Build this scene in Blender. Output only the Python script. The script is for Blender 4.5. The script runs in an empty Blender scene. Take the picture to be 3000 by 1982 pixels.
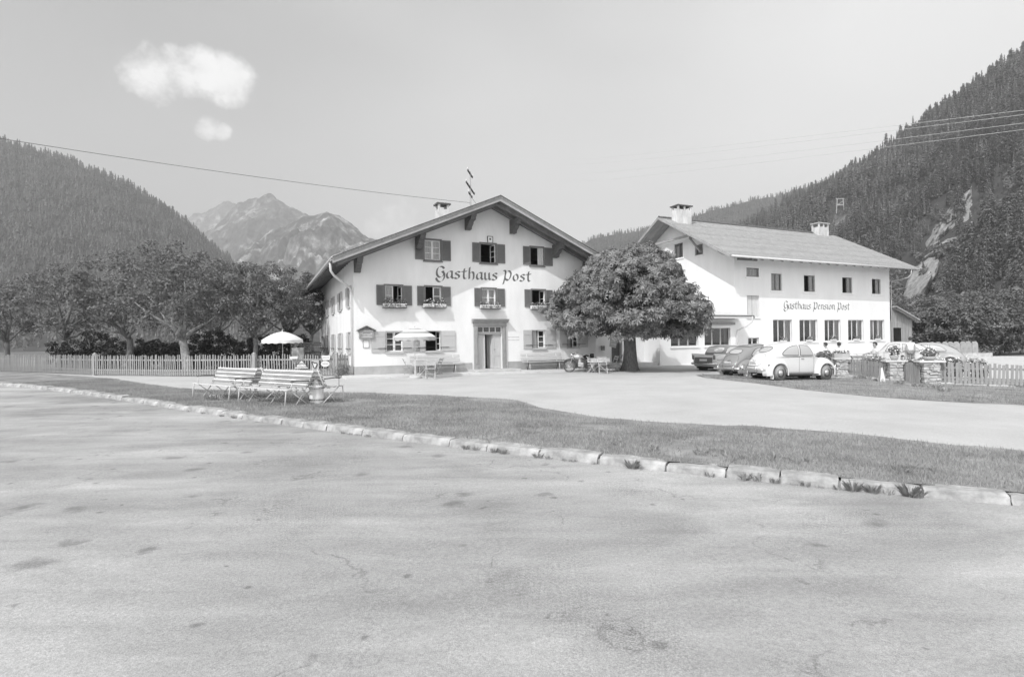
import bpy, math, random
import numpy as np
from mathutils import Vector, Matrix, noise as mnoise

sc = bpy.context.scene
col = sc.collection
PI = math.pi
random.seed(7)
RNG = np.random.default_rng(11)

# ------------------------------------------------------------------ camera
FPX, CXP, CYP, ROLL, CH = 1641.0, 1640.0, 998.0, 0.016, 1.68
cd = bpy.data.cameras.new('camera')
cd.sensor_width = 36.0
cd.lens = FPX / 3000.0 * 36.0
cd.shift_x = -(CXP - 1500.0) / 3000.0
cd.shift_y = (CYP - 991.0) / 3000.0
cd.clip_start = 0.1
cd.clip_end = 20000.0
cam = bpy.data.objects.new('camera', cd)
col.objects.link(cam)
cR = Vector((math.cos(ROLL), 0, -math.sin(ROLL)))
cU = Vector((math.sin(ROLL), 0, math.cos(ROLL)))
cam.matrix_world = Matrix(((cR.x, cU.x, 0, 0), (cR.y, cU.y, -1, 0), (cR.z, cU.z, 0, CH), (0, 0, 0, 1)))
sc.camera = cam
CAMP = Vector((0, 0, CH))

# ------------------------------------------------------------------ sun, sky, exposure
SUN_TRAVEL = Vector((1.34, 2.40, -2.71)).normalized()
sl = bpy.data.lights.new('sun', 'SUN')
sl.energy = 2.3
sl.angle = math.radians(0.55)
sun = bpy.data.objects.new('sun', sl)
col.objects.link(sun)
sun.rotation_euler = SUN_TRAVEL.to_track_quat('-Z', 'Y').to_euler()
SUN_EL = math.asin(-SUN_TRAVEL.z)
SUN_AZ = math.atan2(-SUN_TRAVEL.x, -SUN_TRAVEL.y)

w = bpy.data.worlds.new('World')
sc.world = w
w.use_nodes = True
nt = w.node_tree
nt.nodes.clear()
def wn(t, **k):
    n = nt.nodes.new(t)
    for a, b in k.items():
        setattr(n, a, b)
    return n
wl = nt.links.new
out = wn('ShaderNodeOutputWorld')
bg = wn('ShaderNodeBackground')
bg.inputs['Strength'].default_value = 0.15
sky = wn('ShaderNodeTexSky', sky_type='NISHITA')
sky.sun_disc = False
sky.sun_elevation = SUN_EL
sky.sun_rotation = SUN_AZ
sky.air_density = 1.0
sky.dust_density = 1.6
sky.ozone_density = 1.0
# panchromatic plate: the blue-sensitive film sees mostly the blue of the sky
sep = wn('ShaderNodeSeparateColor')
wl(sky.outputs[0], sep.inputs[0])
def wm(op, a, b=None, c=None, clamp=False):
    n = wn('ShaderNodeMath', operation=op)
    n.use_clamp = clamp
    for i, v in enumerate((a, b, c)):
        if v is None:
            continue
        if isinstance(v, (int, float)):
            n.inputs[i].default_value = v
        else:
            wl(v, n.inputs[i])
    return n.outputs[0]
tc = wn('ShaderNodeTexCoord')
nrm = wn('ShaderNodeVectorMath', operation='NORMALIZE')
wl(tc.outputs['Generated'], nrm.inputs[0])
grey = wm('ADD', wm('MULTIPLY', sep.outputs[2], 0.58), wm('MULTIPLY', sep.outputs[1], 0.50))
# thin high veil of cloud, thicker to the east, with soft structure
def wnoise(scale, detail, rough, vec, dist=0.0):
    n = wn('ShaderNodeTexNoise')
    n.inputs['Scale'].default_value = scale
    n.inputs['Detail'].default_value = detail
    n.inputs['Roughness'].default_value = rough
    n.inputs['Distortion'].default_value = dist
    wl(vec, n.inputs['Vector'])
    return n.outputs['Fac']
mp = wn('ShaderNodeMapping')
mp.inputs['Scale'].default_value = (1.0, 1.0, 2.2)
wl(nrm.outputs[0], mp.inputs[0])
sx = wn('ShaderNodeSeparateXYZ')
wl(nrm.outputs[0], sx.inputs[0])
veil_n = wnoise(1.6, 2.0, 0.5, mp.outputs[0], 0.0)
veil = wm('ADD', wm('MULTIPLY', sx.outputs[0], 0.85), wm('ADD', veil_n, -0.05), clamp=True)
# a few small cumulus: soft blobs broken up by noise, at fixed directions in the sky
cl_n = wnoise(20.0, 8.0, 0.62, nrm.outputs[0], 0.0)
def cdir(px, py):
    v = cR * ((px - CXP) / FPX) + cU * ((CYP - py) / FPX) + Vector((0, 1, 0))
    return v.normalized()
cum = None
for px, py, rad, amp in ((672, 232, .050, 1.0), (690, 262, .034, .9), (600, 205, .042, .95), (535, 218, .045, .85), (450, 225, .05, .8),
                         (610, 372, .024, .9), (645, 384, .018, .8), (1170, 645, .045, .62), (1110, 668, .05, .5)):
    d = wn('ShaderNodeVectorMath', operation='DISTANCE')
    wl(nrm.outputs[0], d.inputs[0])
    d.inputs[1].default_value = cdir(px, py)
    q = wm('DIVIDE', d.outputs['Value'], rad)
    b = wm('MULTIPLY', wm('SUBTRACT', 1.0, wm('MULTIPLY', q, q), clamp=True), amp)
    cum = b if cum is None else wm('MAXIMUM', cum, b)
cmask = wm('MULTIPLY', wm('SUBTRACT', wm('ADD', wm('MULTIPLY', cum, 1.1), wm('MULTIPLY', cl_n, 1.9)), 1.30), 1.8, clamp=True)
cmask = wm('MULTIPLY', cmask, wm('GREATER_THAN', cum, 0.0005))
lum = wm('ADD', wm('MULTIPLY', grey, wm('SUBTRACT', 1.0, wm('MULTIPLY', veil, 0.55))), wm('MULTIPLY', veil, 4.4))
lum = wm('ADD', wm('MULTIPLY', lum, wm('SUBTRACT', 1.0, wm('MULTIPLY', cmask, 0.8))), wm('MULTIPLY', cmask, wm('ADD', 3.6, wm('MULTIPLY', cl_n, 5.0))))
cmb = wn('ShaderNodeCombineColor')
for i in range(3):
    wl(lum, cmb.inputs[i])
wl(cmb.outputs[0], bg.inputs['Color'])
wl(bg.outputs[0], out.inputs[0])

vs = sc.view_settings
vs.view_transform = 'Standard'
vs.look = 'None'
vs.gamma = 1.0
vs.use_curve_mapping = False
vs.exposure = 0.33
cy = sc.cycles
cy.max_bounces = 6
cy.diffuse_bounces = 3
cy.glossy_bounces = 3
cy.transmission_bounces = 4
cy.transparent_max_bounces = 10
cy.caustics_reflective = False
cy.caustics_refractive = False

# ------------------------------------------------------------------ projection helpers (rays from the station point on to real planes)
def ray(px, py):
    return cR * ((px - CXP) / FPX) + cU * ((CYP - py) / FPX) + Vector((0, 1, 0))
def g(x, y=0):
    xx = max(-30.0, min(22.0, x))
    t = xx - 6.0
    soft = 0.5 * (t + math.sqrt(t * t + 1.0))
    return -0.010 * xx - 0.020 * soft
def G(px, py):
    """ground point under a pixel"""
    d = ray(px, py)
    Y = 20.0
    for _ in range(40):
        Y = (g(d.x * Y) - CH) / d.z
    return Vector((d.x * Y, Y, g(d.x * Y)))
def AT(px, py, Y):
    d = ray(px, py)
    return CAMP + d * Y
# ------------------------------------------------------------------ mesh helpers
class MB:
    def __init__(s):
        s.v, s.f = [], []
    def add(s, vs, fs):
        n = len(s.v)
        s.v.extend([tuple(p) for p in vs])
        s.f.extend([tuple(i + n for i in f) for f in fs])
        return s
    def quad(s, a, b, c, d):
        return s.add((a, b, c, d), ((0, 1, 2, 3),))
    def boxb(s, x0, x1, y0, y1, z0, z1):
        return s.add(((x0, y0, z0), (x1, y0, z0), (x1, y1, z0), (x0, y1, z0), (x0, y0, z1), (x1, y0, z1), (x1, y1, z1), (x0, y1, z1)),
                     ((0, 3, 2, 1), (4, 5, 6, 7), (0, 1, 5, 4), (1, 2, 6, 5), (2, 3, 7, 6), (3, 0, 4, 7)))
    def box(s, c, sz, m=None):
        x, y, z = sz[0] / 2, sz[1] / 2, sz[2] / 2
        vs = [Vector((a * x, b * y, e * z)) for e in (-1, 1) for a, b in ((-1, -1), (1, -1), (1, 1), (-1, 1))]
        if m is not None:
            vs = [m @ v for v in vs]
        c = Vector(c)
        return s.add([v + c for v in vs], ((0, 3, 2, 1), (4, 5, 6, 7), (0, 1, 5, 4), (1, 2, 6, 5), (2, 3, 7, 6), (3, 0, 4, 7)))
    def bar(s, a, b, w, h, up=(0, 0, 1)):
        a, b = Vector(a), Vector(b)
        d = (b - a).normalized()
        u = Vector(up)
        r = d.cross(u)
        if r.length < 1e-4:
            r = d.cross(Vector((1, 0, 0)))
        r.normalize()
        u = r.cross(d)
        r, u = r * w / 2, u * h / 2
        vs = [a - r - u, a + r - u, a + r + u, a - r + u, b - r - u, b + r - u, b + r + u, b - r + u]
        return s.add(vs, ((0, 3, 2, 1), (4, 5, 6, 7), (0, 1, 5, 4), (1, 2, 6, 5), (2, 3, 7, 6), (3, 0, 4, 7)))
    def tube(s, pts, r, n=6):
        pts = [Vector(p) for p in pts]
        rs = r if isinstance(r, (list, tuple)) else [r] * len(pts)
        base = len(s.v)
        prev = None
        for i, p in enumerate(pts):
            d = (pts[min(i + 1, len(pts) - 1)] - pts[max(i - 1, 0)]).normalized()
            if prev is None:
                a = d.cross(Vector((0, 0, 1)))
                if a.length < 1e-3:
                    a = d.cross(Vector((1, 0, 0)))
            else:
                a = prev - d * prev.dot(d)
            a.normalize()
            prev = a
            b = d.cross(a)
            for k in range(n):
                t = 2 * PI * k / n
                s.v.append(tuple(p + (a * math.cos(t) + b * math.sin(t)) * rs[i]))
        for i in range(len(pts) - 1):
            for k in range(n):
                k2 = (k + 1) % n
                s.f.append((base + i * n + k, base + i * n + k2, base + (i + 1) * n + k2, base + (i + 1) * n + k))
        s.f.append(tuple(base + k for k in reversed(range(n))))
        s.f.append(tuple(base + (len(pts) - 1) * n + k for k in range(n)))
        return s
    def lathe(s, prof, n=16, c=(0, 0, 0), axis='z'):
        base = len(s.v)
        for r, z in prof:
            for k in range(n):
                t = 2 * PI * k / n
                p = (r * math.cos(t), r * math.sin(t), z)
                if axis == 'y':
                    p = (p[0], p[2], p[1])
                elif axis == 'x':
                    p = (p[2], p[0], p[1])
                s.v.append((p[0] + c[0], p[1] + c[1], p[2] + c[2]))
        for i in range(len(prof) - 1):
            for k in range(n):
                k2 = (k + 1) % n
                s.f.append((base + i * n + k, base + i * n + k2, base + (i + 1) * n + k2, base + (i + 1) * n + k))
        s.f.append(tuple(base + k for k in reversed(range(n))))
        s.f.append(tuple(base + (len(prof) - 1) * n + k for k in range(n)))
        return s
    def prism(s, poly, a, b, plane='xz'):
        """poly in 2D, extruded from a to b along the third axis"""
        def P(p, t):
            if plane == 'xz':
                return (p[0], t, p[1])
            if plane == 'yz':
                return (t, p[0], p[1])
            return (p[0], p[1], t)
        n = len(poly)
        vs = [P(p, a) for p in poly] + [P(p, b) for p in poly]
        fs = [tuple(range(n)), tuple(range(2 * n - 1, n - 1, -1))]
        fs += [(i, (i + 1) % n, n + (i + 1) % n, n + i) for i in range(n)]
        return s.add(vs, fs)
    def build(s, name, mat, parent=None, smooth=False, bevel=0):
        me = bpy.data.meshes.new(name)
        me.from_pydata(s.v, [], s.f)
        return link(name, me, mat, parent, smooth, bevel)

def link(name, me, mat, parent=None, smooth=False, bevel=0):
    me.update()
    if mat is not None:
        me.materials.append(mat)
    if smooth:
        me.polygons.foreach_set('use_smooth', [True] * len(me.polygons))
    o = bpy.data.objects.new(name, me)
    col.objects.link(o)
    if parent is not None:
        o.parent = parent
    if bevel:
        b = o.modifiers.new('bevel', 'BEVEL')
        b.width = bevel
        b.segments = 2
        b.limit_method = 'ANGLE'
    return o

def npmesh(name, V, F, mat, parent=None, smooth=False):
    """V (n,3), F (m,k) numpy with equal face size"""
    me = bpy.data.meshes.new(name)
    V = np.asarray(V, dtype=np.float32)
    F = np.asarray(F, dtype=np.int32)
    k = F.shape[1]
    me.vertices.add(len(V))
    me.vertices.foreach_set('co', V.ravel())
    me.loops.add(F.size)
    me.loops.foreach_set('vertex_index', F.ravel())
    me.polygons.add(len(F))
    me.polygons.foreach_set('loop_start', np.arange(0, F.size, k, dtype=np.int32))
    me.polygons.foreach_set('loop_total', np.full(len(F), k, dtype=np.int32))
    me.update(calc_edges=True)
    return link(name, me, mat, parent, smooth)

def tag(o, label=None, cat=None, group=None, kind=None):
    if label:
        o['label'] = label
    if cat:
        o['category'] = cat
    if group:
        o['group'] = group
    if kind:
        o['kind'] = kind
    return o
def empty(name, loc, rz=0.0, label=None, cat=None, group=None):
    o = bpy.data.objects.new(name, None)
    o.empty_display_size = 0.1
    col.objects.link(o)
    o.location = loc
    o.rotation_euler = (0, 0, rz)
    return tag(o, label, cat, group)
def copy_tree(o, parent=None, kids=None):
    if kids is None:
        kids = {}
        for q in bpy.data.objects:
            if q.parent is not None:
                kids.setdefault(q.parent.name, []).append(q)
    c = o.copy()
    col.objects.link(c)
    c.parent = parent
    for ch in kids.get(o.name, []):
        copy_tree(ch, c, kids)
    return c

# ------------------------------------------------------------------ materials (all neutral: the plate is black-and-white)
MATS = {}
def mat(name, v, rough=0.8, var=0.0, scale=4.0, bump=0.0, bscale=None, spec=0.3, metal=0.0, detail=6.0, stretch=None, coat=0.0, lo=None, hi=None):
    if name in MATS:
        return MATS[name]
    m = bpy.data.materials.new(name)
    m.use_nodes = True
    t = m.node_tree
    p = t.nodes['Principled BSDF']
    p.inputs['Base Color'].default_value = (v, v, v, 1)
    p.inputs['Roughness'].default_value = rough
    p.inputs['Specular IOR Level'].default_value = spec
    p.inputs['Metallic'].default_value = metal
    p.inputs['Coat Weight'].default_value = coat
    if var or bump:
        tcn = t.nodes.new('ShaderNodeTexCoord')
        src = tcn.outputs['Object']
        if stretch:
            mpn = t.nodes.new('ShaderNodeMapping')
            mpn.inputs['Scale'].default_value = stretch
            t.links.new(src, mpn.inputs[0])
            src = mpn.outputs[0]
    if var:
        n = t.nodes.new('ShaderNodeTexNoise')
        n.inputs['Scale'].default_value = scale
        n.inputs['Detail'].default_value = detail
        n.inputs['Roughness'].default_value = 0.62
        t.links.new(src, n.inputs['Vector'])
        r = t.nodes.new('ShaderNodeMapRange')
        r.inputs['From Min'].default_value = 0.3
        r.inputs['From Max'].default_value = 0.7
        r.inputs['To Min'].default_value = v * (1 - var) if lo is None else lo
        r.inputs['To Max'].default_value = v * (1 + var) if hi is None else hi
        t.links.new(n.outputs['Fac'], r.inputs['Value'])
        oi = t.nodes.new('ShaderNodeObjectInfo')
        mu = t.nodes.new('ShaderNodeMath')
        mu.operation = 'MULTIPLY_ADD'
        t.links.new(oi.outputs['Random'], mu.inputs[0])
        mu.inputs[1].default_value = 0.16
        mu.inputs[2].default_value = 0.92
        m2 = t.nodes.new('ShaderNodeMath')
        m2.operation = 'MULTIPLY'
        t.links.new(r.outputs[0], m2.inputs[0])
        t.links.new(mu.outputs[0], m2.inputs[1])
        t.links.new(m2.outputs[0], p.inputs['Base Color'])
    if bump:
        n2 = t.nodes.new('ShaderNodeTexNoise')
        n2.inputs['Scale'].default_value = bscale or scale * 6
        n2.inputs['Detail'].default_value = 5
        t.links.new(src, n2.inputs['Vector'])
        b = t.nodes.new('ShaderNodeBump')
        b.inputs['Strength'].default_value = bump
        b.inputs['Distance'].default_value = 0.02
        t.links.new(n2.outputs['Fac'], b.inputs['Height'])
        t.links.new(b.outputs[0], p.inputs['Normal'])
    MATS[name] = m
    return m
def glass_mat(name, refl=0.16, tint=0.9, rough=0.02):
    if name in MATS:
        return MATS[name]
    m = bpy.data.materials.new(name)
    m.use_nodes = True
    t = m.node_tree
    t.nodes.clear()
    o = t.nodes.new('ShaderNodeOutputMaterial')
    mx = t.nodes.new('ShaderNodeMixShader')
    tr = t.nodes.new('ShaderNodeBsdfTransparent')
    gl = t.nodes.new('ShaderNodeBsdfGlossy')
    tr.inputs[0].default_value = (tint, tint, tint, 1)
    gl.inputs['Roughness'].default_value = rough
    gl.inputs['Color'].default_value = (.95, .95, .95, 1)
    fr = t.nodes.new('ShaderNodeFresnel')
    fr.inputs['IOR'].default_value = 1.5
    ad = t.nodes.new('ShaderNodeMath')
    ad.operation = 'ADD'
    ad.use_clamp = True
    ad.inputs[1].default_value = refl - 0.04
    t.links.new(fr.outputs[0], ad.inputs[0])
    t.links.new(ad.outputs[0], mx.inputs[0])
    t.links.new(tr.outputs[0], mx.inputs[1])
    t.links.new(gl.outputs[0], mx.inputs[2])
    t.links.new(mx.outputs[0], o.inputs[0])
    MATS[name] = m
    return m
def leaf_mat(name, v, var=0.35, scale=1.5, trans=0.35):
    if name in MATS:
        return MATS[name]
    m = bpy.data.materials.new(name)
    m.use_nodes = True
    t = m.node_tree
    p = t.nodes['Principled BSDF']
    o = t.nodes['Material Output']
    tcn = t.nodes.new('ShaderNodeTexCoord')
    n = t.nodes.new('ShaderNodeTexNoise')
    n.inputs['Scale'].default_value = scale
    n.inputs['Detail'].default_value = 5
    t.links.new(tcn.outputs['Object'], n.inputs['Vector'])
    geo = t.nodes.new('ShaderNodeNewGeometry')
    ad = t.nodes.new('ShaderNodeMath')
    ad.operation = 'MULTIPLY_ADD'
    t.links.new(geo.outputs['Random Per Island'], ad.inputs[0])
    ad.inputs[1].default_value = 0.5
    t.links.new(n.outputs['Fac'], ad.inputs[2])
    r = t.nodes.new('ShaderNodeMapRange')
    r.inputs['From Min'].default_value = 0.4
    r.inputs['From Max'].default_value = 1.1
    r.inputs['To Min'].default_value = v * (1 - var)
    r.inputs['To Max'].default_value = v * (1 + var)
    t.links.new(ad.outputs[0], r.inputs['Value'])
    t.links.new(r.outputs[0], p.inputs['Base Color'])
    p.inputs['Roughness'].default_value = 0.6
    p.inputs['Specular IOR Level'].default_value = 0.25
    tl = t.nodes.new('ShaderNodeBsdfTranslucent')
    t.links.new(r.outputs[0], tl.inputs[0])
    mx = t.nodes.new('ShaderNodeMixShader')
    mx.inputs[0].default_value = trans
    t.links.new(p.outputs[0], mx.inputs[1])
    t.links.new(tl.outputs[0], mx.inputs[2])
    t.links.new(mx.outputs[0], o.inputs[0])
    MATS[name] = m
    return m

def paint(name, v, rough=0.3):
    return mat(name, v, rough, coat=0.6, spec=0.5)
plaster = mat('plaster', 0.86, 0.9, 0.075, 1.1, 0.2, 10.0, 0.1, stretch=(1, 1, .3))
plaster_b = mat('plaster_new', 0.86, 0.9, 0.05, 0.9, 0.1, 16.0, 0.1, stretch=(1, 1, .3))
chimney_m = mat('chimney_render', 0.62, 0.95, 0.28, 2.2, 0.3, 10.0, 0.1, stretch=(1, 1, .4))
plinth_m = mat('plinth_render', 0.40, 0.95, 0.18, 1.6, 0.4, 12.0, 0.1)
concrete = mat('concrete', 0.52, 0.95, 0.15, 2.0, 0.4, 14.0, 0.1)
dark_wood = mat('dark_wood', 0.13, 0.8, 0.3, 3.0, 0.3, 20.0, 0.2, stretch=(6, 1, 6))
mid_wood = mat('mid_wood', 0.30, 0.85, 0.25, 3.0, 0.3, 20.0, 0.2, stretch=(6, 6, 1))
fascia_m = mat('fascia_wood', 0.36, 0.8, 0.18, 2.0, 0.2, 20.0, 0.2)
soffit_m = mat('soffit_wood', 0.20, 0.85, 0.25, 2.0, 0.2, 20.0, 0.2)
pale_wood = mat('pale_wood', 0.42, 0.85, 0.2, 3.0, 0.2, 20.0, 0.2)
shutter_m = mat('shutter_paint', 0.17, 0.6, 0.1, 3.0, 0, spec=0.3)
shutter_l = mat('shutter_pale_and_lit', 0.52, 0.7, 0.06, 2.0, 0, spec=0.2)
white_paint = mat('white_paint', 0.80, 0.5, 0.03, 5.0, 0, spec=0.3)
door_m = mat('door_wood', 0.55, 0.6, 0.08, 2.0, 0.1, 20, stretch=(8, 8, 1))
surround_m = mat('door_surround_paint', 0.32, 0.7, 0.12, 4.0, 0.1, 20.0)
letter_m = mat('letter_paint', 0.16, 0.9, 0.35, 2.5, 0, spec=0.1)
curtain_m = mat('curtain_cloth', 0.62, 0.95, 0.12, 8.0, 0, spec=0.05, stretch=(5, 1, .2))
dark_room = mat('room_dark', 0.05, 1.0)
zinc = mat('zinc', 0.45, 0.5, 0.1, 5.0, 0, spec=0.5, metal=0.4)
white_zinc = mat('painted_pipe', 0.62, 0.5, 0.05, 5.0)
iron = mat('black_iron', 0.05, 0.5, 0.1, 5)
wire_m = mat('wire', 0.12, 0.5)
pane_m = glass_mat('window_glass', 0.10, 0.85)
white_wire = mat('pale_wire', 0.72, 0.5)
# ================================================================== THE SETTING: ground, road, verge, kerb, hills
def road_material():
    m = bpy.data.materials.new('worn_road')
    m.use_nodes = True
    t = m.node_tree
    L = t.links.new
    p = t.nodes['Principled BSDF']
    p.inputs['Roughness'].default_value = 0.85
    p.inputs['Specular IOR Level'].default_value = 0.25
    tcn = t.nodes.new('ShaderNodeTexCoord')
    def noise(scale, detail=6, rough=0.6, vec=None, dist=0.0):
        n = t.nodes.new('ShaderNodeTexNoise')
        n.inputs['Scale'].default_value = scale
        n.inputs['Detail'].default_value = detail
        n.inputs['Roughness'].default_value = rough
        n.inputs['Distortion'].default_value = dist
        L(vec or tcn.outputs['Object'], n.inputs['Vector'])
        return n.outputs['Fac']
    def rng(s, a, b, c, d, clamp=True):
        r = t.nodes.new('ShaderNodeMapRange')
        r.clamp = clamp
        L(s, r.inputs['Value'])
        for i, v in zip(('From Min', 'From Max', 'To Min', 'To Max'), (a, b, c, d)):
            r.inputs[i].default_value = v
        return r.outputs[0]
    def mth(op, a, b):
        n = t.nodes.new('ShaderNodeMath')
        n.operation = op
        for i, v in enumerate((a, b)):
            if isinstance(v, (int, float)):
                n.inputs[i].default_value = v
            else:
                L(v, n.inputs[i])
        return n.outputs[0]
    mpn = t.nodes.new('ShaderNodeMapping')
    mpn.inputs['Rotation'].default_value = (0, 0, 0.55)
    mpn.inputs['Scale'].default_value = (0.55, 1.5, 1)
    L(tcn.outputs['Object'], mpn.inputs[0])
    big = rng(noise(0.32, 5, 0.55, mpn.outputs[0], 0.6), 0.36, 0.64, 0.72, 1.07)
    mid = rng(noise(1.7, 7, 0.65, mpn.outputs[0], 0.9), 0.33, 0.68, 0.86, 1.08)
    fine = rng(noise(38, 4, 0.7), 0.25, 0.75, 0.76, 1.2)
    grit = rng(noise(170, 2, 0.5), 0.3, 0.7, 0.72, 1.24)
    c = mth('MULTIPLY', mth('MULTIPLY', mth('MULTIPLY', big, mid), fine), 0.47)
    c = mth('MULTIPLY', c, grit)
    # wheel-worn bands along the carriageway, and coarse patches where the binder has gone
    mp2 = t.nodes.new('ShaderNodeMapping')
    mp2.inputs['Rotation'].default_value = (0, 0, 0.56)
    mp2.inputs['Scale'].default_value = (0.035, 0.9, 1)
    L(tcn.outputs['Object'], mp2.inputs[0])
    c = mth('MULTIPLY', c, rng(noise(1.0, 4, 0.5, mp2.outputs[0], 0.25), 0.38, 0.62, 0.90, 1.06))
    rough_zone = rng(noise(0.45, 5, 0.6), 0.50, 0.62, 0, 1)
    pit = rng(noise(75, 3, 0.6), 0.40, 0.60, -0.34, 0.10)
    c = mth('MULTIPLY', c, mth('ADD', 1.0, mth('MULTIPLY', rough_zone, pit)))
    # oil drips: sparse voronoi cells, distorted, only some of them stained
    for sc_, thr, keep, dark in ((1.3, 0.19, 0.80, 0.66), (2.9, 0.13, 0.86, 0.60), (0.42, 0.34, 0.45, 0.85), (0.23, 0.40, 0.40, 0.86)):
        dv = t.nodes.new('ShaderNodeTexNoise')
        dv.inputs['Scale'].default_value = sc_ * 3
        dv.inputs['Detail'].default_value = 4
        L(tcn.outputs['Object'], dv.inputs['Vector'])
        mixv = t.nodes.new('ShaderNodeVectorMath')
        mixv.operation = 'MULTIPLY_ADD'
        L(dv.outputs['Color'], mixv.inputs[0])
        mixv.inputs[1].default_value = (0.45 / sc_, 0.45 / sc_, 0)
        L(tcn.outputs['Object'], mixv.inputs[2])
        vo = t.nodes.new('ShaderNodeTexVoronoi')
        vo.voronoi_dimensions = '2D'
        vo.inputs['Scale'].default_value = sc_
        L(mixv.outputs[0], vo.inputs['Vector'])
        sp = t.nodes.new('ShaderNodeSeparateColor')
        L(vo.outputs['Color'], sp.inputs[0])
        sel = rng(sp.outputs[0], keep, keep + 0.01, 0, 1)
        sz = mth('MULTIPLY', rng(sp.outputs[1], 0, 1, 0.35, 1.0), thr)
        msk = t.nodes.new('ShaderNodeMapRange')
        L(mth('DIVIDE', vo.outputs['Distance'], sz), msk.inputs['Value'])
        msk.inputs['From Min'].default_value = 0.35
        msk.inputs['From Max'].default_value = 1.25
        msk.inputs['To Min'].default_value = 1
        msk.inputs['To Max'].default_value = 0
        k = mth('MULTIPLY', sel, msk.outputs[0])
        c = mth('MULTIPLY', c, mth('SUBTRACT', 1.0, mth('MULTIPLY', k, 1 - dark)))
    # hairline cracks with dust in them
    vo = t.nodes.new('ShaderNodeTexVoronoi')
    vo.voronoi_dimensions = '2D'
    vo.feature = 'DISTANCE_TO_EDGE'
    vo.inputs['Scale'].default_value = 0.42
    dv = t.nodes.new('ShaderNodeTexNoise')
    dv.inputs['Scale'].default_value = 1.6
    dv.inputs['Detail'].default_value = 7
    L(tcn.outputs['Object'], dv.inputs['Vector'])
    mv = t.nodes.new('ShaderNodeVectorMath')
    mv.operation = 'MULTIPLY_ADD'
    L(dv.outputs['Color'], mv.inputs[0])
    mv.inputs[1].default_value = (1.6, 1.6, 0)
    L(tcn.outputs['Object'], mv.inputs[2])
    L(mv.outputs[0], vo.inputs['Vector'])
    ck = rng(vo.outputs['Distance'], 0.0, 0.012, 1, 0)
    ck = mth('MULTIPLY', ck, rng(noise(0.9, 3), 0.50, 0.58, 0, 1))
    c = mth('SUBTRACT', c, mth('MULTIPLY', ck, 0.10))
    L(c, p.inputs['Base Color'])
    b = t.nodes.new('ShaderNodeBump')
    b.inputs['Strength'].default_value = 0.55
    b.inputs['Distance'].default_value = 0.012
    L(mth('ADD', noise(60, 5, 0.7), mth('MULTIPLY', noise(3, 4), 1.2)), b.inputs['Height'])
    L(b.outputs[0], p.inputs['Normal'])
    return m
def gravel_material():
    m = mat('gravel', 0.53, 0.95, 0.10, 0.5, 0.0, spec=0.1)
    t = m.node_tree
    p = t.nodes['Principled BSDF']
    tcn = t.nodes.new('ShaderNodeTexCoord')
    n = t.nodes.new('ShaderNodeTexNoise')
    n.inputs['Scale'].default_value = 28
    n.inputs['Detail'].default_value = 5
    n.inputs['Roughness'].default_value = 0.75
    t.links.new(tcn.outputs['Object'], n.inputs['Vector'])
    b = t.nodes.new('ShaderNodeBump')
    b.inputs['Strength'].default_value = 0.5
    b.inputs['Distance'].default_value = 0.03
    t.links.new(n.outputs['Fac'], b.inputs['Height'])
    t.links.new(b.outputs[0], p.inputs['Normal'])
    src = p.inputs['Base Color'].links[0].from_socket
    r = t.nodes.new('ShaderNodeMapRange')
    r.inputs['From Min'].default_value = 0.3
    r.inputs['From Max'].default_value = 0.7
    r.inputs['To Min'].default_value = 0.84
    r.inputs['To Max'].default_value = 1.1
    t.links.new(n.outputs['Fac'], r.inputs['Value'])
    mm = t.nodes.new('ShaderNodeMath')
    mm.operation = 'MULTIPLY'
    t.links.new(src, mm.inputs[0])
    t.links.new(r.outputs[0], mm.inputs[1])
    t.links.new(mm.outputs[0], p.inputs['Base Color'])
    return m
road_m = road_material()
gravel_m = gravel_material()
turf_m = mat('turf', 0.30, 0.95, 0.45, 1.1, 0.6, 30.0, 0.1, lo=.17, hi=.42)
meadow_m = mat('meadow', 0.17, 0.95, 0.35, 0.12, 0.0, spec=0.1)
stone_k = mat('kerb_granite', 0.38, 0.9, 0.36, 5.0, 0.6, 30.0, 0.2)

def strip(name, xs, ylo, yhi, ny, zf, m, parent=None, smooth=True):
    V, F = [], []
    for x in xs:
        a, b = ylo(x), yhi(x)
        for j in range(ny + 1):
            y = a + (b - a) * j / ny
            V.append((x, y, zf(x, y, j / ny)))
    for i in range(len(xs) - 1):
        for j in range(ny):
            k = i * (ny + 1) + j
            F.append((k, k + ny + 1, k + ny + 2, k + 1))
    return npmesh(name, V, F, m, parent, smooth)
def curve(pts):
    xs = [p[0] for p in pts]
    ys = [p[1] for p in pts]
    return lambda x: float(np.interp(x, xs, ys))

kerb_px = [(525, 1203), (797, 1240), (977, 1263), (1156, 1284), (1297, 1307), (1566, 1339), (1635, 1348), (1959, 1380), (2166, 1406), (2459, 1444), (2783, 1471)]
kp = [G(*p) for p in kerb_px]
kpts = [(-70, 44), (-45, 33.5), (-30, 26.6), (-20, 21.2), (-14.5, 17.6)] + [(p.x, p.y) for p in kp] + [(6.5, 5.1), (10, 3.7), (18, 0.9), (40, -5)]
cf = np.polyfit([p[0] for p in kpts[3:-2]], [p[1] for p in kpts[3:-2]], 4)
def yk(x):
    if -18 < x < 9:
        return float(np.polyval(cf, x))
    return curve(kpts)(x)
vp = [G(*p) for p in [(525, 1138), (760, 1146), (1056, 1151), (1172, 1154), (1380, 1163), (1520, 1174), (1590, 1196), (1752, 1224), (2004, 1241), (2232, 1252), (2510, 1274), (2783, 1302)]]
vpts = [(-60, 46), (-30, 32), (-22, 27.2)] + sorted([(p.x, p.y) for p in vp]) + [(7.5, 8.0), (12, 6.4), (30, 1)]
yv0 = curve(vpts)
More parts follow.
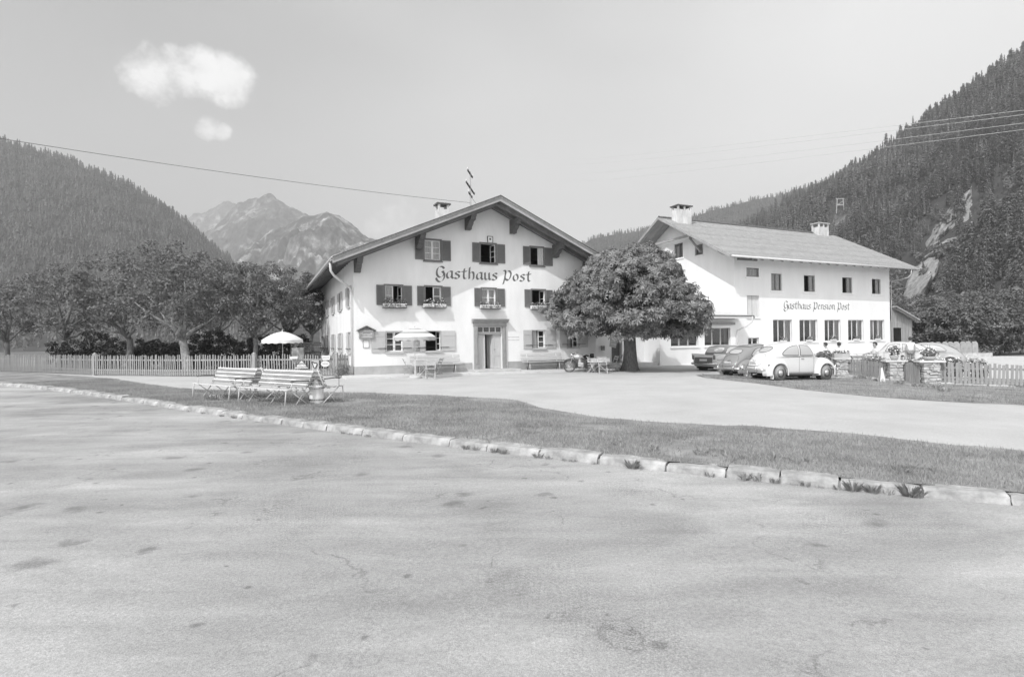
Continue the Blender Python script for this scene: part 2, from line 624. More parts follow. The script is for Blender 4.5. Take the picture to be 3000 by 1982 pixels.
def yv(x):
    return max(yk(x) + 0.5, yv0(x) + 0.22 * mnoise.noise(Vector((x * 0.9, 3.1, 0))) + 0.10 * mnoise.noise(Vector((x * 3.3, 7.7, 0))))

xs_far = sorted(set(list(np.linspace(-2800, -60, 9)) + list(np.linspace(-60, 60, 121)) + list(np.linspace(60, 2200, 9))))
tag(strip('ground', xs_far, lambda x: -60.0, lambda x: 2500.0, 10, lambda x, y, t: g(x) - 0.03, meadow_m), kind='structure')
xs_r = list(np.linspace(-70, 40, 331))
tag(strip('road', xs_r, lambda x: -40.0, yk, 20, lambda x, y, t: g(x) + 0.004 - 0.03 * (1 - t) * 0, road_m), kind='structure')
tag(strip('gravel_forecourt', list(np.linspace(-60, 40, 201)), lambda x: yk(x) + 0.15, lambda x: 52.0, 30, lambda x, y, t: g(x) + 0.008, gravel_m), kind='structure')
def zverge(x, y, t):
    h = 0.070 * (1 - t) ** 1.5 + 0.022 * (1 - t * t)
    return g(x) + 0.016 + h + (0.022 * mnoise.noise(Vector((x * 1.2, y * 1.2, 0))) + 0.012 * mnoise.noise(Vector((x * 4, y * 4, 0)))) * (1 - t) * min(1, t * 8)
tag(strip('grass_verge', list(np.linspace(-50, 24, 520)), lambda x: yk(x) + 0.17 + 0.05 * mnoise.noise(Vector((x * 4, 0, 5))), yv, 40, zverge, turf_m), kind='structure')
rp = sorted([(p.x, p.y) for p in (G(2222, 1124), G(2358, 1143), G(2560, 1163), G(2783, 1178))])
yr = curve([(rp[0][0] - 1.2, rp[0][1] + 3.2)] + rp + [(rp[-1][0] + 6, rp[-1][1] - 2.2), (40, 8)])
tag(strip('grass_patch', list(np.linspace(rp[0][0] - 1.2, 34, 160)), lambda x: yr(x) + 0.15 * mnoise.noise(Vector((x * 1.7, 1.0, 0))), lambda x: max(yr(x) + 0.1, 26.5 - 0.15 * (x - 9)), 14,
          lambda x, y, t: g(x) + 0.014 + 0.03 * min(1, 4 * t) + 0.015 * mnoise.noise(Vector((x * 2, y * 2, 0))) * min(1, 4 * t), turf_m), kind='structure')
tag(strip('orchard_grass', list(np.linspace(-90, -9.2, 60)), lambda x: 28.2 + max(0, -19 - x) * 0.35, lambda x: 130.0, 20, lambda x, y, t: g(x) + 0.014, turf_m), kind='structure')

# ---- kerb of single granite stones
kb = MB()
kx = np.linspace(-34, 16, 200)
for a, b in zip(kx[:-1], kx[1:]):
    A, B = Vector((a, yk(a), 0)), Vector((b, yk(b), 0))
    n = (B - A).normalized()
    n = Vector((-n.y, n.x, 0))
    for q in (0,):
        p0, p1 = A + n * 0.05, B + n * 0.05
        p2, p3 = B + n * 0.24, A + n * 0.24
        kb.quad((p0.x, p0.y, g(a) + .06), (p1.x, p1.y, g(b) + .06), (p2.x, p2.y, g(b) + .06), (p3.x, p3.y, g(a) + .06))
        kb.quad((p0.x, p0.y, g(a) - .02), (p1.x, p1.y, g(b) - .02), (p1.x, p1.y, g(b) + .06), (p0.x, p0.y, g(a) + .06))
kerb = tag(kb.build('kerb', mat('kerb_bed', 0.30, 0.95, 0.2, 6.0)), kind='structure')
arc = [(-34.0, yk(-34.0))]
x = -34.0
while x < 14:
    nx = x + 0.03
    arc.append((nx, yk(nx)))
    x = nx
arc = np.array(arc)
seg = np.concatenate([[0], np.cumsum(np.hypot(*np.diff(arc, axis=0).T))])
s0 = 0.0
rk = random.Random(5)
def stone_mesh(L, W, H, seed):
    r = random.Random(seed)
    nx_ = 5
    V, F = [], []
    prof = [(0.0, 0.0), (0.012, H * 0.55), (0.022, H - 0.03), (0.05, H - 0.004), (W - 0.04, H), (W, H - 0.03), (W, 0.0)]
    for i in range(nx_ + 1):
        fx = (i / nx_ - 0.5) * L
        en = 0.012 if i in (0, nx_) else 0.0
        for (a, b) in prof:
            j = 0.007
            V.append((fx + r.uniform(-j, j), a + r.uniform(-j, j) + (en if a < W / 2 else -en), max(0, b - en * (b > 0)) + r.uniform(-j, j) * (b > 0)))
    m = len(prof)
    for i in range(nx_):
        for k in range(m - 1):
            F.append((i * m + k, (i + 1) * m + k, (i + 1) * m + k + 1, i * m + k + 1))
    me = bpy.data.meshes.new('kerb_stone')
    me.from_pydata(V, [], F + [tuple(range(m)), tuple(nx_ * m + k for k in reversed(range(m)))])
    me.materials.append(stone_k)
    return me
while s0 < seg[-1] - 2:
    L = rk.choice((0.62, 0.75, 0.8, 0.95, 1.05, 0.5))
    sm = s0 + L / 2
    a = np.array([np.interp(s0, seg, arc[:, 0]), np.interp(s0, seg, arc[:, 1])])
    b = np.array([np.interp(s0 + L, seg, arc[:, 0]), np.interp(s0 + L, seg, arc[:, 1])])
    c = (a + b) / 2
    me = stone_mesh(L - rk.uniform(0.012, 0.04), 0.27 + rk.uniform(-.02, .03), 0.140 + rk.uniform(-.018, .018), int(s0 * 1000))
    o = bpy.data.objects.new('kerb_stone', me)
    col.objects.link(o)
    o.parent = kerb
    o.location = (c[0], c[1] - 0.0, g(c[0]) - 0.02)
    o.rotation_euler = (rk.uniform(-.03, .03), 0.012 + rk.uniform(-.015, .015), math.atan2(b[1] - a[1], b[0] - a[0]) + rk.uniform(-.012, .012))
    s0 += L

# ---- hills: height fields seen as a skyline from the valley
def hill(name, sky_px, D0, D1, m, n_u=140, n_d=46, base=0.0, rough=0.0, rscale=0.01, pw=1.25, back=1.5, umin=None, umax=None, seed=0.0, ridged=False):
    us, es = [], []
    for px, py in sky_px:
        d = ray(px, py)
        us.append(d.x)
        es.append(d.z)
    us, es = np.array(us), np.array(es)
    U = np.linspace(us[0] if umin is None else umin, us[-1] if umax is None else umax, n_u)
    E = np.interp(U, us, es)
    V, F = [], []
    tt = np.concatenate([np.linspace(0, 1, n_d), np.linspace(1.06, back, 6)])
    def zat(u, t, e):
        d0 = D0(u) if callable(D0) else D0
        d1 = D1(u) if callable(D1) else D1
        Y = d0 + (d1 - d0) * t
        if t <= 1:
            z = (CH + e * d1 - base) * (max(t, 0) ** pw) + base
        else:
            z = (CH + e * d1 - base) * (1 - (t - 1) * 1.1) + base
        X = u * Y
        if rough:
            q = Vector((X * rscale + seed, Y * rscale, seed * 1.7))
            f = mnoise.fractal(q, 0.9, 2.1, 7)
            if ridged:
                f = (0.55 - abs(f)) * 1.3
            z += rough * f * (4 * t * (1 - t) if t < 1 else 0.0) + rough * 0.16 * mnoise.fractal(q * 2.7, 0.8, 2.2, 5) * min(1, t * 2)
        return X, Y, z
    for i, u in enumerate(U):
        for t in tt:
            V.append(zat(u, t, E[i]))
    nd = len(tt)
    for i in range(n_u - 1):
        for j in range(nd - 1):
            k = i * nd + j
            F.append((k, k + nd, k + nd + 1, k + 1))
    o = npmesh(name, V, F, m, None, True)
    tag(o, kind='structure')
    return lambda u, t: zat(u, t, float(np.interp(u, us, es)))

def mountain_material(name, dark, light, amt, scale):
    m = bpy.data.materials.new(name)
    m.use_nodes = True
    t = m.node_tree
    L = t.links.new
    p = t.nodes['Principled BSDF']
    p.inputs['Roughness'].default_value = 1.0
    p.inputs['Specular IOR Level'].default_value = 0.0
    tcn = t.nodes.new('ShaderNodeTexCoord')
    def noise(s, st, d=8, dist=0.0):
        mpn = t.nodes.new('ShaderNodeMapping')
        mpn.inputs['Scale'].default_value = st
        mpn.inputs['Rotation'].default_value = (0, 0.35, 0)
        L(tcn.outputs['Object'], mpn.inputs[0])
        n = t.nodes.new('ShaderNodeTexNoise')
        n.inputs['Scale'].default_value = s
        n.inputs['Detail'].default_value = d
        n.inputs['Roughness'].default_value = 0.66
        n.inputs['Distortion'].default_value = dist
        L(mpn.outputs[0], n.inputs['Vector'])
        return n.outputs['Fac']
    def rng(s, a, b, c, d):
        r = t.nodes.new('ShaderNodeMapRange')
        L(s, r.inputs['Value'])
        for i, v in zip(('From Min', 'From Max', 'To Min', 'To Max'), (a, b, c, d)):
            r.inputs[i].default_value = v
        return r.outputs[0]
    def mth(op, a, b):
        n = t.nodes.new('ShaderNodeMath')
        n.operation = op
        for i, v in enumerate((a, b)):
            if isinstance(v, (int, float)):
                n.inputs[i].default_value = v
            else:
                L(v, n.inputs[i])
        return n.outputs[0]
    # gullies of pale scree run down the fall line, wider noise decides where the slope is bare
    gul = rng(noise(scale, (1.0, 1.0, 0.22), 9, 0.5), 0.50, 0.60, 0, 1)
    bare = rng(noise(scale * 0.22, (1, 1, .8), 6, 0.4), 0.42, 0.56, 0, 1)
    k = mth('MULTIPLY', gul, bare)
    k = mth('MULTIPLY', k, amt)
    tex = rng(noise(scale * 3.5, (1, 1, .6), 8), 0.3, 0.7, 0.45, 1.5)
    c = mth('MULTIPLY', mth('ADD', mth('MULTIPLY', k, light - dark), dark), tex)
    L(c, p.inputs['Base Color'])
    return m
M = 1
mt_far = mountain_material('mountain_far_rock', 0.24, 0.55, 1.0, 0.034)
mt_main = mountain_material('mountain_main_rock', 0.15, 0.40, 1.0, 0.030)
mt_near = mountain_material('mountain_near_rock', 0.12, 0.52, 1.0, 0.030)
forest_floor = mat('forest_floor', 0.08, 1.0, 0.4, 0.06, 0.0, spec=0.0)
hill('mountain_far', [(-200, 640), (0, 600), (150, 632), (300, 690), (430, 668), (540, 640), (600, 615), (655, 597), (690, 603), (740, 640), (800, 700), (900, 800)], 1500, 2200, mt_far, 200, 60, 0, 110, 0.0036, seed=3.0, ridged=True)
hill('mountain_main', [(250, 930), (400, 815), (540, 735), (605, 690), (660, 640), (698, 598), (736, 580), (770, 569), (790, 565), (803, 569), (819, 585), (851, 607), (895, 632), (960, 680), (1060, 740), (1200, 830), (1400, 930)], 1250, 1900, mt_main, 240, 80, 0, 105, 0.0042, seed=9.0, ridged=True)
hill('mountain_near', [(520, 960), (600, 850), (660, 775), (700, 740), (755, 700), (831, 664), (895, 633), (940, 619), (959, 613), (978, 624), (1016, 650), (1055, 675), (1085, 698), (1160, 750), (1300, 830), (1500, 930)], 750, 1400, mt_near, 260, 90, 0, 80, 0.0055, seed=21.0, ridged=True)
left_hill = hill('wooded_hill_left', [(-700, 240), (-300, 330), (0, 410), (200, 470), (380, 545), (521, 634), (545, 650), (573, 678), (605, 707), (637, 739), (662, 758), (700, 795), (760, 850), (850, 920), (1000, 985)], 320, 760, forest_floor, 130, 40, 0, 14, 0.012, seed=4.0)
far_hill = hill('wooded_hill_far', [(1300, 940), (1500, 830), (1640, 752), (1730, 703), (1800, 686), (1900, 672), (1980, 652), (2050, 628), (2120, 608), (2200, 590), (2280, 572), (2400, 540), (2600, 500)], 500, 1150, forest_floor, 120, 40, 0, 16, 0.01, seed=6.0)
def rD0(u):
    return 205 - 95 * min(1, max(0, (u - 0.25) / 0.55))
def rD1(u):
    return 620 - 150 * min(1, max(0, (u - 0.25) / 0.6))
right_hill = hill('wooded_hill_right', [(1950, 900), (2080, 740), (2180, 668), (2230, 640), (2300, 600), (2400, 552), (2480, 505), (2560, 465), (2640, 408), (2700, 368), (2750, 335), (2785, 308), (2850, 262), (3000, 160), (3300, 0), (3900, -100)], rD0, rD1, forest_floor, 150, 60, -1, 9, 0.02, pw=1.05, seed=8.0)
# ================================================================== BUILDINGS
class Frame:
    """local frame of a building: x along the front, y into the depth, z up (world height)"""
    def __init__(s, ox, oy, ang):
        s.o = Vector((ox, oy, 0))
        s.a = ang
        s.ex = Vector((math.cos(ang), math.sin(ang), 0))
        s.ey = Vector((-math.sin(ang), math.cos(ang), 0))
    def front(s, px, py, ly=0.0):
        d = ray(px, py)
        p0 = s.o + s.ey * ly
        t = (p0 - CAMP).dot(s.ey) / d.dot(s.ey)
        h = CAMP + d * t
        return (h - s.o).dot(s.ex), h.z
    def side(s, px, py, lx=0.0):
        d = ray(px, py)
        p0 = s.o + s.ex * lx
        t = (p0 - CAMP).dot(s.ex) / d.dot(s.ex)
        h = CAMP + d * t
        return (h - s.o).dot(s.ey), h.z
    def world(s, x, y, z=0.0):
        p = s.o + s.ex * x + s.ey * y
        return Vector((p.x, p.y, z))
    def fr(s, x0, y0, x1, y1, ly=0.0):
        """pixel rectangle -> local opening"""
        cx, cy = (x0 + x1) / 2, (y0 + y1) / 2
        a, b = s.front(x0, cy, ly)[0], s.front(x1, cy, ly)[0]
        return a, b, s.front(cx, y1, ly)[1], s.front(cx, y0, ly)[1]
def R1(x, y): return 880 + .40816 * x, 500 + .40816 * y
def R2(x, y): return 1560 + .38259 * x, 540 + .38265 * y
def R3(x, y): return 2100 + .38272 * x, 580 + .38265 * y
def r1(a, b, c, d): return R1(a, b) + R1(c, d)
def r2(a, b, c, d): return R2(a, b) + R2(c, d)
def r3(a, b, c, d): return R3(a, b) + R3(c, d)

def wall_mesh(mb, width, z0, ztop, holes, breaks=(), depth=0.24, y=0.0, P=None, x_start=0.0):
    """front face with rectangular holes; P maps (x, y, z) to the building frame"""
    P = P or (lambda x, yy, z: (x, yy, z))
    xs = sorted(set([x_start, width] + list(breaks) + [h[0] for h in holes] + [h[1] for h in holes]))
    xs = [x for x in xs if x_start <= x <= width]
    for a, b in zip(xs[:-1], xs[1:]):
        m = (a + b) / 2
        cuts = sorted([(h[2], h[3]) for h in holes if h[0] < m < h[1]])
        lo = (z0, z0)
        for c0, c1 in cuts:
            mb.quad(P(a, y, lo[0]), P(b, y, lo[1]), P(b, y, c0), P(a, y, c0))
            lo = (c1, c1)
        mb.quad(P(a, y, lo[0]), P(b, y, lo[1]), P(b, y, ztop(b)), P(a, y, ztop(a)))
    for (a, b, c0, c1) in [h[:4] for h in holes]:
        y2 = y + depth
        mb.quad(P(a, y, c0), P(a, y2, c0), P(a, y2, c1), P(a, y, c1))
        mb.quad(P(b, y2, c0), P(b, y, c0), P(b, y, c1), P(b, y2, c1))
        mb.quad(P(a, y, c0), P(b, y, c0), P(b, y2, c0), P(a, y2, c0))
        mb.quad(P(a, y2, c1), P(b, y2, c1), P(b, y, c1), P(a, y, c1))
    return mb

def pbox(mb, P, x0, x1, y0, y1, z0, z1):
    vs = [P(x, y, z) for z in (z0, z1) for x, y in ((x0, y0), (x1, y0), (x1, y1), (x0, y1))]
    return mb.add(vs, ((0, 3, 2, 1), (4, 5, 6, 7), (0, 1, 5, 4), (1, 2, 6, 5), (2, 3, 7, 6), (3, 0, 4, 7)))

def sash(par, P, x0, x1, y, z0, z1, rows, cols, m, bar=0.035, fr=0.05, th=0.04, ang=0.0, hinge='l', panes=True):
    """one casement: frame + glazing bars as a mesh, each pane a mesh; may be swung about its hinge side"""
    hx = x0 if hinge == 'l' else x1
    ca, sa = math.cos(ang), math.sin(ang)
    def Q(x, yy, z):
        dx, dy = x - hx, yy - y
        return P(hx + dx * ca - dy * sa, y + dx * sa + dy * ca, z)
    mb = MB()
    pbox(mb, Q, x0, x0 + fr, y, y + th, z0, z1)
    pbox(mb, Q, x1 - fr, x1, y, y + th, z0, z1)
    pbox(mb, Q, x0 + fr, x1 - fr, y, y + th, z0, z0 + fr)
    pbox(mb, Q, x0 + fr, x1 - fr, y, y + th, z1 - fr, z1)
    W, H = x1 - x0 - 2 * fr, z1 - z0 - 2 * fr
    for i in range(1, rows):
        zc = z0 + fr + H * i / rows
        pbox(mb, Q, x0 + fr, x1 - fr, y + .006, y + th - .006, zc - bar / 2, zc + bar / 2)
    for i in range(1, cols):
        xc = x0 + fr + W * i / cols
        pbox(mb, Q, xc - bar / 2, xc + bar / 2, y + .009, y + th - .009, z0 + fr, z1 - fr)
    s = mb.build('sash', m, par)
    if panes:
        for i in range(rows):
            for j in range(cols):
                a, b = x0 + fr + W * j / cols, x0 + fr + W * (j + 1) / cols
                c, d = z0 + fr + H * i / rows, z0 + fr + H * (i + 1) / rows
                q = MB()
                q.quad(Q(a, y + th * .5, c), Q(b, y + th * .5, c), Q(b, y + th * .5, d), Q(a, y + th * .5, d))
                q.build('pane', pane_m, par)
    return s

def shutter(par, P, x0, x1, z0, z1, m, louver=True, y=-0.055):
    mb = MB()
    st = 0.055
    th = 0.036
    if louver:
        pbox(mb, P, x0, x0 + st, y, y + th, z0, z1)
        pbox(mb, P, x1 - st, x1, y, y + th, z0, z1)
        for a, b in ((z0, z0 + st * 1.4), (z1 - st * 1.2, z1)):
            pbox(mb, P, x0 + st, x1 - st, y + .002, y + th - .002, a, b)
        n = max(6, int((z1 - z0) / 0.085))
        a0, a1 = z0 + st * 1.4, z1 - st * 1.2
        for i in range(n):
            zc = a0 + (a1 - a0) * (i + .5) / n
            hh = (a1 - a0) / n * .42
            vs = [P(x0 + st, y + .005, zc - hh), P(x1 - st, y + .005, zc - hh), P(x1 - st, y + .030, zc + hh), P(x0 + st, y + .030, zc + hh),
                  P(x0 + st, y + .010, zc - hh - .006), P(x1 - st, y + .010, zc - hh - .006), P(x1 - st, y + .034, zc + hh - .006), P(x0 + st, y + .034, zc + hh - .006)]
            mb.add(vs, ((0, 1, 2, 3), (7, 6, 5, 4), (0, 4, 5, 1), (3, 2, 6, 7)))
        pbox(mb, P, x0 + st, x1 - st, y + .033, y + .0355, a0, a1)
    else:
        pbox(mb, P, x0, x1, y, y + th, z0, z1)
        for zc in (z0 + .22, z1 - .22):
            pbox(mb, P, x0 + .02, x1 - .02, y - .018, y, zc - .04, zc + .04)
    return mb.build('shutter', m, par)

def curtains(par, P, x0, x1, z0, z1, y, m=None, gap=0.0, side='both', seed=0):
    """hanging folds behind the glass"""
    r = random.Random(seed)
    mb = MB()
    mid = (x0 + x1) / 2
    spans = []
    if side in ('both', 'l'):
        spans.append((x0, mid - gap / 2 if side == 'both' else x0 + (x1 - x0) * (1 - gap)))
    if side in ('both', 'r'):
        spans.append((mid + gap / 2 if side == 'both' else x1 - (x1 - x0) * (1 - gap), x1))
    for a, b in spans:
        n = max(6, int((b - a) / 0.03))
        pr = None
        for i in range(n + 1):
            xx = a + (b - a) * i / n
            yy = y + 0.028 * math.sin(i * 1.9 + r.random()) + 0.012 * r.random()
            if pr:
                mb.quad(P(pr[0], pr[1], z0), P(xx, yy, z0), P(xx, yy, z1), P(pr[0], pr[1], z1))
            pr = (xx, yy)
    return mb.build('curtain', m or curtain_m, par)

def window(par, P, x0, x1, z0, z1, fm, fw=0.07, rows=3, cols=1, n=2, state='', sh=None, shm=None, louver=True, curt='', sill=True, stay=False, recess=0.10, sm=None, proud=0.025, seed=0, shz=None):
    """x0..z1 is the wall opening"""
    sm = sm or white_paint
    mb = MB()
    pbox(mb, P, x0 - fw, x0, -proud, .05, z0 - fw, z1 + fw)
    pbox(mb, P, x1, x1 + fw, -proud, .05, z0 - fw, z1 + fw)
    pbox(mb, P, x0, x1, -proud, .05, z1, z1 + fw)
    pbox(mb, P, x0, x1, -proud, .05, z0 - fw, z0)
    w_ = mb.build('window', fm, par)
    if sill:
        s = MB()
        pbox(s, P, x0 - fw - .03, x1 + fw + .03, -.085, -proud + .004, z0 - fw - .045, z0 - fw + .01)
        s.build('sill', fm, w_)
    W = (x1 - x0) / n
    for i in range(n):
        a, b = x0 + W * i + .004, x0 + W * (i + 1) - .004
        st = state[i] if i < len(state) else 'c'
        hinge = 'l' if i < n / 2 else 'r'
        if st == 'c':
            sash(w_, P, a, b, recess, z0 + .004, z1 - .004, rows, cols, sm, hinge=hinge)
        elif st == 'i':
            sash(w_, P, a, b, recess, z0 + .004, z1 - .004, rows, cols, sm, ang=(1.25 if hinge == 'l' else -1.25), hinge=hinge)
        elif st == 'o':
            sash(w_, P, a, b, recess - .07, z0 + .004, z1 - .004, rows, cols, sm, ang=(-1.0 if hinge == 'l' else 1.0), hinge=hinge)
    if sh:
        shm = shm or fm
        zz0, zz1 = shz or (z0 - .02, z1 + .02)
        if sh[0]:
            shutter(w_, P, x0 - fw - sh[0], x0 - fw - .008, zz0, zz1, shm, louver)
        if sh[1]:
            shutter(w_, P, x1 + fw + .008, x1 + fw + sh[1], zz0, zz1, shm, louver)
    if curt:
        curtains(w_, P, x0, x1, z0, z1, recess + .10, gap={'f': .02, 'g': .45, 'l': .55, 'r': .70}[curt], side={'f': 'both', 'g': 'both', 'l': 'l', 'r': 'r'}[curt], seed=seed)
    if stay:
        s = MB()
        zc = z0 + (z1 - z0) * .17
        s.tube([P(x0 - .42, -.10, zc), P(x0 - .06, -.10, zc + .005), P(x0 - .02, -.03, zc - .05)], .012, 5)
        s.tube([P(x1 + .42, -.10, zc), P(x1 + .06, -.10, zc + .005), P(x1 + .02, -.03, zc - .05)], .012, 5)
        s.tube([P(x0 - .06, -.06, zc), P(x1 + .06, -.06, zc)], .009, 5)
        s.build('shutter_stay', iron, w_)
    return w_

# ---- blackletter drawn with a broad pen
GLY = {
 'G': (1.0, [[(.88, 1.28), (.72, 1.5), (.45, 1.52), (.2, 1.25), (.1, .8), (.16, .35), (.42, .1), (.7, .28), (.86, .62), (.66, .92), (.84, .86)], [(.9, .62), (.88, .1), (.68, -.32), (.38, -.5), (.12, -.3), (.02, .02)]]),
 'P': (1.05, [[(.08, 1.42), (.3, 1.36), (.3, .95), (.22, .42), (.38, .12), (.6, .05)], [(.36, .2), (.62, .12), (.84, .5), (.94, 1.0), (.82, 1.32), (.62, 1.4)], [(.22, .42), (.12, .0), (.0, -.5)]]),
 'a': (.82, [[(.64, .92), (.42, .98), (.16, .72), (.1, .3), (.24, .04), (.46, .16), (.62, .42)], [(.66, 1.0), (.64, .5), (.64, .16), (.78, .03)]]),
 's': (.70, [[(.62, .86), (.44, .98), (.2, .86), (.2, .66), (.46, .5), (.54, .26), (.4, .05), (.18, .03), (.04, .14)]]),
 't': (.66, [[(.38, 1.42), (.3, .9), (.28, .3), (.38, .05), (.58, .1)], [(.04, .98), (.3, 1.02), (.64, 1.06)]]),
 'h': (.84, [[(.24, 1.62), (.18, 1.0), (.16, .05)], [(.2, .72), (.42, 1.0), (.62, .9), (.66, .5), (.62, .1), (.5, -.08)]]),
 'u': (.86, [[(.14, 1.0), (.16, .6), (.16, .2), (.3, .04), (.5, .14), (.62, .32)], [(.62, 1.0), (.62, .5), (.64, .16), (.78, .03)]]),
 'o': (.80, [[(.42, .98), (.18, .74), (.12, .34), (.28, .05), (.5, .12), (.66, .45), (.6, .82), (.42, .98)]]),
 'e': (.72, [[(.16, .48), (.5, .64), (.52, .86), (.36, .98), (.16, .72), (.12, .3), (.3, .04), (.58, .16)]]),
 'n': (.86, [[(.1, .92), (.18, 1.0), (.18, .5), (.16, .05)], [(.2, .74), (.42, 1.0), (.62, .9), (.64, .5), (.64, .16), (.78, .03)]]),
 'i': (.44, [[(.1, .92), (.2, 1.0), (.2, .5), (.2, .16), (.34, .03)], [(.2, 1.34), (.28, 1.42)]]),
}
def spl(pts, k=5):
    P = [pts[0]] + list(pts) + [pts[-1]]
    o = []
    for i in range(1, len(P) - 2):
        for j in range(k):
            t = j / k
            o.append(tuple(0.5 * (2 * P[i][c] + (P[i + 1][c] - P[i - 1][c]) * t + (2 * P[i - 1][c] - 5 * P[i][c] + 4 * P[i + 1][c] - P[i + 2][c]) * t * t + (3 * P[i][c] - P[i - 1][c] - 3 * P[i + 1][c] + P[i + 2][c]) * t ** 3) for c in (0, 1)))
    o.append(tuple(pts[-1]))
    return o
def lettering(par, P, text, x0, x1, z0, xh, m, y=-0.004, pen=0.20, space=0.6, track=0.0):
    adv = sum((GLY[c][0] + track) if c != ' ' else space for c in text) - track
    sxx = (x1 - x0) / adv
    cur = 0.0
    pv = (math.cos(math.radians(38)) * pen / 2, math.sin(math.radians(38)) * pen / 2)
    for c in text:
        if c == ' ':
            cur += space
            continue
        mb = MB()
        for si, st in enumerate(GLY[c][1]):
            pp = spl(st)
            yy = y - 0.002 * si
            for i, ((ax, ay), (bx, by)) in enumerate(zip(pp[:-1], pp[1:])):
                q = [(ax - pv[0], ay - pv[1]), (ax + pv[0], ay + pv[1]), (bx + pv[0], by + pv[1]), (bx - pv[0], by - pv[1])]
                yk_ = yy - 0.00012 * i
                mb.quad(*[P(x0 + (cur + u) * sxx, yk_, z0 + v * xh) for u, v in q])
        mb.build('letter', m, par)
        cur += GLY[c][0] + track

# ------------------------------------------------------------------ the inn with the gable front
pA = G(1040, 1105)
FA = Frame(pA.x, pA.y, math.radians(28.2))
gA = g(FA.o.x)
A = empty('inn_building', FA.world(0, 0, 0), FA.a, 'white gabled inn with dark louvred shutters and Gasthaus Post lettering', 'building')
PA = lambda x, y, z: (x, y, z)
WA, DA = 13.5, 17.2
ra, rz = FA.front(1434, 608)
eaveL = FA.front(1043, 757)[1]
RIDGE = ra
SLP = (rz - eaveL) / RIDGE
ztA = lambda x: rz - SLP * abs(x - RIDGE)
print('A ridge', ra, rz, eaveL, SLP, 'corner', FA.o)
wins = {
 'T1': (892, 500, 1006, 645), 'T2': (1294, 524, 1402, 656), 'T3': (1652, 550, 1742, 672),
 'M1': (610, 826, 730, 965), 'M2': (898, 832, 1012, 965), 'M3': (1303, 848, 1402, 972), 'M4': (1662, 856, 1756, 975), 'M5': (1890, 862, 1968, 978),
 'G1': (616, 1158, 735, 1300), 'G2': (900, 1154, 1006, 1292), 'G3': (1664, 1144, 1757, 1270), 'G4': (1918, 1138, 1996, 1262)}
OP = {}
for k, v in wins.items():
    a, b, c, d = FA.fr(*r1(*v))
    OP[k] = [a, b, c, d]
for row in 'TMG':      # level the heads and sills of each storey
    ks = [k for k in OP if k[0] == row]
    for i in (2, 3):
        mval = sum(OP[k][i] for k in ks) / len(ks)
        for k in ks:
            OP[k][i] = 0.35 * OP[k][i] + 0.65 * mval
dA = FA.fr(*r1(1272, 1118, 1448, 1408))
dA = (dA[0], dA[1], gA + 0.16, dA[3])
holesA = [tuple(v) for v in OP.values()] + [dA]
mb = MB()
wall_mesh(mb, WA, gA - 0.6, ztA, holesA, breaks=(RIDGE,))
side_w = []
for a, b, zz0, zz1 in ((1.1, 2.0, 0, 0), (4.6, 5.5, 0, 0), (8.0, 8.9, 0, 0), (11.2, 12.1, 0, 0), (14.2, 15.1, 0, 0)):
    side_w.append((a, b, OP['M1'][2], OP['M1'][3]))
    side_w.append((a, b, OP['G1'][2], OP['G1'][3]))
PL = lambda x, y, z: (y, DA - x, z)      # left wall: x runs from the back corner to the front one
sw = [(DA - b, DA - a, c, d) for a, b, c, d in side_w]
wall_mesh(mb, DA, gA - 0.6, lambda x: ztA(0), sw, P=PL)
mb.quad((WA, 0, gA - .6), (WA, DA, gA - .6), (WA, DA, ztA(WA)), (WA, 0, ztA(WA)))
mb.add([(0, DA, gA - .6), (WA, DA, gA - .6), (WA, DA, ztA(WA)), (RIDGE, DA, rz), (0, DA, ztA(0))], [(4, 3, 2, 1, 0)])
mb.build('wall', plaster, A)
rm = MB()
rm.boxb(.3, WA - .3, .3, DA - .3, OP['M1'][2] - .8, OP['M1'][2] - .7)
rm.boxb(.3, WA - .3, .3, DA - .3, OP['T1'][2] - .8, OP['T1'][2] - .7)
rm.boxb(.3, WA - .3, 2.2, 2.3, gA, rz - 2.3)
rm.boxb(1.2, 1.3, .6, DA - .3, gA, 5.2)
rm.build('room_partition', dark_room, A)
# plinth, butted 20 mm proud of the wall, left and right of the door
zp = FA.front(*R1(800, 1392))[1]
for a, b in ((-.02, dA[0] - .32), (dA[1] + .32, WA)):
    q = MB()
    q.boxb(a, b, -.025, -.001, gA - .5, zp)
    q.build('plinth', plinth_m, A)
q = MB()
q.boxb(-.025, -.001, 0.0, DA, gA - .5, zp)
q.build('plinth', plinth_m, A)
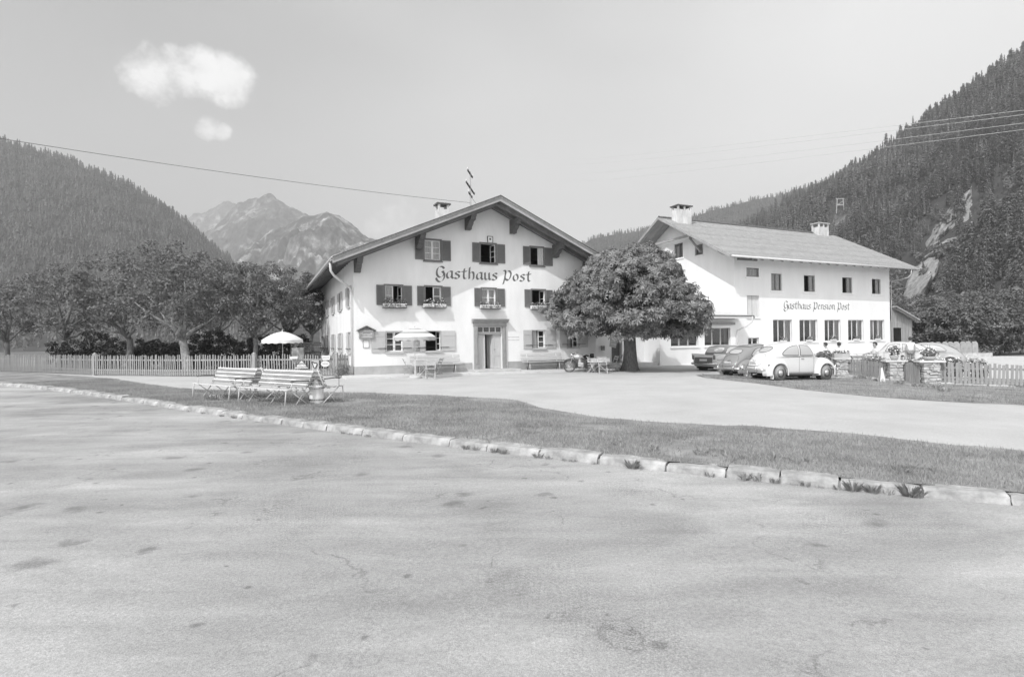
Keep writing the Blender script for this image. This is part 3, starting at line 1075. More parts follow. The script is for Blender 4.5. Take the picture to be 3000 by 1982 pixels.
# roof: two slabs, verge boards, soffit boards, purlins with stepped ends
OV, EV, TH = 1.49, 1.08, 0.16
roof_m = mat('roof_sheet', 0.26, 0.85, 0.2, 2.0, 0.3, 10.0)
mb = MB()
sof = 0.10     # wall line to underside
zt = lambda x: rz + sof - SLP * abs(x - RIDGE)
for s in (-1, 1):
    xe = RIDGE + s * (RIDGE + EV)
    ze = zt(xe)
    vs = []
    for y in (-OV, DA + 1.4):
        vs += [(RIDGE, y, rz + sof), (xe, y, ze), (xe, y, ze + TH), (RIDGE, y, rz + sof + TH)]
    mb.add(vs, ((0, 1, 2, 3), (7, 6, 5, 4), (1, 5, 6, 2), (0, 4, 5, 1), (3, 2, 6, 7)))
roofA = mb.build('roof', roof_m, A)
for s in (-1, 1):
    xe = RIDGE + s * (RIDGE + EV)
    # barge boards
    for (y0, y1, d0, d1, m) in ((-OV - .05, -OV - .002, -.10, .13, fascia_m), (-OV - .085, -OV - .053, .07, .17, mid_wood), (-OV - .12, -OV + .3, .171, .20, dark_wood)):
        q = MB()
        vs = []
        for y in (y0, y1):
            vs += [(RIDGE, y, rz + sof + d0), (xe, y, zt(xe) + d0), (xe, y, zt(xe) + d1), (RIDGE, y, rz + sof + d1)]
        q.add(vs, ((0, 1, 2, 3), (7, 6, 5, 4), (1, 5, 6, 2), (0, 4, 5, 1), (3, 2, 6, 7), (0, 3, 7, 4)))
        q.build('barge_board', m, roofA)
    # soffit boards under the gable overhang, run up the slope
    for i in range(6):
        y0 = -OV + .01 + i * 0.245
        q = MB()
        vs = []
        dz = -.030 - (.02 if i % 2 else 0)
        for y in (y0, y0 + .225):
            vs += [(RIDGE, y, rz + sof + dz), (xe, y, zt(xe) + dz), (xe, y, zt(xe) - .002), (RIDGE, y, rz + sof - .002)]
        q.add(vs, ((0, 1, 2, 3), (7, 6, 5, 4), (0, 4, 5, 1), (1, 5, 6, 2), (3, 2, 6, 7)))
        q.build('soffit_board', soffit_m, roofA)
    for yy in (-1.12, -.42):
        q = MB()
        q.bar((RIDGE + s * .02, yy, rz + sof - .14), (xe - s * .25, yy, zt(xe - s * .25) - .14), .11, .16)
        q.build('rafter', soffit_m, roofA)
    if s < 0:
        for i in range(24):
            q = MB()
            y0 = .3 + i * .75
            q.bar((xe + .05, y0, zt(xe + .05) - .07), (-.02, y0, zt(0) - .09), .10, .13)
            q.build('rafter', dark_wood, roofA)
# row of tile ends along the left eave
xe = -EV
tile = MB()
pr = [(math.cos(t) * .13, math.sin(t) * .085) for t in np.linspace(0, PI, 7)]
for k, dx in enumerate((0.0, .38)):
    pass
vs = []
for dx in (-.05, .42):
    vs += [(dx, a, b + dx * SLP) for a, b in pr]
tile.add(vs, [tuple(range(7))] + [(i, i + 1, 8 + i, 7 + i) for i in range(6)])
tm_ = tile.build('roof_tile', mat('clay_tile', 0.42, 0.85, 0.2, 5.0), roofA)
tm_.location = (xe, -OV + .16, zt(xe) + TH)
for i in range(1, 62):
    c = tm_.copy()
    col.objects.link(c)
    c.location.y = -OV + .16 + i * .31
gut = MB()
gut.tube([(xe - .06, -OV + .1, zt(xe) + .06), (xe - .06, DA + 1.3, zt(xe) + .04)], .055, 8)
gut.build('gutter', zinc, A)
# carved purlin ends
def purlin(x, top, L=1.12, name='purlin'):
    q = MB()
    prof = [(.4, top), (-L, top), (-L, top - .15), (-L + .10, top - .20), (-L + .14, top - .31), (-L + .42, top - .36), (-L + .50, top - .48), (-.42, top - .56), (-.36, top - .70), (.4, top - .70)]
    q.prism(prof, x - .13, x + .13, 'yz')
    return q.build(name, dark_wood, A, bevel=.012)
for x_ in (0.16, FA.front(*R1(842, 450))[0], FA.front(*R1(1195, 335))[0], 2 * RIDGE - FA.front(*R1(1195, 335))[0], 2 * RIDGE - FA.front(*R1(842, 450))[0], WA - .16):
    purlin(x_, zt(x_) - .09 - .13 * SLP)
# windows
specs = {'T1': ('cc', 'f'), 'T2': ('xi', ''), 'T3': ('xi', 'r'), 'M1': ('ci', 'l'), 'M2': ('xc', ''), 'M3': ('cc', 'f'), 'M4': ('xi', ''), 'M5': ('cc', 'f'),
         'G1': ('cc', ''), 'G2': ('xi', ''), 'G3': ('ic', 'l'), 'G4': ('ic', 'l')}
SHX = {'T1': (822, 1078), 'T2': (1233, 1467), 'T3': (1597, 1808), 'M1': (545, 800), 'M2': (838, 1078), 'M3': (1248, 1466), 'M4': (1608, 1808), 'M5': (1842, 2012)}
for k, (st, cu) in specs.items():
    a, b, c, d = OP[k]
    if k[0] == 'G':
        shw = {'G1': (.66, .78), 'G2': (.60, .72), 'G3': (.50, .60), 'G4': (.48, .56)}[k]
        window(A, PA, a, b, c, d, shutter_l, .045, 3, 1, 2, st, shw, shutter_l, False, cu, True, True, .12, seed=hash(k) % 97, proud=.012)
    else:
        e0, e1 = SHX[k]
        zc = (wins[k][1] + wins[k][3]) / 2
        w1 = (a - .07 - FA.front(*R1(e0, zc))[0], FA.front(*R1(e1, zc))[0] - b - .07)
        window(A, PA, a, b, c, d, shutter_m, .07, 3 if k[0] == 'T' else 2, 1, 2, st, w1, shutter_m, True, cu, True, False, .12, seed=ord(k[1]))
for i, (a, b, c, d) in enumerate(sw):
    gr = c < OP['M1'][2] - .5
    window(A, PL, a, b, c, d, shutter_l, .05, 3, 1, 2, 'cc', (.46, .46), shutter_l, not gr, '' if i % 3 else 'f', True, gr, .12, seed=i)  # upper side shutters are pale to paint in the light on their edges
# door
def door_a():
    a, b, c, d = dA
    q = MB()
    q.boxb(a - .24, b + .24, -.101, .05, d + .0, d + .062)
    sur = q.build('door_surround', surround_m, A)
    for s in ((a - .21, a), (b, b + .21)):
        q = MB()
        q.boxb(s[0], s[1], -.10, .05, c - .16, d - .001)
        q.boxb(s[0] + .05, s[1] - .05, -.125, -.101, c + .28, c + (d - c) * .36)
        q.boxb(s[0] + .05, s[1] - .05, -.125, -.101, c + (d - c) * .42, d - .1)
        q.boxb(s[0] - .02, s[1] + .02, -.13, -.099, c - .16, c + .16)
        q.build('pilaster', surround_m, sur, bevel=.006)
    e = MB()
    e.boxb(a - .23, b + .23, -.12, .05, d + .062, d + .20)
    e.prism([(-.14, d + .202), (-.34, d + .36), (-.34, d + .40), (.04, d + .40), (.04, d + .202)], a - .31, b + .31, 'yz')
    e.build('cornice', surround_m, sur)
    zt_ = c + (d - c) * .835
    e = MB()
    e.boxb(a, b, .05, .14, zt_ - .05, zt_ + .05)
    e.build('transom_bar', surround_m, sur)
    n = 4
    W = (b - a) / n
    f = MB()
    f.boxb(a, b, .07, .12, zt_ + .051, zt_ + .08)
    f.boxb(a, b, .07, .12, d - .035, d - .001)
    for i in range(n + 1):
        xx = min(max(a + W * i, a + .02), b - .02)
        f.boxb(xx - .02, xx + .02, .072, .118, zt_ + .08, d - .035)
    f.build('fanlight_frame', white_paint, sur)
    for i in range(n):
        p = MB()
        p.quad((a + W * i, .1, zt_ + .06), (a + W * (i + 1), .1, zt_ + .06), (a + W * (i + 1), .1, d), (a + W * i, .1, d))
        p.build('pane', pane_m, sur)
    def leaf(x0, x1, yy, ang=0, hx=None, m=door_m):
        ca, sa = math.cos(ang), math.sin(ang)
        hx = x0 if hx is None else hx
        def Q(x, y, z):
            return (hx + (x - hx) * ca - (y - yy) * sa, yy + (x - hx) * sa + (y - yy) * ca, z)
        q = MB()
        z0, z1 = c + .01, zt_ - .055
        pbox(q, Q, x0, x1, yy, yy + .05, z0, z1)
        wd = .07
        mid = z0 + (z1 - z0) * .40
        for (u0, u1, v0, v1) in ((x0, x0 + wd, z0, z1), (x1 - wd, x1, z0, z1), (x0 + wd, x1 - wd, z0, z0 + .14), (x0 + wd, x1 - wd, mid - .06, mid + .06), (x0 + wd, x1 - wd, z1 - .1, z1)):
            pbox(q, Q, u0, u1, yy - .022, yy, v0, v1)
        return q.build('door_leaf', m, sur)
    wA = (b - a)
    leaf(a + .005, a + wA * .335, .15)
    leaf(a + wA * .66, b - .005, .15)
    lf = leaf(a + wA * .30, a + wA * .655, .18, ang=-1.25, hx=a + wA * .655)
    st = MB()
    st.boxb(a - .55, b + .55, -1.25, .25, gA - .2, c - .002)
    st.build('doorstep', concrete, A, bevel=.03)
    hdl = MB()
    hdl.tube([(a + wA * .69, .10, c + 1.02), (a + wA * .69, .08, c + 1.02), (a + wA * .74, .08, c + 1.02)], .012, 6)
    hdl.build('door_handle', iron, sur)
door_a()
# lettering on the front
xa = FA.front(1277, 815)[0]
xb = FA.front(1556, 815)[0]
za = FA.front(1312, 817)[1]
zb = FA.front(1548, 823)[1]
zx = FA.front(1320, 795)[1] - FA.front(1320, 817)[1]
lettering(A, PA, 'Gasthaus Post', xa, xb, (za + zb) / 2, zx, letter_m, pen=.25, space=.55, track=.06)
# small painted lines beside the door and the house number lamp
nl = MB()
hx0, hx1, hz0, hz1 = FA.fr(*r1(1488, 1190, 1572, 1198))
for i in range(2):
    zz = hz1 - i * .16
    for j in range(9):
        u = hx0 + (hx1 - hx0) * (j + .1) / 9
        nl.boxb(u, u + (hx1 - hx0) / 13, -.006, -.002, zz - .05, zz)
nl.build('painted_notice', mat('faded_paint', .55, .9), A)
hx0, hx1, hz0, hz1 = FA.fr(*r1(1344, 475, 1376, 512))
nb = MB()
nb.boxb(hx0, hx1, -.05, -.002, hz0, hz1)
hn = nb.build('shrine_box', white_paint, A)
nb = MB()
for a, b, c, d in ((hx0 - .03, hx0, hz0 - .02, hz1 + .03), (hx1, hx1 + .03, hz0 - .02, hz1 + .03), (hx0, hx1, hz1, hz1 + .03)):
    nb.boxb(a, b, -.07, -.002, c, d)
nb.boxb((hx0 + hx1) / 2 - .05, (hx0 + hx1) / 2 + .05, -.07, -.05, hz0 + .1, hz1 - .08)
nb.build('box_trim', dark_wood, hn)
# downpipe with its swan neck at the front left corner
q = MB()
zeave = zt(-EV) - .02
pts = [(-EV - .04, -.95, zeave), (-EV - .02, -.95, zeave - .35), (-EV + .12, -.85, zeave - .55), (-.20, .02, zeave - .98), (-.09, .14, zeave - 1.12), (-.09, .16, zeave - 1.4), (-.09, .16, gA + .1)]
q.tube(pts, .055, 8)
q.build('downpipe', white_zinc, A, smooth=True)
# chimney
def chimney(par, x, y, z0, z1, w, d, cap, m=chimney_m):
    q = MB()
    q.boxb(x - w / 2, x + w / 2, y - d / 2, y + d / 2, z0, z1 - .42)
    ch = q.build('chimney', m, par, bevel=.01)
    for sx in (-1, 0, 1):
        for sy in (-1, 1):
            if sx == 0 and w < .9:
                continue
            q = MB()
            q.boxb(x + sx * (w / 2 - .07) - .07, x + sx * (w / 2 - .07) + .07, y + sy * (d / 2 - .07) - .07, y + sy * (d / 2 - .07) + .07, z1 - .42, z1 - .1)
            q.build('chimney_pier', m, ch)
    q = MB()
    q.boxb(x - w / 2 - .10, x + w / 2 + .10, y - d / 2 - .1, y + d / 2 + .1, z1 - .1, z1)
    q.build('chimney_cap', cap, ch, bevel=.01)
    return ch
chimney(A, RIDGE, 8.7, rz - .6, 10.98, .74, .74, dark_wood)

# paved strip in front of the inn
ps = MB()
for i in range(8):
    a0, a1 = -.6 + i * 1.9, -.6 + (i + 1) * 1.9 - .015
    if a0 > 13.6:
        break
    pts = [FA.world(a0, -1.75), FA.world(a1, -1.75), FA.world(a1, -.03), FA.world(a0, -.03)]
    gz = [g(p.x) for p in pts]
    ps.add([(p.x, p.y, z + .095 + (0.02 if k > 1 else 0)) for k, (p, z) in enumerate(zip(pts, gz))] + [(p.x, p.y, z - .05) for p, z in zip(pts, gz)], ((0, 1, 2, 3), (0, 4, 5, 1), (1, 5, 6, 2), (3, 7, 4, 0)))
tag(ps.build('pavement', mat('worn_concrete', .58, .95, .10, 1.2, .3, 14)), kind='structure')
# ------------------------------------------------------------------ the long guest house
YB = 42.5
bx = (2155 - CXP) / FPX * YB
FB = Frame(bx, YB, math.radians(26.27))
gB = g(FB.o.x)
B = empty('guest_house', FB.world(0, 0, 0), FB.a, 'long white guest house with shingle roof and Gasthaus Pension Post lettering', 'building')
WB = FB.front(2607, 900)[0]
DB = 14.3
OB, EB, XR = 1.7, 1.45, WB + 1.8
zeB = FB.front(2145, 752, -EB)[1]
RB = DB / 2
SB = 0.52
zrB = zeB + SB * (RB + EB)
ztB = lambda y: zrB - SB * abs(y - RB)
print('B', FB.o, WB, zeB, zrB, gB)
hB = {}
for k, v in {'U0': (226, 534, 322, 602), 'U1': (416, 580, 495, 710), 'U2': (667, 596, 750, 717), 'U3': (960, 606, 1035, 725), 'U4': (1187, 616, 1253, 730),
             'S': (232, 746, 323, 910), 'C': (240, 1068, 323, 1165),
             'L1': (431, 933, 576, 1104), 'L2': (633, 933, 771, 1098), 'L3': (825, 931, 948, 1094), 'L4': (1005, 930, 1123, 1091), 'L5': (1173, 929, 1283, 1087)}.items():
    hB[k] = list(FB.fr(*r3(*v)))
for row in ('U1234', 'L12345'):
    ks = [row[0] + c for c in row[1:]]
    for i in (2, 3):
        mv = sum(hB[k][i] for k in ks) / len(ks)
        for k in ks:
            hB[k][i] = mv
hB['C'][2] = max(hB['C'][2], gB + .15)
mb = MB()
wall_mesh(mb, WB, gB - 1.0, lambda x: ztB(0), [tuple(v) for v in hB.values()])
PG = lambda x, y, z: (y, DB - x, z)
gh = []
for v in ((1085, 452, 1152, 563), (1245, 460, 1305, 539), (945, 520, 1000, 600)):
    x0, y0, x1, y1 = r2(*v)
    ya, _ = FB.side(x0, (y0 + y1) / 2)
    yb, _ = FB.side(x1, (y0 + y1) / 2)
    z0 = FB.side((x0 + x1) / 2, y1)[1]
    z1 = FB.side((x0 + x1) / 2, y0)[1]
    gh.append((DB - ya, DB - yb, z0, z1))
wall_mesh(mb, DB, gB - 1.0, lambda x: ztB(DB - x), gh, breaks=(DB - RB,), P=PG)
mb.add([(WB, 0, gB - 1), (WB, DB, gB - 1), (WB, DB, ztB(DB)), (WB, RB, zrB), (WB, 0, ztB(0))], [(0, 1, 2, 3, 4)])
mb.quad((WB, DB, gB - 1), (0, DB, gB - 1), (0, DB, ztB(DB)), (WB, DB, ztB(DB)))
mb.build('wall', plaster_b, B)
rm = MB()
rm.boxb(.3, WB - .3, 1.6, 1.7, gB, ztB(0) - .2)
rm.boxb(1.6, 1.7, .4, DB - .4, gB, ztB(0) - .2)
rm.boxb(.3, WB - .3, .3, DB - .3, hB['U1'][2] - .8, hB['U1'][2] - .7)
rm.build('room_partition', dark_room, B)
# roof: under-deck, then single courses of shingles
shingle_m = mat('wood_shingle', 0.38, 0.9, 0.26, 3.0, 0.35, 30.0, 0.1, stretch=(5, .6, .6))
deck_m = mat('roof_deck', 0.42, 0.9, 0.15, 3.0)
mb = MB()
for s in (-1, 1):
    ye = RB + s * (RB + EB)
    vs = []
    for x in (-OB, XR):
        vs += [(x, RB, zrB + .02), (x, ye, ztB(ye) + .02), (x, ye, ztB(ye) + .12), (x, RB, zrB + .12)]
    mb.add(vs, ((3, 2, 1, 0), (4, 5, 6, 7), (1, 2, 6, 5), (0, 1, 5, 4), (3, 7, 6, 2)))
roofB = mb.build('roof', deck_m, B)
NC = 30
rr = random.Random(3)
for i in range(NC):
    y0 = -EB - .03 + (RB + EB) * i / NC
    y1 = y0 + (RB + EB) / NC + .06
    q = MB()
    nx = 26
    for j in range(nx):
        x0 = -OB - .02 + (XR + OB + .04) * j / nx
        x1 = -OB - .02 + (XR + OB + .04) * (j + 1) / nx - .006
        dz = rr.uniform(0, .012)
        dy = rr.uniform(-.015, .015)
        vs = [(x0, y0 + dy, ztB(y0) + .175 + dz), (x1, y0 + dy, ztB(y0) + .175 + dz), (x1, y1, ztB(y1) + .135), (x0, y1, ztB(y1) + .135),
              (x0, y0 + dy, ztB(y0) + .125), (x1, y0 + dy, ztB(y0) + .125)]
        q.add(vs, ((0, 1, 2, 3), (4, 5, 1, 0)))
    q.build('shingle_course', shingle_m, roofB)
q = MB()
vs = []
for x in (-OB - .02, XR + .02):
    vs += [(x, RB, zrB + .17), (x, DB + EB, ztB(DB + EB) + .17), (x, DB + EB, ztB(DB + EB) + .13), (x, RB, zrB + .13)]
q.add(vs, ((0, 1, 5, 4), (0, 3, 2, 1)))
q.build('rear_slope', shingle_m, roofB)
q = MB()
n = 40
for j in range(n):
    x0 = -OB + (XR + OB) * j / n
    q.add([(x0, RB - .2, zrB + .10), (x0 + (XR + OB) / n - .01, RB - .2, zrB + .10), (x0 + (XR + OB) / n - .01, RB, zrB + .25), (x0, RB, zrB + .25 + rr.uniform(0, .02)), (x0, RB + .2, zrB + .1), (x0 + (XR + OB) / n - .01, RB + .2, zrB + .1)], ((0, 1, 2, 3), (3, 2, 5, 4)))
q.build('ridge_cap', dark_wood, roofB)
for x, w_ in ((-OB - .06, .045), (XR + .02, .045)):
    for s in (-1, 1):
        ye = RB + s * (RB + EB)
        q = MB()
        vs = []
        for xx in (x, x + w_):
            vs += [(xx, RB, zrB - .06), (xx, ye, ztB(ye) - .06), (xx, ye, ztB(ye) + .16), (xx, RB, zrB + .16)]
        q.add(vs, ((0, 1, 2, 3), (7, 6, 5, 4), (0, 4, 5, 1), (3, 2, 6, 7), (1, 5, 6, 2)))
        q.build('barge_board', fascia_m, roofB)
q = MB()
q.tube([(-OB, -EB - .09, ztB(-EB) + .06), (XR, -EB - .09, ztB(-EB) + .02)], .075, 8)
q.build('gutter', white_zinc, roofB, smooth=True)
soff_b = mat('soffit_pale', .34, .9, .15, 2.0)
# soffit boards on the gable overhang and the purlins that carry it
for s in (-1, 1):
    ye = RB + s * (RB + EB)
    for i in range(5):
        x0 = -OB + .01 + i * .335
        q = MB()
        vs = []
        for xx in (x0, x0 + .318):
            vs += [(xx, RB, zrB - .015 - .02 * (i % 2)), (xx, ye, ztB(ye) - .015 - .02 * (i % 2)), (xx, ye, ztB(ye) + .018), (xx, RB, zrB + .018)]
        q.add(vs, ((3, 2, 1, 0), (4, 5, 6, 7), (1, 5, 4, 0), (1, 2, 6, 5)))
        q.build('soffit_board', soff_b, roofB)
def purl_b(y, dz=0.0):
    q = MB()
    t = ztB(y) - .04 - dz
    q.prism([(.3, t), (-OB + .25, t), (-OB + .25, t - .10), (-OB + .7, t - .30), (-.25, t - .36), (.3, t - .36)], y - .1, y + .1, 'xz')
    return q.build('purlin', soff_b, roofB)
for y in (0.12, RB * .52, RB - .12, RB * 1.48, DB - .12):
    purl_b(y, .05)
q = MB()
q.bar((-OB + .35, .12, ztB(.12) - .62), (-OB + .35, DB - .12, ztB(.12) - .62), .14, .16)
q.bar((-.9, RB * .5, zrB - 1.9), (-.9, RB * 1.5, zrB - 1.9), .14, .18)
tie = q
for a, b in (((-.9, RB * .5, zrB - 1.9), (-.9, RB * 1.5, zrB - 1.9)),):
    q = MB()
    q.bar(a, b, .14, .18)
    q.build('tie_beam', soff_b, roofB)
for y in (RB * .52, RB * 1.48):
    q = MB()
    q.bar((-.05, y, ztB(y) - 1.5), (-OB + .5, y, ztB(y) - .4), .12, .14)
    q.build('brace', soff_b, roofB)
q = MB()
q.boxb(-.9, 1.0, -EB + .1, -EB + .24, ztB(-EB) - .16, ztB(-EB) - .02)
q.build('eave_beam', dark_wood, roofB)
for i in range(20):
    q = MB()
    x0 = .5 + i * (XR - .6) / 19
    q.bar((x0, -EB + .05, ztB(-EB) - .06), (x0, -.01, ztB(0) - .08), .09, .12)
    q.build('rafter', soff_b, roofB)
# windows
wood_fr = mat('window_wood_brown', .20, .7, .1, 3)
for k in ('U1', 'U2', 'U3', 'U4'):
    a, b, c, d = hB[k]
    window(B, PA, a, b, c, d, plaster_b, .09, 1, 1, 2, {'U1': 'cc', 'U2': 'xc', 'U3': 'xc', 'U4': 'xc'}[k], None, None, True, {'U1': 'f', 'U2': 'r', 'U3': 'r', 'U4': 'r'}[k], True, False, .10, wood_fr, .012, seed=ord(k[1]))
a, b, c, d = hB['U0']
window(B, PA, a, b, c, d, plaster_b, .09, 1, 1, 1, 'c', None, None, True, 'f', True, False, .10, wood_fr, .012, seed=3)
a, b, c, d = hB['S']
window(B, PA, a, b, c, d, plaster_b, .07, 1, 1, 2, 'xx', None, None, True, 'f', True, False, .0, white_paint, .012, seed=5)
a, b, c, d = hB['C']
window(B, PA, a, b, c, d, plaster_b, .08, 1, 1, 2, 'cc', None, None, True, '', True, False, .16, white_paint, .012, seed=6)
for k in ('L1', 'L2', 'L3', 'L4', 'L5'):
    a, b, c, d = hB[k]
    w_ = window(B, PA, a, b, c, d, plaster_b, .05, 1, 1, 3, 'ccc', None, None, True, 'r' if k != 'L5' else 'g', True, False, .15, mat('window_wood_grey', .68, .7, .1, 3), .006, seed=ord(k[1]) + 9)
for i, (a, b, c, d) in enumerate(gh):
    window(B, PG, a, b, c, d, plaster_b, .08, 1, 1, 2 if i == 0 else 1, 'cc', None, None, True, 'l' if i == 0 else '', True, False, .12, wood_fr, .012, seed=i)
xa = FB.front(2296, 900)[0]
xb = FB.front(2489, 900)[0]
z0 = (FB.front(2320, 906)[1] + FB.front(2480, 906)[1]) / 2
lettering(B, PA, 'Gasthaus Pension Post', xa, xb, z0, FB.front(2320, 891.5)[1] - FB.front(2320, 906)[1], letter_m, pen=.22, space=.6, track=.0)
def pipe(par, pts, r=.05, m=white_zinc):
    q = MB()
    q.tube(pts, r, 8)
    return q.build('downpipe', m, par, smooth=True)
pipe(B, [(WB + .75, -EB - .09, ztB(-EB) + .0), (WB + .75, -EB - .05, ztB(-EB) - .45), (WB + .55, -EB + .1, ztB(-EB) - .75), (WB + .12, -.12, ztB(0) - 1.75), (WB + .08, -.10, ztB(0) - 2.1), (WB + .08, -.10, gB)], .04, zinc)
def chim_b(px0, px1, py_top, y_off, cap):
    # find x on the ridge line (plane y = RB + off) under the pixel column
    x0 = FB.front(px0, 700, RB + y_off)[0]
    x1 = FB.front(px1, 700, RB + y_off)[0]
    zt_ = FB.front((px0 + px1) / 2, py_top, RB + y_off)[1]
    return chimney(B, (x0 + x1) / 2, RB + y_off, zrB - .7, zt_, x1 - x0, .9, cap, chimney_m)
chim_b(1978, 2017, 604, -1.0, mat('cap_slab', .12, .9))
chim_b(2389, 2417, 655, -.35, concrete)

# ------------------------------------------------------------------ single-storey dining annexe in front of the gable
YW = -1.25
xw0 = FB.front(1933, 1000, YW)[0]
xw1 = FB.front(2163, 1000, YW)[0]
zw = FB.front(2120, 934, YW)[1]
gW = min(g(FB.world(xw0, YW).x), g(FB.world(xw1, YW).x))
W2 = empty('annexe', FB.world(0, 0, 0), FB.a, 'low white dining annexe with wide triple windows under the guest house gable', 'building')
hw = [list(FB.fr(*r2(1059, 1099, 1268, 1241), YW)), list(FB.fr(*r2(1317, 1097, 1515, 1229), YW))]
for i in (2, 3):
    mv = (hw[0][i] + hw[1][i]) / 2
    hw[0][i] = hw[1][i] = mv
mb = MB()
wall_mesh(mb, xw1, gW - .6, lambda x: zw, [tuple(h) for h in hw], y=YW, x_start=xw0)
mb.quad((xw1, YW, gW - .6), (xw1, .0, gW - .6), (xw1, .0, zw), (xw1, YW, zw))
mb.quad((xw0, YW, gW - .6), (xw0, 9.0, gW - .6), (xw0, 9.0, zw), (xw0, YW, zw))
mb.build('wall', plaster_b, W2)
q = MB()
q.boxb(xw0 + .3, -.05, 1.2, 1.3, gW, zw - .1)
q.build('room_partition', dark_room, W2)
zr0 = FB.front(2120, 924, YW - .75)[1]
q = MB()
q.prism([(YW - .75, zr0 - .20), (YW - .75, zr0), (4.5, zr0 + .95), (4.5, zr0 + .75)], xw0 - .6, -.02, 'yz')
q.prism([(YW - .75, zr0 - .20), (YW - .75, zr0), (-.01, zr0 + .20), (-.01, zr0 + .0)], -.019, xw1 + .75, 'yz')
rw = q.build('roof', mat('annexe_roof', .62, .9, .06, 2.0), W2)
q = MB()
q.boxb(xw0 - .62, xw1 + .78, YW - .80, YW - .752, zr0 - .02, zr0 + .035)
q.build('eave_edge', dark_wood, rw)
q = MB()
q.boxb(xw0 - .6, xw1 - .5, YW - .25, YW - .012, zw - .42, zw - .24)
q.build('fascia_beam', mid_wood, W2)
PW = lambda x, y, z: (x, y + YW, z)
for i, (a, b, c, d) in enumerate(hw):
    window(W2, PW, a, b, c, d, plaster_b, .06, 1, 1, 3, 'ccc', None, None, True, '', True, False, .15, mat('window_wood_mid', .45, .7, .1, 3), .008, seed=31 + i)
pipe(W2, [(xw1 + .62, YW - .80, zr0 - .02), (xw1 + .60, YW - .78, zr0 - .45), (xw1 + .35, YW - .5, zr0 - .75), (xw1 - .18, YW - .10, zr0 - 1.05), (xw1 - .2, YW - .09, zr0 - 1.35), (xw1 - .2, YW - .09, gW + .1)], .045)
q = MB()
q.boxb(xw0 - .05, xw1 + .02, YW - .03, YW - .002, gW - .4, gW + .22)
q.build('plinth', plaster_b, W2)

# ------------------------------------------------------------------ recessed entrance wall between the two houses
L3 = empty('entrance_link', FB.world(0, 0, 0), FB.a, 'shaded entrance wall with dark doorway linking inn and guest house behind chestnut trunk', 'building')
YL = 0.6
xl0 = FB.front(1735, 1020, YL)[0]
xl1 = xw0 - .002
gL = g(FB.world(xl0, YL).x)
dr = list(FB.fr(1792, 958, 1822, 1062, YL))
dr[2] = gL + .12
mb = MB()
wall_mesh(mb, xl1, gL - .6, lambda x: zw + .4, [tuple(dr)], y=YL, x_start=xl0, depth=.5)
mb.build('wall', plaster, L3)
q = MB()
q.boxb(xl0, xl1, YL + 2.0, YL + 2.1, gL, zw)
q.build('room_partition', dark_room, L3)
q = MB()
q.boxb(xl0 - .1, xl1 - .61, YL - .55, YL + 4.0, zw + .402, zw + .52)
q.build('roof', mat('link_roof', .3, .9, .1), L3)
q = MB()
q.boxb(dr[0] - .01, dr[0] + .10, YL - .03, YL + .10, dr[2] - .1, dr[3] + .1)
fr_ = q.build('door_frame', dark_wood, L3)
q = MB()
q.boxb(dr[0] + .12, dr[1] - .02, YL + .30, YL + .35, dr[2], dr[3])
q.build('door_leaf', dark_wood, L3)
q = MB()
f0 = FB.fr(*r2(832, 1112, 905, 1184), YL)
q.boxb(f0[0], f0[1], YL - .05, YL - .002, f0[2], f0[3])
nb_ = q.build('notice_case', plaster, L3)
for a, b, c, d in ((f0[0] - .04, f0[0], f0[2] - .04, f0[3] + .04), (f0[1], f0[1] + .04, f0[2] - .04, f0[3] + .04), (f0[0], f0[1], f0[2] - .04, f0[2]), (f0[0], f0[1], f0[3], f0[3] + .04)):
    q = MB()
    q.boxb(a, b, YL - .075, YL - .002, c, d)
    q.build('case_frame', mid_wood, nb_)
q = MB()
q.boxb(xl0 + .3, xl1 - .01, YL - 1.7, YL - .003, gL - .3, gL + .13)
q.build('doorstep', concrete, L3, bevel=.02)

# ------------------------------------------------------------------ board shed against the far end
S5 = empty('board_shed', FB.world(0, 0, 0), FB.a, 'weathered board lean-to shed with open doorway against the guest house end', 'shed')
YS = 0.4
s0 = FB.front(2612, 940, YS)[0] + .05
s1 = FB.front(2672, 980, YS)[0]
zs0 = FB.front(2613, 900, YS)[1]
zs1 = FB.front(2672, 934, YS)[1]
zsl = lambda x: zs0 + (zs1 - zs0) * (x - s0) / (s1 - s0) - .12
gS = g(FB.world(s1, YS).x)
dS = FB.fr(*r3(1357, 992, 1414, 1096), YS)
bw = .19
x = s0
board_m = mat('weathered_board', .32, .9, .28, 2.0, .4, 12, stretch=(4, 4, .4))
rr = random.Random(9)
while x < s1 - .02:
    x2 = min(x + bw, s1)
    q = MB()
    dy = rr.uniform(-.012, .012)
    if dS[0] < (x + x2) / 2 < dS[1]:
        q.boxb(x + .006, x2 - .006, YS + dy, YS + .03 + dy, dS[3], zsl((x + x2) / 2))
        q2 = MB()
        q2.boxb(x + .006, x2 - .006, YS + dy, YS + .03 + dy, gS - .2, dS[2])
        q2.build('board', board_m, S5)
    else:
        q.boxb(x + .006, x2 - .006, YS + dy, YS + .03 + dy, gS - .2, zsl((x + x2) / 2))
    q.build('board', board_m, S5)
    x = x2
q = MB()
q.boxb(s1 - .03, s1, YS + .05, YS + 5, gS - .2, zsl(s1))
q.boxb(s0 + .03, s1 - .04, YS + 4.9, YS + 5, gS - .2, zsl(s1))
q.boxb(s0 - .02, s0 + .02, YS + .06, YS + 5, gS - .2, zsl(s1))
q.build('rear_wall', board_m, S5)
xr1 = FB.front(2694, 940, YS - .5)[0]
zsr = lambda x: zsl(x) + .10
q = MB()
vs = []
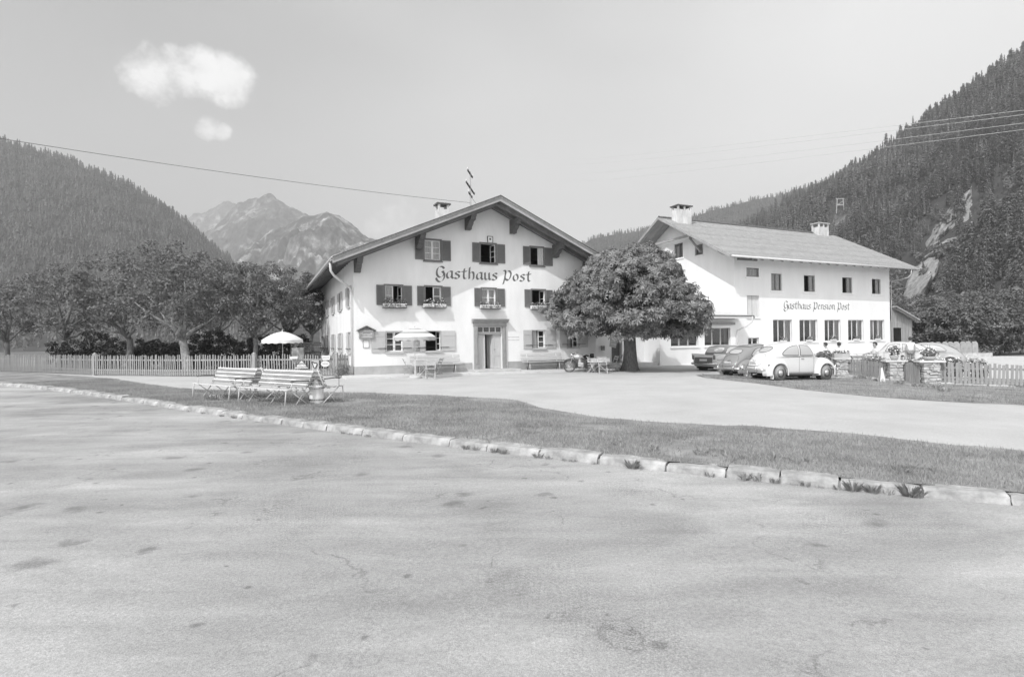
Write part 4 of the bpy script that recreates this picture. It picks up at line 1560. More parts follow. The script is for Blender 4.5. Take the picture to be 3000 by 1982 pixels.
for y in (YS - .55, YS + 5.2):
    vs += [(s0 - .1, y, zsr(s0 - .1)), (xr1, y, zsr(xr1)), (xr1, y, zsr(xr1) + .09), (s0 - .1, y, zsr(s0 - .1) + .09)]
q.add(vs, ((0, 1, 2, 3), (7, 6, 5, 4), (1, 5, 6, 2), (0, 4, 5, 1), (3, 2, 6, 7), (0, 3, 7, 4)))
q.build('roof', pale_wood, S5)
q = MB()
vs = []
for y in (YS - .50, YS - .44):
    vs += [(s0 - .05, y, zsr(s0) - .26), (xr1 - .35, y, zsr(xr1 - .35) - .24), (xr1 - .35, y, zsr(xr1 - .35) - .003), (s0 - .05, y, zsr(s0) - .003)]
q.add(vs, ((0, 1, 2, 3), (7, 6, 5, 4), (0, 4, 5, 1), (1, 5, 6, 2), (3, 2, 6, 7)))
q.build('verge_board', dark_wood, S5)
# ================================================================== TREES AND SHRUBS
def unit(v):
    return v / np.maximum(np.linalg.norm(v, axis=-1, keepdims=True), 1e-9)
def leaf_quads(pts, nrm, size, rng, aspect=0.55, jitter=0.5, spin=None):
    """one kite-shaped leaf per point, facing nrm with some scatter"""
    n = len(pts)
    nn = unit(nrm + rng.normal(0, jitter, (n, 3)))
    t = rng.normal(0, 1, (n, 3)) if spin is None else spin + rng.normal(0, .35, (n, 3))
    t = unit(t - nn * np.sum(t * nn, 1, keepdims=True))
    b = np.cross(nn, t)
    s = (size * rng.uniform(.65, 1.3, n))[:, None]
    a0 = pts
    a1 = pts + t * s * .5 + b * s * aspect * .5 + nn * s * .06
    a2 = pts + t * s * 1.0 - nn * s * .10
    a3 = pts + t * s * .5 - b * s * aspect * .5 + nn * s * .06
    V = np.stack([a0, a1, a2, a3], 1).reshape(-1, 3)
    F = np.arange(4 * n).reshape(-1, 4)
    return V, F
def palmate(pts, nrm, size, rng, k=6):
    """chestnut leaves: k leaflets fanned round each stalk, drooping at the tips"""
    n = len(pts)
    nn = unit(nrm + rng.normal(0, .5, (n, 3)))
    t = rng.normal(0, 1, (n, 3))
    t = unit(t - nn * np.sum(t * nn, 1, keepdims=True))
    b = np.cross(nn, t)
    s = (size * rng.uniform(.7, 1.25, n))[:, None]
    Vs = []
    for i in range(k):
        ang = 2 * PI * i / (k + 1)
        d = t * math.cos(ang) + b * math.sin(ang)
        e = np.cross(nn, d)
        L = s * (.62 + .38 * math.sin(PI * (i + .5) / k))
        a0 = pts
        a1 = pts + d * L * .62 + e * L * .17 - nn * L * .05
        a2 = pts + d * L - nn * L * .34
        a3 = pts + d * L * .62 - e * L * .17 - nn * L * .05
        Vs.append(np.stack([a0, a1, a2, a3], 1))
    V = np.stack(Vs, 1).reshape(-1, 3)
    return V, np.arange(len(V)).reshape(-1, 4)
def ell(rng, n):
    v = rng.normal(0, 1, (n, 3))
    return unit(v)
def clump_points(centres, rad, per, rng, upper=0.55, flat=0.6):
    """points on lumpy shells round the centres, biased to the upper side"""
    P, N = [], []
    for c, r in zip(centres, rad):
        d = ell(rng, per)
        low = d[:, 2] < -.15
        flip = low & (rng.random(per) < upper)
        d[flip, 2] *= -1
        rr = r * (rng.random(per) ** .35)[:, None]
        q = d * rr
        q[:, 2] *= flat
        P.append(c + q)
        N.append(unit(d + np.array([0, 0, .5])))
    return np.concatenate(P), np.concatenate(N)
bark_m = mat('bark', 0.16, 0.95, 0.45, 6.0, 0.9, 14.0, 0.1, stretch=(3, 3, .6))
bark_pale = mat('bark_pale', 0.34, 0.95, 0.5, 5.0, 0.6, 14.0, 0.1)
def limb(mb, a, b, r0, r1, rng, seg=5, wob=.08, n=8):
    a, b = Vector(a), Vector(b)
    L = (b - a).length
    pts, rs = [], []
    for i in range(seg + 1):
        t = i / seg
        p = a.lerp(b, t)
        if 0 < i < seg:
            p += Vector(rng.normal(0, wob * L * .3, 3))
        pts.append(p)
        rs.append(r0 + (r1 - r0) * t)
    mb.tube(pts, rs, n)
    return pts
# ---- the horse chestnut between the two houses
def chestnut():
    rng = np.random.default_rng(42)
    base = G(1846, 1086)
    T = empty('chestnut_tree', base, 0, 'broad horse chestnut tree with dense drooping crown standing in the forecourt', 'tree')
    mb = MB()
    prof = [(.62, -.1), (.52, .06), (.44, .25), (.37, .6), (.335, 1.2), (.33, 1.9), (.36, 2.3)]
    n = 14
    b0 = len(mb.v)
    for r, z in prof:
        for k in range(n):
            t = 2 * PI * k / n
            rr = r * (1 + .10 * math.sin(3 * t + z) * (1.4 - min(1, z)) + .05 * math.sin(5 * t + 2 * z))
            mb.v.append((rr * math.cos(t), rr * math.sin(t), z))
    for i in range(len(prof) - 1):
        for k in range(n):
            mb.f.append((b0 + i * n + k, b0 + i * n + (k + 1) % n, b0 + (i + 1) * n + (k + 1) % n, b0 + (i + 1) * n + k))
    for k in range(9):
        t = 2 * PI * k / 9 + rng.uniform(-.2, .2)
        L = rng.uniform(1.6, 3.2)
        h = rng.uniform(2.6, 5.2)
        limb(mb, (0, 0, 2.0 + .1 * (k % 3)), (math.cos(t) * L, math.sin(t) * L, h), .17, .05, rng, 5, .1, 7)
    limb(mb, (0, 0, 2.2), (.1, .1, 5.7), .22, .06, rng, 5, .05, 7)
    mb.build('trunk', bark_m, T, smooth=True)
    zz = np.array([6.75, 6.45, 5.95, 5.35, 4.7, 4.05, 3.45, 2.9, 2.4, 2.0])
    rr_ = np.array([.35, 1.25, 2.15, 2.85, 3.35, 3.7, 3.9, 3.9, 3.5, 2.5])
    cs, rd = [], []
    for i in range(420):
        z = 6.7 - (rng.random() ** .85) * 4.55
        a = rng.uniform(0, 2 * PI)
        R = np.interp(-z, -zz, rr_) * (1 + .09 * math.sin(3 * a + z * 1.3) + .06 * math.sin(7 * a - z * 2.1)) * rng.uniform(.80, 1.03)
        cs.append((R * math.cos(a), R * math.sin(a), z - .1 + rng.normal(0, .12)))
        rd.append(rng.uniform(.30, .56))
    for i in range(90):
        a = rng.uniform(0, 2 * PI)
        z = rng.uniform(2.5, 5.8)
        R = np.interp(-z, -zz, rr_) * rng.uniform(.2, .75)
        cs.append((R * math.cos(a), R * math.sin(a), z))
        rd.append(.6)
    cs = np.array(cs)
    P, N = clump_points(cs, rd, 62, rng, .85, .6)
    P = P + rng.normal(0, .10, P.shape)
    out_ = P.copy()
    out_[:, 2] = 0
    N = unit(N * .8 + unit(out_) * .45 + np.array([0, 0, .5]))
    # leaves droop over the outer edge of every bough
    V, F = palmate(P, N, .235, rng, 6)
    npmesh('crown', V, F, leaf_mat('chestnut_leaf', .30, .45, 1.2, .24), T)
chestnut()

def leafy_tree(name, base, h, rx, ry, z0, seed, label, cat='tree', group=None, n_cl=90, per=70, lsize=.16, mat_=None, trunk_r=.16, lean=(0, 0), bark=None, fork=.45, skew=None, trunk=True):
    rng = np.random.default_rng(seed)
    T = empty(name, base, 0, label, cat, group)
    mb = MB()
    top = Vector((lean[0], lean[1], z0 + (h - z0) * .25))
    fk = top * fork
    fk.z = max(.5, z0 * .85)
    if trunk:
        limb(mb, (0, 0, -.1), fk, trunk_r * 1.25, trunk_r * .85, rng, 4, .06)
    cs, rd = [], []
    for i in range(n_cl):
        d = rng.normal(0, 1, 3)
        d /= np.linalg.norm(d)
        k = rng.random() ** .30
        c = np.array([lean[0] + d[0] * rx * k, lean[1] + d[1] * ry * k, (z0 + h) / 2 + d[2] * (h - z0) / 2 * k])
        if skew:
            c[2] += skew * c[0]
        cs.append(c)
        rd.append(rng.uniform(.30, .62) * min(rx, h - z0) * .36)
    if trunk:
        for i in range(9):
            c = cs[int(rng.integers(0, n_cl))]
            pts = limb(mb, fk, Vector(c) * .9 + Vector((0, 0, -.1)), trunk_r * .55, .03, rng, 4, .12, 6)
        mb.build('trunk', bark or bark_m, T, smooth=True)
    P, N = clump_points(np.array(cs), rd, per, rng, .6, .75)
    V, F = leaf_quads(P, N, lsize, rng, .55, .55)
    npmesh('crown', V, F, mat_ or leaf_mat('orchard_leaf', .20, .45, 1.6, .28), T)
    return T
orch = leaf_mat('orchard_leaf', .20, .45, 1.6, .28)
bush_m = leaf_mat('bush_leaf', .19, .45, 1.4, .25)
dark_hedge = leaf_mat('hedge_leaf', .055, .5, 1.4, .12)
# orchard behind the picket fence
def gpt(px, Y):
    x = (px - CXP) / FPX * Y
    return Vector((x, Y, g(x)))
og = 'fruit trees in the orchard'
leafy_tree('fruit_tree', gpt(552, 32.5), 7.4, 3.6, 3.0, 2.2, 1, 'old forked fruit tree with pale bark at the hut end of the orchard', 'tree', og, 120, 80, .17, orch, .22, (-.7, 0), bark_pale)
leafy_tree('fruit_tree', gpt(752, 33.5), 6.5, 2.7, 2.4, 2.3, 2, 'slim fruit tree forking low above the fence post', 'tree', og, 100, 80, .16, orch, .13, (-.3, .2), bark_m)
leafy_tree('fruit_tree', gpt(845, 37.0), 6.6, 2.1, 2.2, 2.6, 12, 'fruit tree with its crown above the open white sunshade', 'tree', og, 80, 75, .16, orch, .12, (0, .2), bark_m)
leafy_tree('fruit_tree', gpt(918, 40.0), 6.3, 1.7, 1.9, 2.6, 3, 'small fruit tree close to the side wall of the inn', 'tree', og, 70, 75, .16, orch, .13, (-.2, 0), bark_pale)
leafy_tree('fruit_tree', gpt(640, 42.0), 7.6, 3.0, 2.6, 2.6, 4, 'fruit tree standing behind the hut in the orchard', 'tree', og, 90, 70, .18, orch, .16)
for i, (px, Y) in enumerate(((380, 34), (190, 38), (20, 42))):
    leafy_tree('fruit_tree', gpt(px, Y), 7.2 - .4 * i, 3.2, 2.8, 2.3, 50 + i, ('tall fruit tree beyond the pale forked one, away from the inn', 'rounded fruit tree farther along the orchard fence', 'last fruit tree at the far end of the orchard fence')[i], 'tree', og, 90, 70, .18, orch, .18)
# hedge of dark shrubs along the back of the fence
hg = 'dark shrubs behind the picket fence'
for i, px in enumerate((500, 570, 640, 705, 790, 850, 430, 350, 270, 200)):
    leafy_tree('shrub', gpt(px, 35.5 + (i % 3) * .7), 2.0 + .25 * (i % 3), 1.5, .9, -.5, 70 + i, 'dark dense shrub in the hedge row behind the orchard picket fence', 'shrub', hg, 60, 90, .14, dark_hedge, trunk=True, trunk_r=.05)
# deciduous growth at the foot of the wooded hillside beside the shed
bg_ = 'bushy trees behind the shed'
for i, (px, Y, h, r, z0, m) in enumerate(((2650, 70, 8.5, 4.6, .3, bush_m), (2705, 62, 8.0, 4.4, .3, bush_m), (2765, 60, 8.6, 4.6, .3, bush_m), (2690, 84, 13.5, 5.6, 1, bush_m), (2745, 82, 12.5, 5.5, 1, bush_m),
                                     (2625, 88, 12.0, 5.0, 1, bush_m), (2840, 58, 9.4, 4.8, .3, bush_m), (2930, 60, 10.5, 5.2, .3, bush_m), (2820, 84, 14, 6, 1, bush_m), (3020, 62, 10, 5, .3, bush_m), (2580, 95, 12, 5, 1, bush_m), (2910, 86, 15, 6, 1, bush_m))):
    b = gpt(px, Y)
    tall = h > 11
    h, r = h * .62, r * .82
    leafy_tree('bushy_tree', b, h, r, r * .8, z0, 90 + i, 'tall bushy tree in the back row at the foot of the wooded hillside' if tall else 'low rounded bushy tree in the front row beside the board shed', 'tree', bg_ + (', back row' if tall else ', front row'), 90, 90, .30, m, .16)

# ---- conifers: a few shapes, many copies
spruce_m = leaf_mat('spruce_needles', .155, .62, .035, .15)
spruce_m2 = leaf_mat('larch_needles', .23, .5, .05, .2)
trunk_m = mat('conifer_trunk', .30, .95, .3, 3.0)
def conifer_mesh(seed, h=15.0, lay=9, k=9, bare=.12, rad=.17, rnd_=0.0):
    rng = np.random.default_rng(seed)
    V, F = [], []
    for i in range(lay):
        t = i / lay
        z0 = h * (bare + (1 - bare) * t)
        cone = (1 - t) ** .8
        ball = math.sqrt(max(0, 1 - (2 * t - .8) ** 2 / 1.6))
        R = h * rad * (cone * (1 - rnd_) + ball * rnd_ * .8) * rng.uniform(.75, 1.2) + .2
        dz = h * (1 - bare) / lay
        off = rng.uniform(0, 6)
        for j in range(k):
            a = 2 * PI * j / k + off + rng.uniform(-.3, .3)
            r = R * rng.uniform(.55, 1.2)
            wd = R * .40
            ca, sa = math.cos(a), math.sin(a)
            zt_ = z0 + dz * rng.uniform(.8, 1.5)
            n = len(V)
            zz = z0 + rng.uniform(-.45, .35) * dz
            V += [(0, 0, zt_), (ca * r * .6 - sa * wd, sa * r * .6 + ca * wd, zz + dz * .25), (ca * r, sa * r, zz - dz * .12), (ca * r * .6 + sa * wd, sa * r * .6 - ca * wd, zz + dz * .25)]
            F.append((n, n + 1, n + 2, n + 3))
    return np.array(V), np.array(F)
CON = [conifer_mesh(s, 15.0, 9 + s % 2, 8, (.08, .20, .30)[s % 3], (.16, .21, .18)[s % 3], (0.0, .25, .75)[s % 3]) for s in range(6)]
def conifer_fine(seed, h=15.0, bare=.12, rad=.17, rnd_=0.0, n=900):
    """boughs as many small drooping sprays, for the trees that show largest"""
    rng = np.random.default_rng(seed)
    t = rng.random(n) ** 1.25
    lay = np.floor(t * 15) / 15 + rng.normal(0, .012, n)
    cone = np.clip(1 - t, 0, 1) ** .85
    ball = np.sqrt(np.clip(1 - (2 * t - .8) ** 2 / 1.6, 0, 1))
    R = h * rad * (cone * (1 - rnd_) + ball * rnd_ * .8) + .15
    a = rng.uniform(0, 2 * PI, n)
    k = rng.random(n) ** .5
    lump = 1 + .22 * np.sin(3 * a + lay * 40) + .12 * np.sin(7 * a - lay * 90)
    r = R * k * lump
    z = h * (bare + (1 - bare) * lay) + h * .03 * (1 - k)
    P = np.stack([r * np.cos(a), r * np.sin(a), z], 1)
    out_ = np.stack([np.cos(a), np.sin(a), -.35 * np.ones(n)], 1)
    N = unit(np.stack([np.cos(a) * .5, np.sin(a) * .5, np.ones(n)], 1))
    return leaf_quads(P, N, .95, rng, .45, .35, out_)
FINE = [conifer_fine(200 + s, 15.0, (.08, .18, .28)[s % 3], (.15, .19, .17)[s % 3], (0.0, .25, .7)[s % 3]) for s in range(6)]
CLEAR = [(2450, 622, 32, 30), (2438, 670, 22, 30), (2695, 815, 48, 48), (2735, 750, 38, 55), (2775, 680, 34, 60), (2665, 862, 56, 50), (2850, 610, 34, 50), (2930, 540, 26, 40)]
def PX(p):
    d = p - CAMP
    return CXP + FPX * d.dot(cR) / d.y, CYP - FPX * d.dot(cU) / d.y
rng = np.random.default_rng(5)
cand = []
for i in range(8600):
    u = rng.uniform(.20, 1.25)
    t = rng.random() ** .75
    if u < .42 and t < .25:
        continue
    x, y, z = right_hill(u, min(t * 1.02, 1.02))
    px, py = PX(Vector((x, y, z)))
    s = rng.uniform(.34, .92) * (1.0 if rng.random() < .75 else .55)
    s *= 1 + .45 * mnoise.noise(Vector((x * .02, y * .02, 9.0)))
    hpx = 15 * s * FPX / y
    if any(((px - a) / c) ** 2 + ((py - hpx * q - b) / d) ** 2 < 1 for a, b, c, d in CLEAR for q in (0, .5, .85)):
        if rng.random() < .35:
            continue
        s *= .26
        hpx *= .26
    cand.append((hpx, x, y, z, s, px, py))
cand.sort(key=lambda c: -c[0])
vis = [c for c in cand if 2150 < c[5] < 3080 and -80 < c[6] < 960 and (c[5] > 2640 or c[6] < 800 - (2640 - c[5]) * .12)]
ind = set(id(c) for c in vis[:290])
cm, tm = [], []
for k, (V, F) in enumerate(FINE):
    o = npmesh('crown', V, F, spruce_m if k % 3 else spruce_m2)
    cm.append(o.data)
    bpy.data.objects.remove(o)
    q = MB()
    q.tube([(0, 0, -1.0), (0, 0, 5), (0, 0, 13.5)], [.24, .18, .05], 6)
    o = q.build('trunk', trunk_m)
    tm.append(o.data)
    bpy.data.objects.remove(o)
SV, SF, nv = [], [], 0
for c in cand:
    k = int(rng.integers(0, 6))
    _, x, y, z, s, px, py = c
    rot = rng.uniform(0, 2 * PI)
    if id(c) in ind:
        r = empty('spruce', (x, y, z), rot, 'spruce on the steep wooded hillside above the guest house', 'tree', 'spruces on the wooded hillside')
        r.scale = (s, s, s * rng.uniform(.9, 1.15))
        for nm, me in (('trunk', tm[k]), ('crown', cm[k])):
            o = bpy.data.objects.new(nm, me)
            col.objects.link(o)
            o.parent = r
    else:
        V, F = CON[k]
        ca, sa = math.cos(rot) * s, math.sin(rot) * s
        W = np.stack([V[:, 0] * ca - V[:, 1] * sa + x, V[:, 0] * sa + V[:, 1] * ca + y, V[:, 2] * s + z], 1)
        SV.append(W)
        SF.append(F + nv)
        nv += len(W)
tag(npmesh('hillside_forest', np.concatenate(SV), np.concatenate(SF), spruce_m), 'spruce forest covering the rest of the steep hillside', 'forest', None, 'stuff')
LOW = conifer_mesh(99, 15.0, 4, 5, .08, .2, .3)
def forest(name, fn, n, u0, u1, label, m, seed, sc0=.7, sc1=1.2, tmin=0.0):
    rng = np.random.default_rng(seed)
    SV, SF, nv = [], [], 0
    V, F = LOW
    for i in range(n):
        u = rng.uniform(u0, u1)
        t = tmin + (1.01 - tmin) * rng.random() ** .7
        x, y, z = fn(u, t)
        s = rng.uniform(sc0, sc1)
        rot = rng.uniform(0, 6.28)
        ca, sa = math.cos(rot) * s, math.sin(rot) * s
        SV.append(np.stack([V[:, 0] * ca - V[:, 1] * sa + x, V[:, 0] * sa + V[:, 1] * ca + y, V[:, 2] * s + z - 1], 1))
        SF.append(F + nv)
        nv += len(V)
    tag(npmesh(name, np.concatenate(SV), np.concatenate(SF), m), label, 'forest', None, 'stuff')
forest('far_forest', far_hill, 5200, -.05, .6, 'distant spruce forest on the rounded hill behind the houses', spruce_m, 6, .45, .85, .3)
forest('left_forest', left_hill, 8000, -1.15, -.48, 'dark spruce forest on the slope behind the orchard', spruce_m, 7, .4, .85)
# forest edge meadow slope and scree on the hillside
def patch(name, pxs, fn, lift, m, nu=26, nt=26, kind='structure', rough=1.0, seed=1.0):
    """a sheet laid on the hill: pxs = list of (u, t0, t1)"""
    us = [a[0] for a in pxs]
    U = np.linspace(us[0], us[-1], nu)
    T0 = np.interp(U, us, [a[1] for a in pxs])
    T1 = np.interp(U, us, [a[2] for a in pxs])
    V, F = [], []
    for i in range(nu):
        for j in range(nt):
            t = T0[i] + (T1[i] - T0[i]) * j / (nt - 1)
            x, y, z = fn(U[i], t)
            e = min(1, 5 * min(i, nu - 1 - i, j, nt - 1 - j) / nu)
            dn = mnoise.fractal(Vector((x * .06, y * .06, seed)), .8, 2.2, 5) * rough
            V.append((x, y - (lift * e + dn * e), z + (lift + dn) * e * .8 - .3 * (1 - e)))
    for i in range(nu - 1):
        for j in range(nt - 1):
            k = i * nt + j
            F.append((k, k + nt, k + nt + 1, k + 1))
    return tag(npmesh(name, V, F, m, None, False), kind=kind)
def hill_uv(fn, px, py):
    """slope parameter where the sight line meets the hill"""
    u = ray(px, py).x
    best = min(np.linspace(0, 1, 400), key=lambda t: abs(PX(Vector(fn(u, t)))[1] - py))
    return u, float(best)
pr = []
for px, ya, yb in ((2640, 905, 870), (2670, 900, 800), (2700, 880, 745), (2730, 840, 680), (2760, 760, 640), (2790, 720, 600), (2850, 680, 540)):
    u, ta = hill_uv(right_hill, px, ya)
    _, tb = hill_uv(right_hill, px, yb)
    pr.append((u, ta, tb))
patch('rock_slope', pr, right_hill, 2.0, mat('cliff_rock', .38, 1.0, .55, .7, 1.0, 2.0, 0.0, detail=10, lo=.20, hi=.46), 90, 90, rough=7.0)
pr = []
for px, ya, yb in ((2405, 770, 735), (2425, 760, 680), (2445, 740, 622), (2470, 690, 612), (2492, 650, 625)):
    u, ta = hill_uv(right_hill, px, ya)
    _, tb = hill_uv(right_hill, px, yb)
    pr.append((u, ta, tb))
patch('hill_clearing', pr, right_hill, .6, mat('dry_grass', .17, 1, .4, .15), 24, 24, rough=.8)
# scrub on the bare parts of the slope
rng = np.random.default_rng(31)
SV, SF, nv = [], [], 0
for i in range(5200):
    a, b, c, d = CLEAR[int(rng.integers(0, len(CLEAR)))]
    th, q = rng.uniform(0, 2 * PI), rng.random() ** .5 * 1.6
    px, py = a + c * q * math.cos(th), b + d * q * math.sin(th) + 20
    if mnoise.noise(Vector((px * .03, py * .03, 4.0))) < -.05 + .42 * (px > 2630):
        continue
    u = ray(px, py).x
    lo_, hi_ = 0.0, 1.0
    for _ in range(14):
        mid = (lo_ + hi_) / 2
        if PX(Vector(right_hill(u, mid)))[1] > py:
            lo_ = mid
        else:
            hi_ = mid
    x, y, z = right_hill(u, lo_)
    dd = ell(rng, 14)
    P = dd * np.array([.9, .9, .8]) * rng.uniform(.5, 1.5) + np.array([x, y - 1.6, z + 1.9])
    V, F = leaf_quads(P, unit(dd + np.array([0, -.2, .5])), .8, rng, .7, .5)
    SV.append(V)
    SF.append(F + nv)
    nv += len(V)
tag(npmesh('hillside_scrub', np.concatenate(SV), np.concatenate(SF), bush_m), 'low scrub growing over the bare rocky parts of the hillside', 'scrub', None, 'stuff')
# ================================================================== CARS
car_glass = mat('car_glass', .46, .06, spec=.9, coat=.4)  # light base colour paints in the reflection on the windows
tyre_m = mat('tyre_rubber', .13, .9)
chrome = mat('chrome', .75, .18, metal=.9, spec=.8)
lamp_m = mat('lamp_glass', .55, .1, spec=.8)
tail_m = mat('tail_glass', .22, .2, spec=.6)
under_m = mat('underbody', .03, 1.0)
plate_m = mat('number_plate', .75, .6)
trim_d = mat('rubber_trim', .08, .6)
class Hull:
    def __init__(s, st):
        s.x = [a[0] for a in st]
        s.c = list(zip(*[a[1:] for a in st]))
    def at(s, x):
        return [float(np.interp(x, s.x, c)) for c in s.c]      # zb, w, zs, zt, p
    def sec(s, x, n=9):
        zb, w, zs, zt, p = s.at(x)
        pts = [(0.0, zb), (w * .86, zb), (w * .97, zb + .05), (w, zb + .14 * (zs - zb) + .04), (w, zb + (zs - zb) * .6)]
        for k in range(n + 1):
            t = PI / 2 * k / n
            c, d = max(0.0, math.cos(t)), math.sin(t)
            pts.append((w * c ** p, zs + (zt - zs) * d ** p))
        return pts
    def ys(s, x, z):
        zb, w, zs, zt, p = s.at(x)
        if z <= zs:
            return w
        q = min(1.0, (z - zs) / (zt - zs)) ** (1 / p)
        return w * math.sqrt(max(0, 1 - q * q)) ** p
    def zsec(s, x, y):
        zb, w, zs, zt, p = s.at(x)
        if abs(y) >= w:
            return zb
        c = (abs(y) / w) ** (1 / p)
        return zs + (zt - zs) * math.sqrt(max(0, 1 - c * c)) ** p
    def xs(s, y, z, xa, xb):
        """x between xa (outside) and xb (inside) where the skin reaches height z at y"""
        for _ in range(40):
            m = (xa + xb) / 2
            if s.zsec(m, y) < z:
                xa = m
            else:
                xb = m
        return (xa + xb) / 2
    def build(s, name, m, par, x0=None, x1=None, n=44):
        xs = np.linspace(s.x[0] if x0 is None else x0, s.x[-1] if x1 is None else x1, n)
        V, F = [], []
        for x in xs:
            h = s.sec(x)
            ring = [(x, y, z) for y, z in h] + [(x, -y, z) for y, z in reversed(h[1:-1])]
            V += ring
        k = len(ring)
        for i in range(n - 1):
            for j in range(k):
                F.append((i * k + j, (i + 1) * k + j, (i + 1) * k + (j + 1) % k, i * k + (j + 1) % k))
        F.append(tuple(range(k)))
        F.append(tuple((n - 1) * k + j for j in reversed(range(k))))
        me = bpy.data.meshes.new(name)
        me.from_pydata(V, [], F)
        return link(name, me, m, par, True)
def dense(poly, step=.07):
    o = []
    for a, b in zip(poly, list(poly[1:]) + [poly[0]]):
        k = max(1, int(math.hypot(b[0] - a[0], b[1] - a[1]) / step))
        o += [(a[0] + (b[0] - a[0]) * i / k, a[1] + (b[1] - a[1]) * i / k) for i in range(k)]
    return o
def loft_patch(poly, proj, off):
    """fan of three rings over a polygon outline, each vertex projected on to the skin"""
    poly = dense(poly)
    c = np.mean(np.array(poly), 0)
    V, F = [], []
    n = len(poly)
    for r in (1.0, .75, .5, .25):
        for p in poly:
            q = c + (np.array(p) - c) * r
            V.append(proj(q[0], q[1], off))
    V.append(proj(c[0], c[1], off))
    for k in range(3):
        for i in range(n):
            F.append((k * n + i, k * n + (i + 1) % n, (k + 1) * n + (i + 1) % n, (k + 1) * n + i))
    for i in range(n):
        F.append((3 * n + i, 3 * n + (i + 1) % n, 4 * n))
    mb = MB()
    mb.add(V, F)
    return mb
def rim_strip(poly, proj, off, r, n=4):
    pts = [proj(p[0], p[1], off) for p in dense(poly)]
    q = MB()
    q.tube(pts + [pts[0]], r, n)
    return q
def ovalpoly(cx, cy, rx, ry, n=18, p=.75):
    o = []
    for k in range(n):
        t = 2 * PI * k / n
        c, s = math.cos(t), math.sin(t)
        o.append((cx + rx * math.copysign(abs(c) ** p, c), cy + ry * math.copysign(abs(s) ** p, s)))
    return o
def wheel(par, x, y, r=.315, w=.15, side=1, cap=None, wall=None):
    o = side * w / 2
    q = MB()
    q.lathe([(r * .62, -w / 2), (r * .9, -w / 2), (r, -w * .32), (r, w * .32), (r * .9, w / 2), (r * .62, w / 2)], 26, (x, y, r), 'y')
    t = q.build('wheel', tyre_m, par, True)
    if wall is not None:
        q = MB()
        yy = y + o + side * .003
        q.lathe([(r * .71, yy), (r * .93, yy + side * .002)], 26, (x, 0, r), 'y')
        q.build('whitewall', wall, t, True)
    q = MB()
    yy = y + o
    q.lathe([(r * .70, yy - side * .02), (r * .68, yy + side * .008), (r * .5, yy - side * .012), (r * .4, yy + side * .004), (r * .001, yy + side * .004)], 22, (x, 0, r), 'y')
    q.build('rim', cap or chrome, t, True)
    q = MB()
    q.lathe([(r * .36, yy), (r * .33, yy + side * .03), (r * .2, yy + side * .045), (r * .001, yy + side * .05)], 18, (x, 0, r), 'y')
    q.build('hub_cap', chrome, t, True)
    return t

